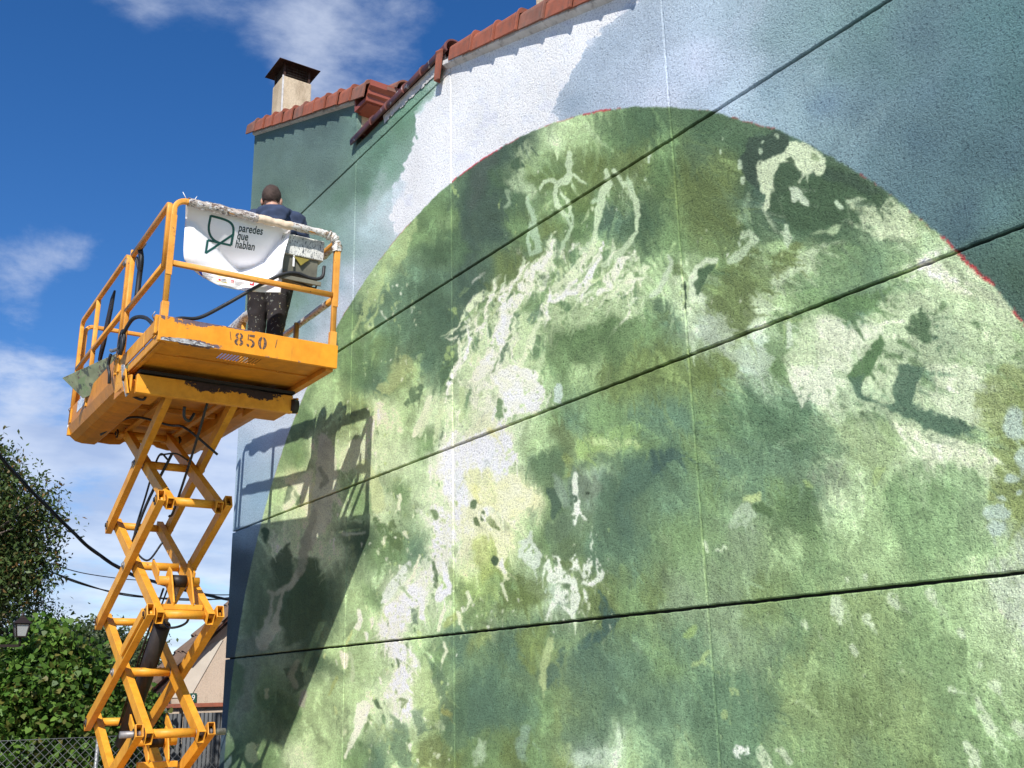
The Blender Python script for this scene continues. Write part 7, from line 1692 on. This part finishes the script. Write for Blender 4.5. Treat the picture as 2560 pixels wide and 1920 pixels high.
m = MB(); m.box((3.53, 13.985, 1.36), (5.2, 14.015, 1.40)); m.build('gate_rail', M_DKSTEEL, gt)

# chain-link fence
M_WIRE = simple('galvanised_wire', (0.26, 0.27, 0.28), 0.5, 0.5, var=0.2, scale=20, bmp=0)
fn = thing('chain_link_fence', 'galvanised chain-link fence in front of the leafy hedge', 'fence', (3.0, 12.6, 0))
m = MB(); YFc = 12.6; x0, x1, z0, z1 = -1.0, 5.3, 0.0, 1.2; stp = 0.066; r_ = 0.0022
def wire(a, b):
    a = Vector(a); b = Vector(b); d = (b - a).normalized(); u = Vector((0, 1, 0)); s_ = d.cross(u)
    vs = [a + (u * math.cos(t) + s_ * math.sin(t)) * r_ for t in (0, 2.094, 4.189)] + [b + (u * math.cos(t) + s_ * math.sin(t)) * r_ for t in (0, 2.094, 4.189)]
    m.add(vs, [(0, 1, 4, 3), (1, 2, 5, 4), (2, 0, 3, 5)])
h = z1 - z0; x = x0 - h
while x < x1:
    for sgn, yy in ((1, 0.0), (-1, 0.004)):
        a = (x, z0) if sgn > 0 else (x, z1); b = (x + h, z1) if sgn > 0 else (x + h, z0)
        t0 = max(0, (x0 - a[0]) / h); t1 = min(1, (x1 - a[0]) / h)
        if t1 > t0: wire((a[0] + h * t0, YFc + yy, a[1] + (b[1] - a[1]) * t0), (a[0] + h * t1, YFc + yy, a[1] + (b[1] - a[1]) * t1))
    x += stp * 1.41
wm = m.build('wire_mesh', M_WIRE, fn, recalc=False); wm['kind'] = 'stuff'
m = MB(); m.cyl((x0, YFc, z1), (x1, YFc, z1), 0.003, 5); m.build('top_wire', M_WIRE, fn)
for x in (-0.6, 1.15, 3.0, 4.9):
    m = MB(); m.cyl((x, YFc + 0.03, 0), (x, YFc + 0.03, 1.28), 0.022, 10); m.build('fence_post', M_WIRE, fn)

# ---- vegetation
def leafmat(name, cols, trans=0.35, rough=0.5):
    mt, nt, b = newmat(name)
    oi = nd(nt, 'NewGeometry'); rnd = oi.outputs['Random Per Island']
    c = ramp(nt, rnd, [(i / (len(cols) - 1) if len(cols) > 1 else 0, col) for i, col in enumerate(cols)])
    p = objcoord(nt); n2 = nd(nt, 'TexNoise', {'Vector': p, 'Scale': 1.6, 'Detail': 2.0}).outputs['Fac']
    c = mixc(nt, 1.0, c, ramp(nt, n2, [(0.3, (0.72, 0.75, 0.7)), (0.7, (1.2, 1.2, 1.1))]), 'MULTIPLY')
    nt.links.new(c, b.inputs['Base Color']); b.inputs['Roughness'].default_value = rough; b.inputs['Specular IOR Level'].default_value = 0.3
    tr_ = nd(nt, 'BsdfTranslucent', {'Color': c}); mx = nd(nt, 'MixShader', {0: trans, 1: b.outputs[0], 2: tr_.outputs[0]})
    nt.links.new(mx.outputs[0], nt.nodes['Material Output'].inputs['Surface']); return mt
M_IVY = leafmat('vine_leaves', [(0.035, 0.080, 0.012), (0.060, 0.135, 0.020), (0.095, 0.19, 0.030), (0.14, 0.24, 0.045), (0.045, 0.095, 0.016), (0.17, 0.15, 0.04)], 0.3)
M_ASH = leafmat('feathery_leaves', [(0.045, 0.075, 0.022), (0.070, 0.115, 0.032), (0.10, 0.155, 0.048), (0.07, 0.10, 0.028), (0.20, 0.11, 0.04)], 0.3)
M_OLIVE = leafmat('grey_green_leaves', [(0.050, 0.075, 0.030), (0.075, 0.105, 0.045), (0.10, 0.135, 0.06), (0.06, 0.085, 0.035)], 0.25)
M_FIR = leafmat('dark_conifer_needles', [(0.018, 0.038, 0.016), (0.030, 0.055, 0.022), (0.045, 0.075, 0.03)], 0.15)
M_BARK = simple('bark', (0.085, 0.065, 0.05), 0.95, var=0.4, scale=14, bmp=0.8)

def leaf_cloud(name, mat, parent, centres, count, size, shape='round', seed=1, droop=0.3, kind=True, toward=None):
    """centres: (x, y, z, rx, ry, rz) leaf masses; leaves gather near their skins in clumps"""
    g = np.random.default_rng(seed); C = np.array(centres, float)
    vol = (C[:, 3] * C[:, 4] * C[:, 5]) ** (2 / 3); pk = g.choice(len(C), count, p=vol / vol.sum()); c = C[pk]
    d = g.normal(size=(count, 3)); d /= np.linalg.norm(d, axis=1)[:, None]
    rad = 1 - np.abs(g.normal(0, 0.22, count)); rad = np.clip(rad, 0.05, 1.02)
    P = c[:, :3] + d * c[:, 3:] * rad[:, None]
    # clumps: pull leaves towards twig ends
    nt_ = max(20, count // 24); tw = P[g.integers(0, count, nt_)]; a = g.integers(0, nt_, count)
    mask = g.random(count) < 0.9; cs = size * 1.7
    P[mask] = tw[a[mask]] + g.normal(0, cs, (mask.sum(), 3)) * np.array([1, 1, 0.8])
    keep = P[:, 2] > 0.03; P = P[keep]; n = len(P); d = d[keep]
    nrm = d * 0.7 + g.normal(0, 0.55, (n, 3)) + np.array([0, 0, 0.45]); nrm /= np.linalg.norm(nrm, axis=1)[:, None]
    t = g.normal(size=(n, 3)) + np.array([0, 0, -droop * 2]); t -= nrm * (t * nrm).sum(1)[:, None]; t /= np.linalg.norm(t, axis=1)[:, None]
    b = np.cross(nrm, t); s_ = size * g.uniform(0.6, 1.35, n)[:, None]
    if shape == 'ivy':
        loc = [(-0.1, 0, 0), (0.1, 0.55, 0.02), (0.45, 0.42, -0.08), (1.0, 0, -0.16), (0.45, -0.42, -0.08), (0.1, -0.55, 0.02)]
    elif shape == 'long':
        loc = [(0, 0, 0), (0.35, 0.20, 0.0), (0.9, 0, -0.1), (0.35, -0.20, 0.0)]
    else:
        loc = [(0, 0, 0), (0.45, 0.30, 0.03), (1.0, 0, -0.06), (0.45, -0.30, 0.03)]
    k = len(loc); V = np.zeros((n, k, 3))
    for i, (u, v, w) in enumerate(loc): V[:, i] = P + (t * u + b * v + nrm * w) * s_
    me = bpy.data.meshes.new(name); me.vertices.add(n * k); me.vertices.foreach_set('co', V.reshape(-1))
    me.loops.add(n * k); me.loops.foreach_set('vertex_index', np.arange(n * k, dtype=np.int32)); me.polygons.add(n); me.polygons.foreach_set('loop_start', np.arange(0, n * k, k, dtype=np.int32)); me.polygons.foreach_set('loop_total', np.full(n, k, dtype=np.int32))
    me.update(); me.validate(); me.materials.append(mat)
    o = mesh_obj(name, me, parent)
    if kind: o['kind'] = 'stuff'
    return o
def branch(m, a, b, r0, r1, seed, n=7, wob=0.08):
    rr = random.Random(seed); a = Vector(a); b = Vector(b); L = (b - a).length
    pts = [a.lerp(b, i / n) + Vector((rr.gauss(0, wob), rr.gauss(0, wob), rr.gauss(0, wob * .4))) * L * 0.25 * (1 if 0 < i < n else 0) for i in range(n + 1)]
    m.tube(spline(pts, 3), 1.0, 7, scale=None if False else [r0 + (r1 - r0) * i / (len(spline(pts, 3)) - 1) for i in range(len(spline(pts, 3)))])
    return pts
def tree(label, base, h, crown, count, size, mat, shape='round', seed=1, limbs=7, r=0.14, name='tree', group=None, droop=0.3):
    t = thing(name, label, 'tree', base, group)
    m = MB(); top = Vector(base) + Vector((0, 0, h * 0.55)); pts = branch(m, base, top, r, r * 0.55, seed, 6, 0.05); m.build('trunk', M_BARK, t)
    rr = random.Random(seed + 5)
    for k in range(limbs):
        c = crown[k % len(crown)]; tgt = Vector(c[:3]) + Vector((rr.uniform(-.7, .7) * c[3], rr.uniform(-.7, .7) * c[4], rr.uniform(-.4, .7) * c[5]))
        st = Vector(base) + Vector((0, 0, h * rr.uniform(0.32, 0.55)))
        m = MB(); pp = branch(m, st, tgt, r * 0.38, r * 0.08, seed * 7 + k, 5, 0.12)
        for q in range(3):
            s0 = pp[2 + q]; m2 = s0 + Vector((rr.uniform(-1, 1), rr.uniform(-1, 1), rr.uniform(-.3, .8))) * 0.55 * c[5]
            branch(m, s0, m2, r * 0.15, r * 0.04, seed * 9 + k * 3 + q, 4, 0.12)
        m.build('limb', M_BARK, t, kind='stuff')
    leaf_cloud('crown', mat, t, crown, count, size, shape, seed, droop)
    return t
# big tree at the left edge, crown hanging over the lane
a_ = pix(0, 1250 * 1.0, 'y', 17.5)
def ctr(u, v, y, r, rz=None, ry=None):
    p = pix(u * 1.15732, v * 1.15732, 'y', y); return (p.x, p.y, p.z, r, ry or r, rz or r * 0.9)
crown = [ctr(-40, 1010, 17.5, 0.50), ctr(30, 1080, 17.3, 0.55), ctr(-30, 1120, 17.8, 0.7), ctr(90, 1130, 17.4, 0.38), ctr(70, 1200, 17.4, 0.42), ctr(20, 1220, 17.5, 0.55), ctr(-60, 1230, 17.8, 0.8), ctr(60, 1270, 17.3, 0.30), ctr(0, 1290, 17.5, 0.42), ctr(-90, 1060, 18.2, 0.8), ctr(-120, 1180, 18.5, 0.9)]
tree('large loose-crowned tree with rusty leaf tips at the left edge above the street lamp', (1.0, 18.2, 0), 6.2, crown, 34000, 0.088, M_ASH, 'long', 3, 12, 0.17, droop=0.5)
# hedge of vines over the fence
hc = []
for u, v, y, r in ((-60, 1450, 13.6, .42), (10, 1470, 13.5, .38), (66, 1410, 13.7, .30), (95, 1362, 13.8, .20), (110, 1420, 13.5, .40), (160, 1440, 13.5, .36), (60, 1480, 13.3, .45), (0, 1520, 13.3, .5), (120, 1500, 13.3, .45), (190, 1500, 13.5, .35), (230, 1480, 13.8, .3), (90, 1560, 13.2, .45), (20, 1600, 13.2, .45), (170, 1570, 13.2, .42), (230, 1560, 13.4, .36), (270, 1530, 13.9, .30), (170, 1630, 13.1, .36), (60, 1640, 13.2, .4), (230, 1630, 13.4, .4), (-60, 1560, 13.4, .7), (100, 1370, 13.8, .22), (310, 1560, 14.0, .28), (-160, 1480, 13.8, .8), (-150, 1620, 13.6, .8)):
    hc.append(ctr(u, v, y, r))
hg = thing('vine_hedge', 'thick green vine hedge spilling over the chain-link fence', 'hedge', (1.8, 13.5, 0))
leaf_cloud('foliage', M_IVY, hg, hc, 27000, 0.062, 'ivy', 8, 0.6)
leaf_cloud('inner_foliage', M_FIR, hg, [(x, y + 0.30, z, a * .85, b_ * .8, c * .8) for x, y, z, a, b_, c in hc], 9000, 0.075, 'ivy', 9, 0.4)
m = MB()
for k in range(26):
    c = hc[k % len(hc)]; branch(m, (c[0] + rb.uniform(-.3, .3), 13.6, 0), (c[0], c[1], c[2] + c[5] * .6), 0.02, 0.005, 100 + k, 6, 0.15)
m.build('stem', M_BARK, hg, kind='stuff')
# trees further off
gf = 'trees beyond the hedge'
tree('round grey-green tree beyond the hedge, left of the lift', (3.6, 25, 0), 4.4, [ctr(180, 1400, 25, .75), ctr(205, 1385, 25, .5), ctr(150, 1415, 25.5, .6), ctr(185, 1450, 25, .9)], 7000, 0.10, M_OLIVE, 'round', 12, 6, 0.12, group=gf)
tree('pointed dark conifer showing just above the hedge', (2.05, 20, 0), 4.4, [ctr(85, 1345, 20, .30, .5), ctr(82, 1385, 20, .5, .5), ctr(80, 1420, 20, .6, .6)], 3500, 0.07, M_FIR, 'long', 13, 4, 0.10, name='conifer', group=gf)
tree('dark evergreen seen between the crossed arms of the lift', (5.4, 24, 0), 4.0, [ctr(245, 1415, 24, .6), ctr(285, 1400, 24, .45), ctr(310, 1430, 24, .6), ctr(262, 1450, 23.5, .7), ctr(225, 1445, 24, .5)], 6500, 0.09, M_OLIVE, 'round', 14, 5, 0.12, group=gf)
tree('reddish bushy tree behind the street lamp', (1.5, 21, 0), 3.4, [ctr(20, 1400, 21, .8), ctr(-50, 1400, 21, .9), ctr(60, 1430, 21, .7), ctr(110, 1425, 21, .6)], 5500, 0.09, leafmat('mixed_leaves', [(0.05, 0.06, 0.025), (0.08, 0.085, 0.035), (0.13, 0.07, 0.035), (0.06, 0.08, 0.03)]), 'round', 15, 5, 0.12, group=gf)
# far rise of wooded ground closing the horizon
hm = MB(); n = 60
for k in range(n):
    x0_, x1_ = -160 + k * 6, -160 + (k + 1) * 6
    z0_, z1_ = [3.2 + 2.0 * mnoise.noise(Vector((x_ * 0.03, 4.2, 0))) + 0.5 * mnoise.noise(Vector((x_ * 0.3, 1.2, 0))) for x_ in (x0_, x1_)]
    hm.add([(x0_, 120, -0.1), (x1_, 120, -0.1), (x1_, 150, z1_), (x0_, 150, z0_), (x1_, 300, -0.1), (x0_, 300, -0.1)], [(0, 1, 2, 3), (3, 2, 4, 5)])
hl = hm.build('hills', simple('distant_scrub', (0.045, 0.06, 0.03), 0.95, var=0.4, scale=0.15, bmp=0), None); hl['kind'] = 'structure'

# street lamp
YLP = 13.05
lp0 = pix(48, 1620, 'y', YLP); lx, lz_ = lp0.x, pix(48, 1590, 'y', YLP).z - 0.02
M_IRON = simple('dark_brown_iron', (0.030, 0.020, 0.018), 0.5, 0.3, var=0.3, scale=20)
M_PANE, nt, b = newmat('frosted_lamp_glass'); b.inputs['Base Color'].default_value = (0.42, 0.43, 0.44, 1); b.inputs['Roughness'].default_value = 0.25; b.inputs['Transmission Weight'].default_value = 0.25
lamp = thing('street_lamp', 'old-fashioned four-sided iron street lantern with frosted panes, against the hedge', 'street lamp', (lx, YLP, 0))
zt_ = pix(48, 1560, 'y', YLP).z; zbt = pix(48, 1592, 'y', YLP).z; zap = pix(48, 1536, 'y', YLP).z
wt, wb = 0.075, 0.050
q4 = lambda w, z: [(lx - w, YLP - w, z), (lx + w, YLP - w, z), (lx + w, YLP + w, z), (lx - w, YLP + w, z)]
for k in range(4):
    A, B_ = q4(wt * 0.93, zt_), q4(wb * 0.93, zbt); i, j = k, (k + 1) % 4
    m = MB(); m.add([B_[i], B_[j], A[j], A[i]], [(0, 1, 2, 3)]); g_ = m.build('lamp_pane', M_PANE, lamp, recalc=False); s_ = g_.modifiers.new('s', 'SOLIDIFY'); s_.thickness = 0.003
m = MB()
A, B_ = q4(wt, zt_), q4(wb, zbt)
for k in range(4): m.beam(A[k], B_[k], 0.013, 0.013); m.beam(A[k], A[(k + 1) % 4], 0.016, 0.014); m.beam(B_[k], B_[(k + 1) % 4], 0.014, 0.014)
m.build('lantern_frame', M_IRON, lamp)
m = MB(); e0, e1, e2 = q4(wt + 0.022, zt_ + 0.005), q4(0.03, zt_ + (zap - zt_) * 0.62), q4(0.026, zt_ + (zap - zt_) * 0.78)
m.add(e0 + e1 + e2 + [(lx, YLP, zap - 0.03)], [(0, 1, 5, 4), (1, 2, 6, 5), (2, 3, 7, 6), (3, 0, 4, 7), (4, 5, 9, 8), (5, 6, 10, 9), (6, 7, 11, 10), (7, 4, 8, 11), (8, 9, 12), (9, 10, 12), (10, 11, 12), (11, 8, 12), (3, 2, 1, 0)])
m.cyl((lx, YLP, zap - 0.05), (lx, YLP, zap + 0.02), 0.018, 8); m.build('lantern_roof', M_IRON, lamp)
m = MB(); m.cyl((lx - 0.75, YLP, 0), (lx - 0.75, YLP, zbt + 0.05), 0.045, 12, r1=0.032); m.beam((lx - 0.75, YLP, zbt - 0.10), (lx + 0.05, YLP, zbt - 0.10), 0.02, 0.03); m.cyl((lx, YLP, zbt - 0.10), (lx, YLP, zbt), 0.015, 8); m.build('lamp_post', M_IRON, lamp)

# overhead lines
M_CABLE = simple('black_cable', (0.012, 0.012, 0.014), 0.6, var=0.2, bmp=0)
def line(pts, r, name, label, y0=14.0, strands=1):
    P = spline([pix(u * 1.15732, v * 1.15732, 'y', yy) for u, v, yy in pts], 10)
    root = thing(name, label, 'cable', tuple(P[0]))
    for k in range(strands):
        m = MB(); q = [p + Vector((0, 0.013 * math.cos(i * .23 + k * 2.1), 0.015 * math.sin(i * .23 + k * 2.1))) * (1 if strands > 1 else 0) for i, p in enumerate(P)]
        m.tube(q, r, 6); m.build('strand', M_CABLE, root)
    return root
line([(-60, 900, 11.0), (0, 985, 11.5), (60, 1052, 12.0), (130, 1122, 12.5), (190, 1180, 13.0), (250, 1222, 13.6), (310, 1250, 14.5), (430, 1282, 16.0), (520, 1300, 17.5)], 0.011, 'power_cable', 'thick twisted black power cable sweeping down from the left edge behind the lift', strands=3)
line([(100, 1232, 20), (160, 1255, 20), (250, 1280, 20), (330, 1292, 20), (430, 1295, 20), (520, 1290, 20)], 0.013, 'power_cable', 'doubled black cable crossing low behind the lift below the others', strands=2)
line([(120, 1222, 22), (180, 1238, 22), (260, 1250, 22), (330, 1257, 22), (420, 1278, 22)], 0.010, 'power_cable', 'single thin black cable just above the doubled one behind the lift')
line([(410, 1277, 18), (455, 1284, 18), (490, 1285, 18), (560, 1284, 18)], 0.010, 'power_cable', 'short thin cable between the lift and the corner of the mural')
